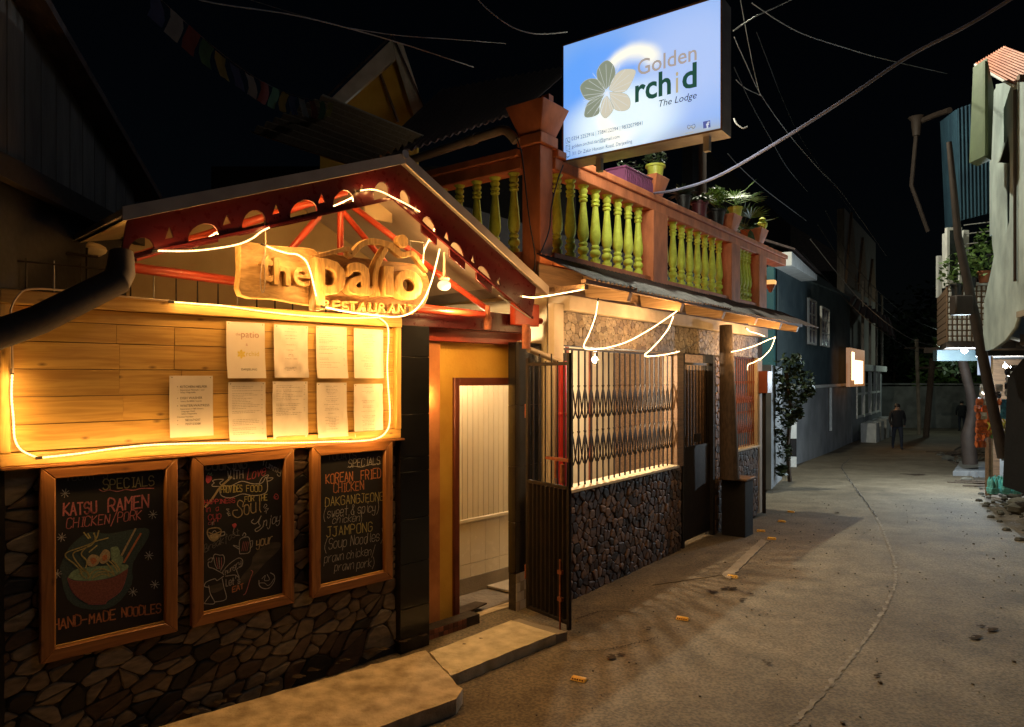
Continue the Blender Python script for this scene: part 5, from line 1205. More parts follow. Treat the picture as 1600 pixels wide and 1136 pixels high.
# urn finial and lit cups at the end of the rail
x = on(Q, 1191, 380, .1)[0]
T = Thing('urn_finial', 'yellow urn finial on the last pillar cap', 'finial', Q, (x, .1, 4.40)); T.part('urn', MB().lathe([(.05, 0), (.06, .03), (.03, .05), (.075, .12), (.08, .17), (.04, .22), (.055, .24), (.02, .27)], (x, .1, 4.402), 14), 'lime')
x, z = on(Q, 1204, 445, -.05); M['cup_glow'] = emit('cup_lamp_glow', (1, .5, .14), 1.1)
T = Thing('cup_lamp', 'small orange cup lamp glowing on the balcony end', 'lamp', Q, (x, -.05, z)); T.part('cup', MB().lathe([(.02, -.12), (.05, -.06), (.085, .0)], (x, -.05, z), 14), 'orange'); T.part('shade', MB().lathe([(.085, .002), (.09, .05), (.075, .07)], (x, -.05, z), 14), 'cup_glow')
# grey pipe along the side rail
T = Thing('roof_gutter', 'pale plastic gutter pipe along the side of the balcony', 'gutter', Q, (X0-.02, 1.2, 4.2))
T.part('pipe', MB().tube(smoothpts([Vector((X0-.06, .22, 4.22)), Vector((X0-.09, .32, 4.33)), Vector((X0-.1, .5, 4.335)), Vector((X0-.1, 1.2, 4.30)), Vector((X0-.1, 2.6, 4.24))], 5), .042, 12), 'greytube')
T.part('joint', MB().tube([(X0-.1, .66, 4.327), (X0-.1, .76, 4.322)], .049, 12), 'greytube')
for lb_, pts in (('dark cable hanging down the corner pillar face', [(807, 215), (815, 240), (822, 300), (828, 350), (836, 400), (833, 440)]), ('dark cable curving across the pillar to the awning', [(845, 395), (858, 360), (862, 320), (872, 280), (880, 258)])):
    a = P3(Q, *pts[0], -.03); T = Thing('hanging_cable', lb_, 'cable', Q, a); T.part('cable', MB().tube(smoothpts([Vector(P3(Q, *p, -.05)) for p in pts], 4), .006, 6), 'wiredark')

# ------------------------------------------------------------------ lodge sign
m, nt, b = new_mat('sign_face'); N = nt.nodes; Lk = nt.links; M['sign_face'] = m
tc = N.new('ShaderNodeTexCoord')
def blob(cx, cz, rx, rz, rot=0):
    mp = N.new('ShaderNodeMapping'); mp.vector_type = 'TEXTURE'; mp.inputs['Location'].default_value = (cx, 0, cz); mp.inputs['Scale'].default_value = (rx, 1, rz); mp.inputs['Rotation'].default_value = (0, rot, 0)
    Lk.new(tc.outputs['Object'], mp.inputs[0]); g = N.new('ShaderNodeTexGradient'); g.gradient_type = 'SPHERICAL'; Lk.new(mp.outputs[0], g.inputs[0]); return g.outputs[1]
def mixc(f, a, c):
    x = N.new('ShaderNodeMix'); x.data_type = 'RGBA'; Lk.new(f, x.inputs[0])
    for s_, v in ((6, a), (7, c)):
        if isinstance(v, tuple): x.inputs[s_].default_value = (*v, 1)
        else: Lk.new(v, x.inputs[s_])
    return x.outputs[2]
def cramp(f, p0, p1):
    c = N.new('ShaderNodeMapRange'); c.inputs['From Min'].default_value = p0; c.inputs['From Max'].default_value = p1; c.interpolation_type = 'SMOOTHSTEP'; Lk.new(f, c.inputs[0]); return c.outputs[0]
# (texture coordinates are measured from the sign's own base point at its middle)
sw, sh, sz0 = 1.48, 1.08, 4.09; CXS, CZS = sw/2, sz0
def sp(px, py): x, z = on(S, px, py, 0); return x-CXS, z-CZS
col = mixc(cramp(blob(*sp(1080, 90), .9, .8), 0, .8), (.20, .42, .90), (.40, .56, .94))  # uneven backlight and tube hot spots painted into the glow colour
col = mixc(cramp(blob(*sp(930, 120), .62, .42), 0, .6), col, (.13, .38, .98))
col = mixc(cramp(blob(*sp(970, 190), .70, .44), .0, .6), col, (.80, .96, 1.02))
col = mixc(cramp(blob(*sp(1120, 235), .75, .30, .15), .0, .75), col, (.42, .42, .26))
wob = N.new('ShaderNodeTexNoise'); wob.inputs['Scale'].default_value = 3.0; Lk.new(tc.outputs['Object'], wob.inputs[0]); wm = N.new('ShaderNodeMath'); wm.operation = 'MULTIPLY_ADD'; wm.inputs[1].default_value = .28; wm.inputs[2].default_value = -.14; Lk.new(wob.outputs[0], wm.inputs[0]); wa = N.new('ShaderNodeMath'); wa.operation = 'ADD'; Lk.new(wm.outputs[0], wa.inputs[0]); Lk.new(blob(*sp(985, 150), .42, .52), wa.inputs[1]); ring = wa.outputs[0]
import itertools
def band(v, lo, mid, hi):
    a = N.new('ShaderNodeMapRange'); a.interpolation_type = 'SMOOTHSTEP'; a.inputs['From Min'].default_value = lo; a.inputs['From Max'].default_value = mid; Lk.new(v, a.inputs[0])
    c = N.new('ShaderNodeMapRange'); c.interpolation_type = 'SMOOTHSTEP'; c.inputs['From Min'].default_value = mid; c.inputs['From Max'].default_value = hi; c.inputs['To Min'].default_value = 1; c.inputs['To Max'].default_value = 0; Lk.new(v, c.inputs[0])
    x = N.new('ShaderNodeMath'); x.operation = 'MULTIPLY'; Lk.new(a.outputs[0], x.inputs[0]); Lk.new(c.outputs[0], x.inputs[1]); return x.outputs[0]
rb1 = band(ring, .0, .24, .55)
def mulv(a, c):
    x = N.new('ShaderNodeMath'); x.operation = 'MULTIPLY'; Lk.new(a, x.inputs[0]); Lk.new(c, x.inputs[1]); return x.outputs[0]
col = mixc(mulv(rb1, cramp(blob(*sp(985, 95), .36, .22), 0, .5)), col, (1.1, 1.05, .85))
col = mixc(mulv(rb1, cramp(blob(*sp(958, 205), .30, .26), 0, .5)), col, (1.1, 1.08, .95))
col = mixc(mulv(rb1, cramp(blob(*sp(1000, 225), .32, .2), 0, 1.2)), col, (.6, .8, 1.05))
b.inputs['Base Color'].default_value = (.25, .28, .32, 1); Lk.new(col, b.inputs['Emission Color']); b.inputs['Emission Strength'].default_value = 1.0; b.inputs['Roughness'].default_value = .35
T = Thing('lodge_sign', 'backlit blue lodge sign with an orchid flower', 'sign', S, (CXS, 0, CZS))
T.part('face', MB().box(.008, sw-.008, 0, .004, sz0+.012, sz0+sh-.012), 'sign_face')
M['signback'] = emit('sign_rear_fill', (1, .98, .78), 8.5)  # unseen rear glow, set brighter than the face to light the balcony
T.part('cabinet', MB().box(0, sw, .0045, .24, sz0, sz0+.02).box(0, .02, .0045, .24, sz0+.021, sz0+sh).box(sw-.02, sw, .0045, .24, sz0+.021, sz0+sh).box(.021, sw-.021, .0045, .24, sz0+sh-.02, sz0+sh), 'roofmetal')
T.part('edge_trim', MB().box(-.006, sw+.006, -.006, -.0005, sz0-.004, sz0+.011).box(-.006, sw+.006, -.006, -.0005, sz0+sh-.011, sz0+sh+.004).box(-.006, .007, -.006, -.0005, sz0+.012, sz0+sh-.012).box(sw-.007, sw+.006, -.006, -.0005, sz0+.012, sz0+sh-.012), 'oldwood')
T.part('rear_face', MB().box(.021, sw-.021, .232, .239, sz0+.021, sz0+sh-.021), 'signback')
for x in (.3, 1.3): T.part('bracket', MB().box(x, x+.05, .08, .13, sz0-.12, sz0-.001), 'roofmetal')
for nm, c, s_ in (('petal_green', (.40, .46, .34), .62), ('petal_cream', (.86, .82, .66), .72), ('petal_vein', (.8, .85, .9), .9), ('sign_green', (.03, .14, .10), .5), ('sign_cream', (.62, .55, .50), .62), ('sign_gold', (.62, .55, .34), .75), ('sign_dark', (.03, .05, .08), .4), ('sign_ink', (.08, .13, .25), .6), ('sign_fb', (.1, .13, .4), .8), ('petal_edge', (.55, .58, .5), .8)):
    M[nm] = emit(nm, c, s_)
    M[nm].node_tree.nodes['Principled BSDF'].inputs['Base Color'].default_value = (*[v*.3 for v in c], 1)
def z6(x, y): return (860+x/4.207, y/4.207)
def SPt(pts, y): return [on(S, *z6(*p), y) for p in pts]
pet = [('petal_green', [(365, 590), (320, 540), (305, 480), (330, 425), (375, 398), (415, 430), (428, 480), (410, 540)]), ('petal_green', [(360, 600), (320, 645), (250, 660), (215, 630), (197, 570), (240, 525), (300, 520), (345, 560)]),
       ('petal_green', [(355, 620), (325, 690), (320, 745), (270, 770), (225, 765), (235, 700), (260, 665), (310, 650)]), ('petal_cream', [(372, 630), (400, 670), (415, 720), (365, 778), (330, 740), (335, 690), (350, 650)]),
       ('petal_cream', [(390, 605), (450, 610), (500, 620), (525, 660), (520, 710), (480, 730), (425, 720), (400, 670)]), ('petal_cream', [(385, 590), (400, 540), (440, 480), (490, 455), (558, 462), (545, 520), (500, 595), (440, 610)])]
for i, (mt, pts) in enumerate(pet):
    y = -.0012-.0004*i; q = smooth2(SPt(pts, y)+[SPt(pts, y)[0]], 4)[:-1]
    T.adopt('petal', curve_mesh([q], y, y), mt)
    c = SPt([(372, 610)], -.004)[0]; cx_ = sum(p[0] for p in q)/len(q); cz_ = sum(p[1] for p in q)/len(q); mb = MB()
    for k in range(5):
        a = (k-2)*.28; dx, dz = (cx_-c[0])*1.5, (cz_-c[1])*1.5; e = (c[0]+dx*math.cos(a)-dz*math.sin(a), c[1]+dx*math.sin(a)+dz*math.cos(a)); stroke(mb, [c, e], .0025, -.004)
    T.part('petal_vein', mb, 'petal_vein', smooth=False)
    mb = MB(); stroke(mb, q+[q[0]], .004, -.0042); T.part('petal_outline', mb, 'petal_edge', smooth=False)
def stext(txt, x, y, x2, cap_px, mat, slope=None, bev=0, off=0, shear=0, tx=None):
    (xa, za), (xb2, zb2) = on(S, *z6(x, y), -.003), on(S, *z6(x2, y if tx is None else tx), -.003); zt_ = on(S, *z6(x, y-cap_px), -.003)[1]
    size = (zt_-za)/.73; me = text_mesh(txt, size, 0, 0, 0, 0, off=off); wd = max(v.co.x for v in me.vertices)
    T.adopt('lettering', text_mesh(txt, size, xa, za, -.003, -.003, sx=(xb2-xa)/wd, shear=shear, off=off, rot=math.atan2(zb2-za, xb2-xa) if tx else 0), mat)
stext('Golden', 568, 498, 962, 105, 'sign_cream', off=.002)
stext('rch', 548, 672, 792, 160, 'sign_green', off=.006); stext('i', 818, 610, 842, 150, 'sign_gold', off=.004); stext('d', 862, 590, 962, 165, 'sign_green', off=.006)
stext('The Lodge', 705, 705, 958, 45, 'sign_dark', shear=.22)
stext('0354 2252916 | 7384122294 | 9832079841', 138, 925, 605, 26, 'sign_ink'); stext('golden.orchid.darj@gmail.com', 140, 975, 455, 24, 'sign_ink'); stext('3/1 Dr Zakir Hussain Road, Darjeeling', 142, 1022, 538, 24, 'sign_ink')
for yy in (925, 972, 1015):
    q = SPt([(102, yy-15), (128, yy-20), (128, yy+12), (102, yy+17)], -.003); mb = MB(); stroke(mb, q+[q[0]], .004, -.003)
    if yy == 925: stroke(mb, SPt([(112, 925-8), (114, 930), (124, 930)], -.003), .005, -.0032)
    if yy == 972: stroke(mb, SPt([(102, 960), (128, 965)], -.003), .003, -.0032); stroke(mb, SPt([(102, 972), (128, 975)], -.003), .003, -.0032)
    if yy == 1015: stroke(mb, SPt([(108, 1030), (115, 1040), (122, 1028)], -.003), .004, -.0032)
    T.part('icon', mb, 'sign_green', smooth=False)
q = SPt([(1003, 800), (1050, 790), (1052, 836), (1005, 845)], -.003); T.adopt('social_icon', curve_mesh([q], -.003, -.003), 'sign_fb'); stext('f', 1025, 842, 1046, 40, 'petal_vein', off=.003)
stext('trip', 900, 850, 948, 24, 'sign_gold'); stext('reviews', 885, 882, 940, 12, 'sign_gold')
T.part('icon', (lambda mb: (stroke(mb, smooth2(SPt([(900, 835), (905, 822), (925, 828), (945, 815), (952, 830), (940, 845), (925, 835), (910, 848), (900, 835)], -.0035), 3), .003, -.0035), mb)[1])(MB()), 'sign_dark', smooth=False)
# steel post carrying sign and street lamp
lp = Q.w(7.05, 1.0, 0)
T = Thing('street_lamp', 'tall street lamp behind the sign throwing greenish light', 'street lamp', W, (lp.x, lp.y, gz(lp.x, lp.y)))
T.part('pole', MB().tube([(lp.x-.55, lp.y+.25, gz(lp.x, lp.y)), (lp.x-.55, lp.y+.25, 9.6)], [.09, .06], 10), 'darkpipe'); T.part('arm', MB().tube([(lp.x-.55, lp.y+.25, 9.5), (lp.x, lp.y, 9.64)], .03, 8), 'darkpipe')
M['street_glow'] = emit('street_lamp_glow', (.72, 1, .72), 60)
T.part('lamp_head', MB().lathe([(.06, .1), (.16, .05), (.17, .0)], (lp.x, lp.y, 9.5), 14), 'darkpipe'); T.part('bulb', MB().ball((lp.x, lp.y, 9.44), .06, 12, 8), 'street_glow')
so_ = lamp(W, (lp.x, lp.y, 9.3), 1950, (1, .97, .76), .07, 'street_lamp_light', T, spot=156)
so_.data.spot_blend = .22; so_.rotation_euler = Vector((.55, -.1, -.83)).to_track_quat('-Z', 'Y').to_euler()

# ------------------------------------------------------------------ overhead cables
def cable(label, pts, r, mat, n=6):
    V = smoothpts([at(*p) for p in pts], n); T = Thing('overhead_cable', label, 'cable', W, tuple(V[0])); T.part('cable', MB().tube(V, r, 6), mat); return T
cable('thick grey cable sweeping from the balcony rail to the upper right', [(1022, 302, 7.9), (1060, 296, 7.2), (1120, 276, 6.6), (1215, 222, 6.0), (1320, 155, 5.6), (1420, 88, 5.4), (1520, 35, 5.2), (1640, -40, 5.0)], .014, 'cable')
cable('pale wire crossing the upper left sky to the gable', [(250, -20, 5), (330, 4, 5.3), (450, 22, 5.8), (540, 43, 6.3), (640, 72, 7.2), (740, 105, 8.2)], .0055, 'wire')
cable('thin wire branching right from the knotted crossing', [(540, 43, 6.3), (620, 55, 7), (700, 61, 8), (790, 68, 9)], .004, 'wire')
cable('dark wire parallel above the pale crossing wire', [(360, -10, 5.5), (450, 18, 6), (520, 38, 6.3)], .004, 'wiredark')
cable('short sagging wire at the top left of the sign', [(735, -15, 6.5), (760, 25 - 12, 6.6), (800, 42, 6.8), (840, 53, 7.1), (886, 50, 7.4)], .006, 'wire')
cable('bright cable rising right from behind the sign', [(1146, 48, 7), (1180, 26, 7.2), (1215, 10, 7.4), (1260, -12, 7.6)], .007, 'wire')
cable('knotted wire drooping right into the dark sky', [(1175, 5, 8), (1220, 35, 8.4), (1260, 55, 9), (1315, 73, 9.8), (1380, 92, 11), (1480, 115, 13)], .006, 'wire')
for i, (lb_, pts) in enumerate((('steep wire falling from the street lamp past the sign', [(1155, -10, 8), (1168, 60, 8.1), (1178, 110, 8.4), (1188, 150, 8.6)]), ('long wire falling right of the sign towards the far road', [(1147, 58, 7.5), (1166, 100, 8), (1190, 150, 9), (1235, 213, 11), (1280, 265, 14), (1320, 308, 18), (1385, 400, 26)]),
                              ('thin dark wire behind the long falling wire', [(1182, 50, 9), (1205, 110, 10), (1225, 160, 12), (1260, 230, 15), (1330, 330, 22)]), ('short link wire joining the long falling wire', [(1150, 125, 8), (1165, 138, 8.3), (1188, 149, 8.8)]),
                              ('low wire curving down from the sign corner', [(1147, 105, 7.6), (1175, 165, 8.5), (1200, 210, 9.5), (1230, 262, 11), (1262, 300, 13)]), ('lowest wire under the sign corner', [(1137, 240, 8), (1160, 265, 8.5), (1200, 300, 10), (1260, 345, 13)]))):
    cable(lb_, pts, .0045, 'wire' if i in (0, 1, 3) else 'wiredark')
cable('small white wire hook at the sign edge', [(1147, 185, 6), (1150, 192, 6), (1160, 200, 6), (1168, 198, 6)], .007, 'wire', 4)
for i, lb_ in enumerate(('upper far cable sagging over the road', 'middle far cable sagging over the road', 'lower far cable sagging over the road', 'lowest far cable reaching the poles')):
    d = i*22; cable(lb_, [(1290-i*12, 330+d, 22), (1340, 420+d, 25), (1400, 480+d*.8, 30), (1440, 505+d*.7, 33), (1480, 520+d*.5, 36)], .014, 'wire' if i == 2 else 'wiredark')

# ------------------------------------------------------------------ dark house at the upper left
NA = math.degrees(math.atan2(1, -.14)); Nf = Fr(-2.06-.14*0, 0, NA)
def NP(px, py, y=0): return P3(Nf, px, py, y)
M['nboard'] = mk('grey_boarding', (.20, .17, .14), (.13, .11, .09), rough=.8, scale=4, bump=.3, stretch=(3, 3, .6), rand=.15)
T = Thing('neighbour_house', 'dark boarded gable of the house at the upper left', 'house', Nf, (3.5, 0, 0))
xa = NP(186, 338)[0]; ze = 3.2
x1 = xa+.28; x0 = x1-4.2
def ztop(x):
    a, c = NP(20, 0), NP(212, 305); return a[2]+(x-a[0])*(c[2]-a[2])/(c[0]-a[0])
x = x1
while x > x0:
    xl = x-.165; T.part('wall_board', MB().prism([(xl+.004, 0, ze), (x-.004, 0, ze), (x-.004, 0, max(ze+.02, ztop(x))), (xl+.004, 0, ztop(xl))], (0, .03, 0)), 'nboard', bevel=.002); x -= .165
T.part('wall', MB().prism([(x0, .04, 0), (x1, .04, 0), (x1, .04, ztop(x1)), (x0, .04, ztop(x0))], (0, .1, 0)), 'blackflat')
T.part('eave_board', MB().box(x0, x1+.1, -.06, -.001, ze-.12, ze-.001), 'darkpipe')
mb = MB(); bar2(mb, (x0, ztop(x0)), (x1+.1, ztop(x1+.1)), -.16, .6, .0, .05); T.part('roof', mb, 'corr')
# wood lean-to below it
T = Thing('lean_to_roof', 'low plank lean-to roof in the dark at the far left', 'roof', W, tuple(at(60, 420, 5.6)))
q = [at(-60, 318, 4.4), at(0, 352, 4.9), at(135, 425, 6.2), at(60, 470, 6.2), at(-60, 430, 5.2)]
for k in range(7):
    t0, t1 = k/7+.01, (k+1)/7-.01; a, b_ = q[0].lerp(q[2], t0), q[0].lerp(q[2], t1); c, d = q[4].lerp(q[3], t1), q[4].lerp(q[3], t0)
    T.part('plank', MB().prism([a, b_, c, d], (0, 0, .02)), 'oldwood')
T.part('edge_pole', MB().tube([q[0], q[2]], .025, 8), 'darkpipe')
T = Thing('wall_railing', 'dark iron railing behind the left end of the board', 'railing', L, (-2.5, .5, 2.2))
T.part('rail', MB().tube([(-3.6, .5, 2.85), (-1.9, .5, 2.85)], .01, 6), 'black')
for i in range(12): T.part('bar', MB().tube([(-3.5+i*.14, .5, 2.0), (-3.5+i*.14, .5, 2.9)], .008, 6), 'black')
T = Thing('rain_gutter', 'big dark gutter pipe slanting across the board corner', 'gutter', W, tuple(at(192, 432, 3.72)))
T.part('pipe', MB().tube([at(-90, 553, 3.15), at(60, 500, 3.45), at(188, 436, 3.72)], .072, 14), 'darkpipe'); T.part('end_elbow', MB().tube([at(180, 440, 3.71), at(189, 425, 3.73), at(190, 395, 3.76)], [.074, .07, .06], 14), 'darkpipe')
T.part('lamp_globe', MB().ball(at(136, 390, 4.6), .10, 14, 8, (1.2, 1, .5)), 'cream')
T = Thing('side_wall', 'dark side wall with a yellow strip at the left edge', 'wall', L, (-2.8, .05, 0))
T.part('wall', MB().box(-3.6, -2.53, .02, .15, 1.65, 2.6), 'yellow_wall'); T.part('post', MB().box(-2.56, -2.50, -.05, .0, 1.655, 2.6), 'black', bevel=.003)

# dark houses behind the porch
T = Thing('gabled_house', 'tall gabled house with pale carved bargeboards behind the porch', 'house', W, (-3, 13.2, 0)); Y = 13
def quadpx(pts, d): return MB().prism([at(px, py, yy) for px, py, yy in pts], d)
T.part('bargeboard', quadpx([(478, 192, Y), (498, 196, Y), (617, 92, Y), (612, 62, Y)], (0, .08, 0)), 'whitebeam'); T.part('bargeboard', quadpx([(613, 62, Y), (618, 92, Y), (650, 192, Y), (668, 186, Y), (630, 70, Y)], (0, .08, 0)), 'whitebeam')
T.part('gable_wall', quadpx([(500, 196, Y+.3), (617, 90, Y+.3), (652, 196, Y+.3), (652, 600, Y+.3), (500, 600, Y+.3)], (0, .2, 0)), 'yellow_wall')
T.part('roof', quadpx([(612, 58, Y-.1), (475, 188, Y-.1), (475, 188, Y+4), (612, 58, Y+4)], (0, 0, .06)), 'corr'); T.part('roof', quadpx([(614, 58, Y-.1), (672, 190, Y-.1), (672, 190, Y+4), (614, 58, Y+4)], (0, 0, .06)), 'corr')
T.part('gable_strut', MB().tube([at(593, 112, Y+.2), at(622, 190, Y+.2)], .03, 6), 'oldwood')
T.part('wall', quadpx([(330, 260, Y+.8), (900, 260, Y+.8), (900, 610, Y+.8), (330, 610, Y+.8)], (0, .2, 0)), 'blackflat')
T = Thing('corrugated_canopy', 'weathered corrugated canopy sheet behind the porch peak', 'canopy', W, tuple(at(520, 205, 9)))
T.part('roof_sheet', MB().corr(at(392, 206, 8.6), at(505, 152, 10.2), at(660, 215, 9.2), at(560, 262, 7.8), 9, .03, .01), 'rafter')
T.part('edge_batten', MB().tube([at(505, 150, 10.2), at(660, 214, 9.2)], .03, 6), 'whitebeam')
T = Thing('dark_roof', 'dark red tin roof beyond the corner pillar', 'roof', W, tuple(at(740, 200, 10)))
T.part('roof_sheet', MB().corr(at(560, 262, 8.4), at(815, 172, 9.2), at(900, 100, 12.5), at(690, 140, 12.5), 22, .02, .01), 'corr')
# prayer flags
T = Thing('prayer_flags', 'string of faded prayer flags hanging across the dark sky', 'flags', W, tuple(at(240, -5, 5.5)))
F0, F1 = at(225, -25, 5.6), at(520, 160, 9.5); rf = random.Random(4); fm = ['nboard', 'orange_wall', 'whitebeam', 'greenpanel', 'teal2']
for k_, nm in (('flag_blue', (.06, .08, .2)), ('flag_red', (.25, .04, .03)), ('flag_green', (.05, .14, .06)), ('flag_yellow', (.4, .3, .06)), ('flag_white', (.35, .34, .32))): M[k_] = mk(k_, tuple(v*.4 for v in nm), rough=.9, bump=0)
def sag(t): p = F0.lerp(F1, t); p.z -= .25*math.sin(math.pi*t); return p
T.part('string', MB().tube([sag(i/16) for i in range(17)], .004, 5), 'wiredark')
for k in range(15):
    a, b_ = sag(k/15+.008), sag((k+1)/15-.012); mb = MB(); n0 = 0; h = .22
    for j in range(4):
        for i in range(4):
            p = a.lerp(b_, i/3); mb.v.append((p.x+.02*math.sin(j+k), p.y+.03*math.sin(i*2+k+j), p.z-h*j/3-.01))
    for j in range(3):
        for i in range(3): mb.f.append((j*4+i, j*4+i+1, j*4+i+5, j*4+i+4))
    T.part('flag', mb, ['flag_blue', 'flag_white', 'flag_red', 'flag_green', 'flag_yellow'][k % 5])

# ------------------------------------------------------------------ teal building down the road, left side
p1, p2 = Vector((7.03, 18.5, 0)), Vector((14.7, 30.5, 0)); ang = math.degrees(math.atan2(p2.y-p1.y, p2.x-p1.x)); ln = (p2-p1).length
B1 = Fr(p1.x, p1.y, ang); zg = -.9
T = Thing('teal_building', 'teal corrugated upper floor over a pale plastered wall', 'building', B1, (ln/2, 3, zg))
T.part('lower_wall', MB().box(0, ln, 0, .3, zg, 1.75), 'paleblue'); T.part('ledge', MB().box(-.1, ln, -.08, .0, 1.76, 1.86), 'white')
T.part('upper_wall', MB().box(0, ln, .1, .3, 1.751, 5.6), 'teal'); T.part('attic', MB().box(.5, ln, 2.5, 2.8, 5.0, 9.0), 'blackflat')
T.part('corrugated_cladding', MB().corr((0, .06, 1.87), (ln, .06, 1.87), (ln, .06, 5.6), (0, .06, 5.0), 62, .03, .01, 4), 'teal')
T.part('side_wall', MB().box(-.2, -.001, .1, 6, zg, 5.0), 'teal2')
T.part('eave_fascia', MB().hexa([(-.5, -.4, 4.95), (3.2, -.4, 5.0), (3.2, .05, 5.0), (-.5, .05, 4.95)], [(-.5, -.4, 5.3), (3.2, -.4, 5.15), (3.2, .05, 5.15), (-.5, .05, 5.3)]), 'white')
T.part('roof', MB().hexa([(-.6, -.5, 5.31), (3.3, -.5, 5.17), (3.3, 4, 7.2), (-.6, 4, 7.2)], [(-.6, -.5, 5.36), (3.3, -.5, 5.22), (3.3, 4, 7.3), (-.6, 4, 7.3)]), 'corr')
def win(T, F, px0, px1, py0, py1, y, pane, nx=2, nz=3):
    x0, z1 = on(F, px0, py0, y); x1, z0 = on(F, px1, py1, y); f = T.part('window', MB().box(x0, x1, y-.05, y+.02, z0, z0+.05).box(x0, x1, y-.05, y+.02, z1-.05, z1).box(x0, x0+.06, y-.05, y+.02, z0+.051, z1-.051).box(x1-.06, x1, y-.05, y+.02, z0+.051, z1-.051), 'white')
    T.part('pane', MB().box(x0+.061, x1-.061, y+.0, y+.01, z0+.051, z1-.051), pane, parent=f); mb = MB()
    for i in range(1, nx): x = x0+(x1-x0)*i/nx; mb.box(x-.02, x+.02, y-.03, y-.001, z0+.052, z1-.052)
    for i in range(1, nz): z = z0+(z1-z0)*i/nz; mb.box(x0+.062, x1-.062, y-.045, y-.031, z-.02, z+.02)
    T.part('mullion', mb, 'white', parent=f); return f
win(T, B1, 1262, 1274, 465, 540, .0, 'glassblue'); win(T, B1, 1282, 1294, 478, 543, .0, 'glassblue')
T.part('wall_pipe', MB().tube([(ln*.56, -.08, .2), (ln*.56, -.08, 1.74)], .05, 8), 'white')
# shop building beyond
p3 = Vector((20.2, 38.5, 0)); B2 = Fr(p2.x+.05, p2.y+.05, math.degrees(math.atan2(p3.y-p2.y, p3.x-p2.x))); ln2 = (p3-p2).length
T = Thing('shop_building', 'tall narrow shop building with a white framed shop window', 'building', B2, (ln2/2, 3, zg))
T.part('upper_wall', MB().box(0, ln2, .3, .6, 2.4, 9.5), 'nboard'); T.part('lower_wall', MB().box(0, ln2*.12, .0, .3, zg, 2.4).box(ln2*.93, ln2, 0, .3, zg, 2.4).box(ln2*.121, ln2*.929, .0, .3, zg, .25), 'paleblue')
T.part('lintel', MB().box(-.1, ln2, -.25, .3, 2.41, 2.7), 'white'); T.part('interior', MB().box(ln2*.12, ln2*.93, 2.5, 2.6, zg, 2.4), 'brownpaint')
for u in (.12, .34, .56, .75, .9): T.part('window_post', MB().box(ln2*u, ln2*u+.14, -.05, .1, .251, 2.4), 'white')
for z in (.26, 1.3): T.part('window_rail', MB().box(ln2*.12, ln2*.93, -.02, .05, z, z+.1), 'white')
for i, u in enumerate((.35, 1.9, 3.9, 5.9)): T.part('planter', MB().box(u, u+1.0, -.9, -.3, zg, .12), 'white')
for i in range(3): T.part('gable', MB().prism([(i*3.3, .2, 6.2), (i*3.3+3, .2, 6.2), (i*3.3+1.5, .2, 9.6-.6*i)], (0, .1, 0)), 'oldwood')
for u in (1.2, 3.4, 5.6, 7.6): T.part('balcony_post', MB().box(u, u+.1, -.3, -.2, 2.71, 6.4), 'nboard')
M['shop_glow'] = emit('lit_sign_face', (1, .62, .30), 5)
M['shop_glow2'] = emit('lit_sign_edge', (.9, .35, .1), .3)
s0, s1 = P3(B2, 1331, 598, -.7), P3(B2, 1349, 553, -.7)
T = Thing('lit_shop_sign', 'small glowing warm vertical shop sign over the far shop window', 'sign', B2, (s0[0], -.7, s0[2]))
T.part('box', MB().box(s0[0]-.3, s1[0]+.5, -.68, -.55, s0[2]-.15, s1[2]+.15), 'shop_glow2'); T.part('lit_panel', MB().box(s0[0]+.1, s0[0]+.6, -.70, -.681, s0[2]+.1, s1[2]).box(s0[0]+.75, s1[0]-.1, -.70, -.681, s0[2]-.05, s1[2]-.3), 'shop_glow')
# more dark houses
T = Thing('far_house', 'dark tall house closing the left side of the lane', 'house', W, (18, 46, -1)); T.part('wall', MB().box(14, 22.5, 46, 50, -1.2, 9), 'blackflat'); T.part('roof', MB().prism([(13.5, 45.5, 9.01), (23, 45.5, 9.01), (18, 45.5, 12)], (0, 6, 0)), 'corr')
T = Thing('ragged_awning', 'torn tin awning and cables above the far shop', 'awning', W, tuple(at(1360, 490, 30))); T.part('roof_sheet', MB().corr(at(1326, 475, 29), at(1400, 530, 34), at(1392, 500, 36), at(1335, 462, 31), 8, .06, .02), 'corr')

# climbing plant on the wall
T = Thing('climbing_plant', 'dark leafy climbing plant at the corner of the lane', 'plant', W, tuple(gnd(1236, 742))); g = gnd(1233, 745)
rc = random.Random(9); mb = MB()
for k, (px, py, r_) in enumerate(((1226, 585, .38), (1240, 603, .34), (1258, 596, .2), (1231, 628, .3), (1222, 652, .24), (1236, 655, .12), (1218, 682, .14), (1226, 706, .17), (1221, 735, .12), (1252, 622, .16), (1243, 570, .2), (1218, 606, .3), (1266, 612, .1), (1247, 645, .1))):
    c = at(px, py, 14.0); leaves(mb, c, r_, int(40+260*r_), .05+.03*rc.random(), rc, (1.0, .6, 1.15))
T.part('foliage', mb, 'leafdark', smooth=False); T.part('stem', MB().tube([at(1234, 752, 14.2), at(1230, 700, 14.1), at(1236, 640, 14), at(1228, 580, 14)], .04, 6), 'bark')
T = Thing('garden_wall', 'pale corner wall below the climbing plant', 'wall', W, (gnd(1225, 745).x, 15, -.2)); T.part('wall', MB().prism([at(1205, 765, 13.6), at(1222, 748, 15), at(1222, 575, 15), at(1205, 570, 13.6)], (-.15, .1, 0)), 'paleblue')
T = Thing('leaning_board', 'striped black and white post standing at the wall corner', 'post', W, tuple(gnd(1238, 735))); g = gnd(1239, 730)
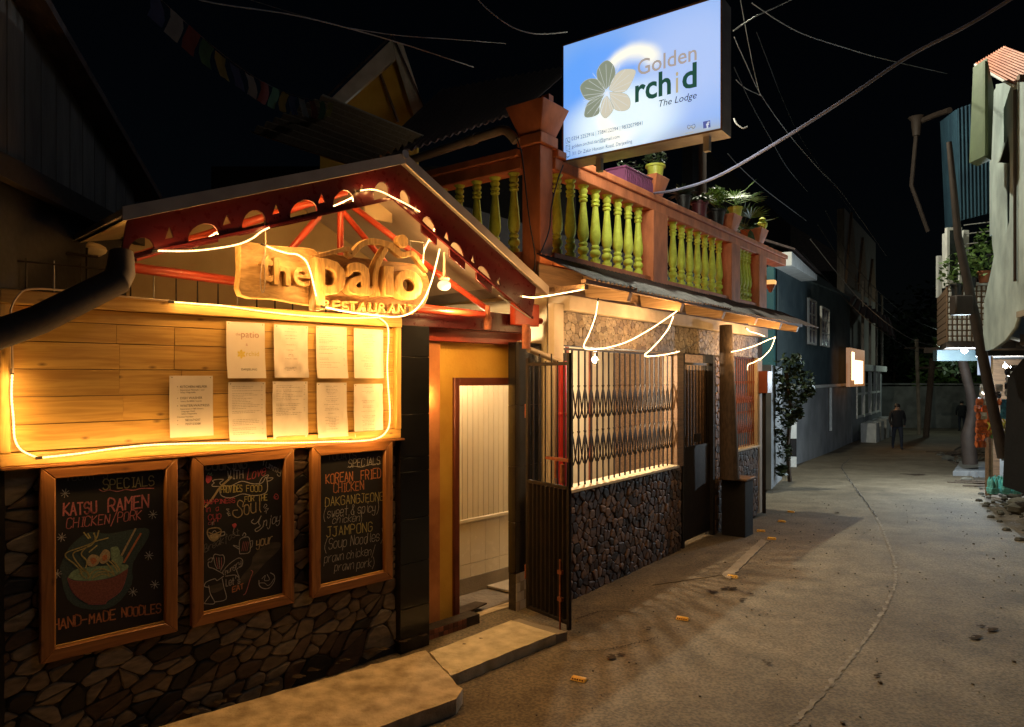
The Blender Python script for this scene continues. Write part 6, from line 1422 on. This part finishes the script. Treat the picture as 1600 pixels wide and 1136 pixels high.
for i in range(4): T.part('band', MB().box(g.x-.08, g.x+.08, g.y-.05, g.y+.05, g.z-.2+i*.5, g.z-.2+i*.5+.498), 'white' if i % 2 == 0 else 'blackflat')

# ------------------------------------------------------------------ end of the lane
T = Thing('boundary_wall', 'mossy rough boundary wall across the end of the lane', 'wall', W, (28, 44, -1.2)); T.part('wall', MB().hexa([(20, 43, -1.3), (36, 41.5, -1.3), (36, 42, -1.3), (20, 43.5, -1.3)], [(20, 43, 1.55), (36, 41.5, 1.65), (36, 42, 1.65), (20, 43.5, 1.55)]), 'farwall'); T.part('coping', MB().hexa([(20, 42.9, 1.66), (36, 41.4, 1.66), (36, 42.1, 1.66), (20, 43.6, 1.66)], [(20, 42.9, 1.76), (36, 41.4, 1.76), (36, 42.1, 1.76), (20, 43.6, 1.76)]), 'farwall')
rt_ = random.Random(15)
for i, (px, py, Y, rad, lb_) in enumerate(((1487, 580, 45, 2.6, 'green tree in a lighter lit leaf colour behind the boundary wall'), (1452, 585, 47, 2.4, 'darker tree left of the lit one behind the wall'), (1395, 560, 52, 4.0, 'big black tree mass closing the lane'), (1430, 520, 56, 5.0, 'tallest dark tree far behind the lane'))):
    c = at(px, py, Y); T = Thing('tree', lb_, 'tree', W, (c.x, c.y, -1)); mb = MB()
    for k in range(9): leaves(mb, c+Vector((rt_.uniform(-1, 1), rt_.uniform(-1, 1), rt_.uniform(-.7, .7)))*rad*.7, rad*.5, 150, .28, rt_)
    T.part('crown', mb, 'leaf' if i == 0 else 'leafdark', smooth=False); T.part('trunk', MB().tube([(c.x, c.y, -1.3), (c.x+.1, c.y, c.z)], [.25, .12], 8), 'bark')  # the lit tree's brightness is put into a lighter leaf colour
for lb_, a, c_, r_ in (('pale thin utility pole at the end of the lane', (1432, 530, 36), (1437, 690, 36), .09), ('dark leaning utility pole right of the thin one', (1457, 560, 34), (1446, 692, 34), .14)):
    T = Thing('utility_pole', lb_, 'utility pole', W, tuple(at(*c_))); T.part('pole', MB().tube([at(*c_), at(*a)], r_, 8), 'concrete' if r_ < .1 else 'bark'); t = at(*a); T.part('cross_arm', MB().box(t.x-.6, t.x+.6, t.y-.05, t.y+.05, t.z-.5, t.z-.4), 'bark')

fl = at(1461, 540, 37.5); M['far_lamp'] = emit('far_lamp_glow', (.8, 1, .85), 12)
bulb('small far lamp fixed on the dark utility pole', W, (fl.x, fl.y-.3, fl.z), .07, 'far_lamp', name='far_lamp'); lamp(W, (fl.x, fl.y-.6, fl.z-.1), 110, (.8, 1, .86), .08, 'far_lamp_light')
# ------------------------------------------------------------------ right side: concrete house
T = Thing('concrete_house', 'grey green concrete house with an orange tin roof edge', 'house', W, (8.5, 11, -.1)); Y = 10.0
def pz(py, Y): return CAMZ+(HY-py)*Y/FPX
def pxx(px, Y): return (px-CX)*Y/FPX
prof = [(1553, 225), (1551, 300), (1550, 380), (1553, 400), (1547, 430), (1538, 470), (1536, 520), (1540, 548), (1552, 545), (1570, 532), (1585, 512), (1592, 490), (1640, 470), (1640, 130), (1575, 128), (1556, 132)]
FH = Fr(7.255, 10.6, math.degrees(math.atan2(-1.4, -.565))); H = Thing('house_front', 'grey green curved concrete wall with a narrow slot window', 'wall', FH, (0, 0, 2))
poly = [on(FH, *p) for p in prof]; slot = [on(FH, *p) for p in ((1574, 205), (1578, 240), (1577, 345), (1571, 368), (1571, 256), (1559, 254))]
H.adopt('front_wall', curve_mesh([poly, slot], 0, .05), 'greywall')
xs_, zs_ = on(FH, 1562, 300); H.part('slot_recess', MB().box(xs_-.3, xs_+.6, .4, .42, zs_-.8, zs_+1.2), 'blackflat')  # black sheet stands for the shade inside the slot
H.part('upper_return', MB().box(on(FH, 1553, 228)[0]-.35, on(FH, 1553, 228)[0]+.02, .02, .22, on(FH, 1553, 300)[1]-.6, on(FH, 1556, 134)[1]), 'greywall')
H.part('wall_conduit', MB().tube([(on(FH, 1590, 300)[0], -.03, on(FH, 1590, 300)[1]-1.2), (on(FH, 1590, 300)[0], -.03, on(FH, 1590, 140)[1])], .02, 8), 'darkpipe')
H.part('lower_trim', MB().box(on(FH, 1592, 490)[0], 3.5, -.03, -.001, 2.9, 2.98), 'concrete')
xc = 7.3
T.part('side_wall', MB().hexa([(xc+.03, Y+.7, pz(520, Y)), (xc+.25, Y+.7, pz(520, Y)), (xc+3.9, Y+4.5, pz(520, Y)), (xc+3.6, Y+4.5, pz(520, Y))], [(xc+.03, Y+.7, pz(230, Y)), (xc+.25, Y+.7, pz(230, Y)), (xc+3.9, Y+4.5, pz(230, Y)), (xc+3.6, Y+4.5, pz(230, Y))]), 'greywall')
T.part('floor_slab', MB().prism([(xc+.1, Y+.26, pz(520, Y)-.16), (xc+5, Y+.26, pz(520, Y)-.16), (xc+5, Y+4.5, pz(520, Y)-.16), (xc+3.7, Y+4.5, pz(520, Y)-.16)], (0, 0, .155)), 'concrete')
T.part('side_panel', MB().prism([(pxx(1524, Y), Y-.25, pz(103, Y)), (pxx(1553, Y), Y, pz(140, Y)), (pxx(1549, Y), Y, pz(250, Y)), (pxx(1518, Y), Y-.25, pz(253, Y))], (.0, .3, 0)), 'greenpanel')
T.part('panel_edge', MB().box(pxx(1518, Y)-.01, pxx(1518, Y)+.03, Y-.3, Y-.251, pz(253, Y), pz(110, Y)), 'greenpanel')
T.part('roof_sheet', MB().corr((pxx(1547, Y), Y-.45, pz(132, Y-.45)), (pxx(1640, Y), Y-.45, pz(112, Y-.45)), (pxx(1640, Y), Y+.9, pz(72, Y+.9)), (pxx(1524, Y+.9), Y+.9, pz(100, Y+.9)), 12, .022, .006), 'orangeroof')
T.part('roof_edge', MB().tube([(pxx(1524, Y+.9), Y+.9, pz(101, Y+.9)), (pxx(1546, Y), Y-.47, pz(135, Y-.45))], .02, 6), 'white')
T.part('rafter', MB().box(pxx(1560, Y), 9, Y-.42, Y-.36, pz(146, Y), pz(136, Y)), 'oldwood')
# blue corrugated house behind it, white windows, lattice balcony
T = Thing('blue_house', 'blue corrugated house with white window frames and tiled balcony', 'house', W, (9.3, 15, -.2)); Y = 14.0
T.part('corrugated_wall', MB().corr((pxx(1500, Y), Y, pz(345, Y)), (pxx(1565, Y), Y-.4, pz(330, Y)), (pxx(1565, Y), Y-.4, pz(150, Y)), (pxx(1496, Y), Y, pz(170, Y)), 15, .025, .01), 'bluecorr')
T.part('corrugated_wall', MB().corr((pxx(1478, Y+3), Y+3, pz(360, Y+3)), (pxx(1500, Y), Y+.01, pz(345, Y)), (pxx(1496, Y), Y+.01, pz(170, Y)), (pxx(1470, Y+3), Y+3, pz(190, Y+3)), 10, .025, .01), 'bluecorr')
def frame(px0, px1, py0, py1, Yq, pane):
    x0, x1, z1, z0 = pxx(px0, Yq), pxx(px1, Yq), pz(py0, Yq), pz(py1, Yq); t = .05
    f = T.part('window', MB().box(x0, x1, Yq-.04, Yq+.04, z1-t, z1).box(x0, x1, Yq-.04, Yq+.04, z0, z0+t).box(x0, x0+t, Yq-.04, Yq+.04, z0+t+.001, z1-t-.001).box(x1-t, x1, Yq-.04, Yq+.04, z0+t+.001, z1-t-.001), 'white'); T.part('pane', MB().box(x0+t+.001, x1-t-.001, Yq, Yq+.01, z0+t+.001, z1-t-.001), pane, parent=f)
frame(1478, 1501, 356, 442, Y, 'glassdark'); frame(1474, 1479, 365, 450, Y+.8, 'glassdark'); frame(1464, 1470, 400, 465, Y+2.6, 'glassdark'); frame(1504, 1512, 360, 430, Y+.1, 'glassdark')
x0, x1, z0, z1 = pxx(1482, Y), pxx(1550, Y), pz(534, Y), pz(446, Y); n = 9; mz = 10; mb = MB()
T.part('balcony_panel', MB().box(x0, x1, Y+.03, Y+.08, z0, z1), 'oldwood')
for i in range(n):
    for j in range(mz):
        a, c_ = x0+(x1-x0)*i/n, z0+(z1-z0)*j/mz; w_, h_ = (x1-x0)/n, (z1-z0)/mz; T.part('lattice_block', MB().box(a+.012, a+w_*.62, Y-.005, Y+.029, c_+.015, c_+h_-.015), 'white', bevel=.004)
T.part('balcony_rail', MB().box(x0-.03, x1, Y-.03, Y+.1, z1+.001, z1+.06), 'white')
for k in range(8): z = z0+(z1-z0)*k/8; T.part('side_slat', MB().hexa([(x0-.02, Y, z), (x0-.0, Y+.02, z), (x0+1.14, Y+2.2, z), (x0+1.1, Y+2.2, z)], [(x0-.02, Y, z+.12), (x0, Y+.02, z+.12), (x0+1.14, Y+2.2, z+.12), (x0+1.1, Y+2.2, z+.12)]), 'oldwood')
T.part('balcony_floor', MB().hexa([(x0-.1, Y-.1, z0-.12), (x1+.4, Y-.1, z0-.12), (x1+.4, Y+3, z0-.12), (x0+1.6, Y+3, z0-.12)], [(x0-.1, Y-.1, z0-.001), (x1+.4, Y-.1, z0-.001), (x1+.4, Y+3, z0-.001), (x0+1.6, Y+3, z0-.001)]), 'darkpipe')
T.part('beam', MB().box(x0+.5, x1+.5, Y+1.2, Y+1.35, z0-.35, z0-.121), 'teal')
for z in (pz(352, Y), pz(366, Y), pz(382, Y)): T.part('grill_bar', MB().tube([(pxx(1506, Y), Y, z), (pxx(1556, Y), Y-.2, z+.05)], .012, 6), 'wire')
T.part('cloth', MB().box(pxx(1546, Y), pxx(1553, Y), Y-.3, Y-.28, pz(365, Y), pz(300, Y)), 'ink_gold')
ln_ = at(1507, 548, 14.3); bulb('bright bluish white lamp under the tiled balcony', W, (ln_.x, ln_.y, ln_.z), .055, emit('cold_lamp_glow', (.7, .9, 1), 400)); lamp(W, (ln_.x, ln_.y-.12, ln_.z-.3), 560, (.72, .88, 1), .05, 'cold_lamp_light')
M['cold_panel'] = emit('panel_glow', (.55, .72, 1), .7)  # panel given its own faint bluish glow
T = Thing('glowing_panel', 'pale bluish glowing panel under the house beside the leaning pole', 'sign', W, tuple(at(1538, 588, 13))); T.part('panel', MB().box(pxx(1530, 13), pxx(1548, 13), 13, 13.05, pz(586, 13), pz(541, 13)), 'cold_panel'); T.part('panel_frame', MB().box(pxx(1529, 13), pxx(1549, 13), 12.99, 13.06, pz(540.8, 13), pz(538, 13)), 'oldwood')
# plants on that balcony
rk = random.Random(44)
for i, (px, py, lb_) in enumerate(((1517, 440, 'leafy plant hanging left on the tiled balcony'), (1537, 432, 'leafy plant in a terracotta pot on the tiled balcony'), (1552, 405, 'taller foliage against the concrete house'), (1495, 452, 'small trailing plant below the white window'))):
    c = at(px, py, 13.6); T = Thing('potted_plant', lb_, 'potted plant', W, tuple(c), 'plants on the tiled balcony'); mb = MB(); pot(mb, (c.x, c.y, c.z-.12), .11, .22); T.part('pot', mb, 'terracotta' if i == 1 else 'pot_black'); mb = MB(); leaves(mb, (c.x, c.y, c.z+.35), .34, 170, .06, rk); T.part('foliage', mb, 'leaf', smooth=False)
# leaning steel pole and drain pipe
T = Thing('leaning_pole', 'leaning tarred pole in front of the small shop', 'utility pole', W, tuple(at(1566, 705, 12.5))); T.part('pole', MB().tube([at(1568, 715, 12.5), at(1552, 640, 12.5), at(1524, 500, 12.4), at(1497, 370, 12.3), at(1483, 222, 12.3)], [.10, .09, .085, .065, .045], 10), 'darkpipe')
T = Thing('junction_box', 'dark junction box strapped to the leaning pole', 'meter box', W, tuple(at(1506, 478, 12.2))); T.part('box', MB().box(pxx(1488, 12.2), pxx(1516, 12.2), 12.1, 12.3, pz(492, 12.2), pz(462, 12.2)), 'darkpipe', bevel=.02)
T = Thing('rain_pipe', 'thin grey drain pipe with funnel high on the right', 'drain pipe', W, tuple(at(1432, 230, 18))); T.part('funnel', MB().lathe([(.09, -.4), (.13, 0), (.2, .08)], at(1432, 188, 18), 12), 'darkpipe'); T.part('gutter_arm', MB().tube([at(1437, 190, 18), at(1460, 180, 17.6), at(1484, 172, 17)], .07, 8), 'darkpipe'); T.part('pipe', MB().tube([at(1432, 205, 18), at(1430, 225, 18), at(1424, 290, 18), at(1435, 320, 18), at(1450, 362, 18)], .05, 8), 'darkpipe')

# ------------------------------------------------------------------ small shop on the right
T = Thing('shop_stall', 'small roadside shop with hanging snack strips', 'shop', W, tuple(gnd(1575, 742)))
Y = 13.2; zf = gz(0, Y)
T.part('back_wall', MB().box(pxx(1548, Y+2.4), 14, Y+2.4, Y+2.5, zf, 3.4), 'oldwood'); T.part('counter_post', MB().box(pxx(1545, Y), pxx(1549, Y), Y, Y+.1, zf, 2.5), 'oldwood'); T.part('counter_post', MB().box(pxx(1556, Y), pxx(1563, Y), Y+.2, Y+.3, zf, 2.5), 'rafter')
T.part('roof', MB().prism([(pxx(1524, Y-.3), Y-.3, 2.5), (13, Y-.3, 2.5), (14, Y+2.5, 2.5), (pxx(1530, Y+2.5), Y+2.5, 2.5)], (0, 0, .1)), 'blackflat'); T.part('counter', MB().box(pxx(1562, Y+.9), 12, Y+.3, Y+.9, zf, .75), 'paleblue')
T.part('tarp', MB().prism([at(1578, 590, 11.2), at(1602, 560, 10.6), at(1680, 560, 10), at(1680, 800, 10), at(1570, 760, 11.4)], (0, .05, 0)), 'blackflat')
T.part('tarp_post', MB().tube([at(1584, 580, 11.3), at(1590, 755, 11.3)], .045, 8), 'paleblue')
ll = at(1571, 572, 13.8); bulb('small lamp glowing inside the roadside shop', W, tuple(ll), .04, emit('shop_lamp', (1, .85, .6), 60)); lamp(W, (ll.x-.1, ll.y-.35, ll.z-.15), 90, (1, .9, .75), .05, 'shop_lamp_light')
for nm, c in (('pack_orange', (.65, .16, .05)), ('pack_white', (.6, .6, .58)), ('pack_green', (.12, .35, .12)), ('pack_blue', (.1, .35, .6)), ('pack_yellow', (.5, .42, .05)), ('pack_teal', (.15, .5, .48)), ('pack_dark', (.05, .04, .04))): M[nm] = mk(nm, c, tuple(v*.4 for v in c), rough=.25, scale=20, bump=.2)
def packmesh(w_, h_): return MB().hexa([(-w_, -.012, 0), (w_, -.012, 0), (w_, .012, 0), (-w_, .012, 0)], [(-w_, -.03, h_*.5), (w_, -.03, h_*.5), (w_, .03, h_*.5), (-w_, .03, h_*.5)]).hexa([(-w_, -.03, h_*.5), (w_, -.03, h_*.5), (w_, .03, h_*.5), (-w_, .03, h_*.5)], [(-w_, -.008, h_), (w_, -.008, h_), (w_, .008, h_), (-w_, .008, h_)])
rh = random.Random(6)
for i, (px, y0, y1, lb_) in enumerate(((1528, 622, 705, 'leftmost strip of orange snack packets hanging at the shop'), (1536, 600, 700, 'second strip of snack packets, white at the top'), (1560, 600, 640, 'small green packets hanging between pole and poster'), (1545, 605, 692, 'third strip of orange packets beside the pole'), (1551, 630, 690, 'short packet strip right behind the leaning pole'), (1573, 575, 620, 'green and white packets hanging under the shop lamp'), (1585, 570, 625, 'pale packets hanging at the shop right side'), (1593, 590, 665, 'dark and pink packets beside the tarp'))):
    top = at(px, y0, 13.0); bot = at(px, y1, 13.0); T = Thing('packet_strip', lb_, 'snack packets', W, tuple(top), 'snack strips hanging at the shop'); k = max(3, int((top.z-bot.z)/.13)); T.part('string', MB().tube([top, bot], .004, 4), 'wiredark')
    for j in range(k):
        mt = 'pack_orange' if i < 5 and j > 1 and rh.random() < .7 else rh.choice(['pack_white', 'pack_green', 'pack_white', 'pack_dark']) if i >= 4 or i in (1, 2) else 'pack_orange'
        z = top.z-(j+1)*.13; me = packmesh(.055, .125).mesh('packet', mt); T.inst('packet', me, (top.x+rh.uniform(-.02, .02), top.y-.02, z), rot=(rh.uniform(-.2, .2), 0, rh.uniform(-.8, .8)))
T = Thing('blue_poster', 'bright blue poster on the shop front', 'poster', W, tuple(at(1575, 640, 13))); T.part('sheet', MB().box(pxx(1564, 13), pxx(1584, 13), 13.0, 13.02, pz(655, 13), pz(624, 13)), 'pack_blue')
T.part('lower_sheet', MB().box(pxx(1566, 13), pxx(1578, 13), 13.01, 13.03, pz(720, 13), pz(672, 13)), 'paleblue')
T = Thing('banana_bunch', 'bunch of yellow fruit hanging at the shop counter', 'fruit', W, tuple(at(1570, 672, 12.7))); mb = MB(); c = at(1568, 668, 12.7)
for k in range(16):
    a = rh.uniform(-.3, .3); b2_ = rh.uniform(-.1, .1); z = rh.uniform(-.1, .1); mb.tube([(c.x+a, c.y+b2_, c.z+z+.07), (c.x+a+.03, c.y+b2_-.03, c.z+z), (c.x+a+.01, c.y+b2_, c.z+z-.08)], [.012, .02, .008], 6)
T.part('fruit', mb, 'pack_yellow')
# platform, bottles, rubble
pts = [gnd(1489, 744), gnd(1582, 744), gnd(1590, 729), gnd(1500, 727)]
T = Thing('stone_platform', 'flat pale slab in front of the small shop', 'platform', W, tuple(pts[0])); T.part('slab', slab_poly([p for p in pts], .12, None), 'paleblue', bevel=.01); T.part('base', slab_poly([p+Vector((.1, .1, 0)) for p in pts], .06, None), 'mortar')
M['plastic'] = mk('teal_plastic', (.2, .6, .56), (.1, .4, .38), rough=.15, scale=14, bump=.1)
for i in range(5):
    c = at(1550+i*9, 742, 12.6+(i % 2)*.25); T = Thing('bottle_pack', ['leftmost', 'second', 'third', 'fourth', 'rightmost'][i]+' teal wrapped pack of water bottles on the platform', 'bottle pack', W, (c.x, c.y, gz(c.x, c.y)+.12), 'bottle packs on the platform'); mb = MB()
    for j in range(4): mb.lathe([(.035, 0), (.036, .2), (.03, .24), (.012, .28), (.012, .3)], (c.x+(j % 2)*.07, c.y+(j//2)*.07, gz(c.x, c.y)+.125), 10)
    T.part('bottle', mb, 'plastic'); T.part('wrap', MB().box(c.x-.04, c.x+.11, c.y-.04, c.y+.11, gz(c.x, c.y)+.15, gz(c.x, c.y)+.24), 'plastic', bevel=.015)
for k in range(70):
    pass
rr = random.Random(12); mb = MB(); big = 0
def rock(c, r_, rg):
    mb = MB(); mb.ball((0, 0, 0), 1, 8, 5); mb.v = [(c.x+x*r_*1.3*rg.uniform(.85, 1.15), c.y+y*r_*rg.uniform(.85, 1.15), c.z+z*r_*.7*rg.uniform(.85, 1.15)) for x, y, z in mb.v]; return mb
spots = [(1592, 750, .16), (1560, 762, .12), (1583, 775, .13), (1598, 800, .18), (1480, 718, .15), (1500, 722, .1), (1550, 770, .1), (1590, 790, .14), (1470, 712, .12), (1510, 752, .1)]
desc = ['grey rock tucked by the tarp', 'grey rock below the platform', 'rounded rock on the right verge', 'largest rock at the picture edge', 'rock left of the platform', 'small rock touching the platform corner', 'flat rock among the sticks', 'rock under the large edge rock', 'brown rock heap stone by the road', 'small stone before the platform front']
for (px, py, r_), lb_ in zip(spots, desc):
    g = gnd(px, py); single('rock', lb_, 'rock', rock(g+Vector((0, 0, r_*.3)), r_, rr), 'rock', at=tuple(g), group='rocks on the right verge')
mb = MB()
for k in range(260):
    y = rr.uniform(5, 26); x = roadR(y)+rr.uniform(-.15, 1.2); r_ = rr.uniform(.015, .06); mb.ball((x, y, gz(x, y)+r_*.3), r_, 6, 4, (1.2, 1, .7))
single('rubble', 'loose rubble along the right edge of the road', 'rubble', mb, 'rock', kind='stuff', smooth=False)
rsx = random.Random(19)
for lb_, px, py, n in (('pile of thin sticks before the platform', 1545, 762, 9), ('bundle of twigs leaning left of the platform', 1500, 712, 10)):
    g = gnd(px, py); T = Thing('stick_pile', lb_, 'sticks', W, tuple(g))
    for k in range(n):
        a = g+Vector((rsx.uniform(-.5, .5), rsx.uniform(-.2, .2), .03+k*.012)); d = Vector((rsx.uniform(.3, .7), rsx.uniform(-.25, .1), rsx.uniform(-.02, .1))); T.part('stick', MB().tube([a-d, a+d], .014, 5), 'bark')
# tree trunk on right verge
T = Thing('tree', 'crooked bare trunk left of the hanging packets', 'tree', W, tuple(gnd(1518, 722))); T.part('trunk', MB().tube(smoothpts([at(1516, 725, 17.5), at(1513, 680, 17.5), at(1520, 640, 17.4), at(1513, 600, 17.3), at(1503, 560, 17.3)], 3), [.17]*4+[.13]*4+[.11]*4+[.09], 10), 'darkpipe')
mb = MB(); 
for k in range(5): leaves(mb, at(1495+k*6, 566-k*2, 18), .4, 60, .09, rsx)
T.part('crown', mb, 'leafdark', smooth=False)

# ------------------------------------------------------------------ people
def person(label, X, Y, h, face, stride, armout):
    z0 = gz(X, Y)+.01; F = Fr(X, Y, face, z0); k = h/1.72
    T = Thing('person', label, 'person', F, (0, 0, 0))
    V = {'pel': (0, 0, .95), 'wai': (0, -.01, 1.12), 'che': (0, -.02, 1.35), 'nec': (0, -.02, 1.50), 'hed': (0, -.04, 1.60), 'top': (0, -.04, 1.68)}
    E = [('pel', 'wai'), ('wai', 'che'), ('che', 'nec'), ('nec', 'hed'), ('hed', 'top')]
    Rd = {'pel': .16, 'wai': .15, 'che': .17, 'nec': .06, 'hed': .095, 'top': .075}
    for s, sg in (('l', 1), ('r', -1)):
        st = stride*sg
        V.update({s+'hip': (sg*.10, 0, .88), s+'kne': (sg*.11, -st*.45-.03, .49), s+'ank': (sg*.11, -st*.8+.05, .09), s+'toe': (sg*.12, -st*.8-.13, .04), s+'sho': (sg*.19, -.02, 1.42), s+'elb': (sg*(.26+armout), st*.35, 1.14), s+'wri': (sg*.25, st*.5-.10-armout, .92+armout), s+'han': (sg*.24, st*.5-.15-armout, .85+armout)})
        Rd.update({s+'hip': .10, s+'kne': .07, s+'ank': .05, s+'toe': .04, s+'sho': .075, s+'elb': .055, s+'wri': .038, s+'han': .035})
        E += [('pel', s+'hip'), (s+'hip', s+'kne'), (s+'kne', s+'ank'), (s+'ank', s+'toe'), ('che', s+'sho'), (s+'sho', s+'elb'), (s+'elb', s+'wri'), (s+'wri', s+'han')]
    keys = list(V); me = bpy.data.meshes.new('body'); me.from_pydata([tuple(c*k for c in V[q]) for q in keys], [(keys.index(a), keys.index(b_)) for a, b_ in E], [])
    o = bpy.data.objects.new('body', me); C.objects.link(o); md = o.modifiers.new('s', 'SKIN'); me.skin_vertices[0].data[0].use_root = True
    for i, q in enumerate(keys): me.skin_vertices[0].data[i].radius = (Rd[q]*k, Rd[q]*k*(.75 if q in ('wai', 'che', 'pel') else 1))
    sb = o.modifiers.new('u', 'SUBSURF'); sb.levels = sb.render_levels = 1; dg = bpy.context.evaluated_depsgraph_get(); dg.update()
    m2 = bpy.data.meshes.new_from_object(o.evaluated_get(dg)); bpy.data.objects.remove(o); m2.materials.clear()
    for nm in ('person_dark', 'jeans', 'skin'): m2.materials.append(M[nm])
    for p in m2.polygons:
        z = p.center.z/k; p.material_index = 1 if z < .92 else (2 if z > 1.50 else 0); p.use_smooth = True
        if abs(p.center.x) > .2*k and z < .9+armout*.6 and z > .7: p.material_index = 2
    m2.materials.append(M['jeans']); b_ = bpy.data.objects.new('body', m2); C.objects.link(b_); b_.parent = T.o
    T.part('hair', MB().ball((0, -.02*k, 1.655*k), .105*k, 10, 6, (1, 1.05, .9)), 'hair')
    T.part('jacket', MB().lathe([(.20*k, .86*k), (.185*k, 1.1*k), (.205*k, 1.35*k), (.17*k, 1.46*k), (.07*k, 1.5*k)], (0, 0, 0), 12), 'person_dark').scale = (1, .8, 1)
    T.part('face_features', MB().ball((0, -.135*k, 1.60*k), .018*k, 6, 4, (.8, 1.2, 1.3)).ball((.035*k, -.125*k, 1.625*k), .01*k, 6, 4).ball((-.035*k, -.125*k, 1.625*k), .01*k, 6, 4), 'skin')
g = at(1402, 703, 27); person('person in dark clothes walking along the lane, one arm bent', g.x, 27, 1.72, -20, .34, .02)
g = at(1503, 672, 39); person('distant person in black standing before the boundary wall', g.x, 39, 1.68, 160, .08, .02)
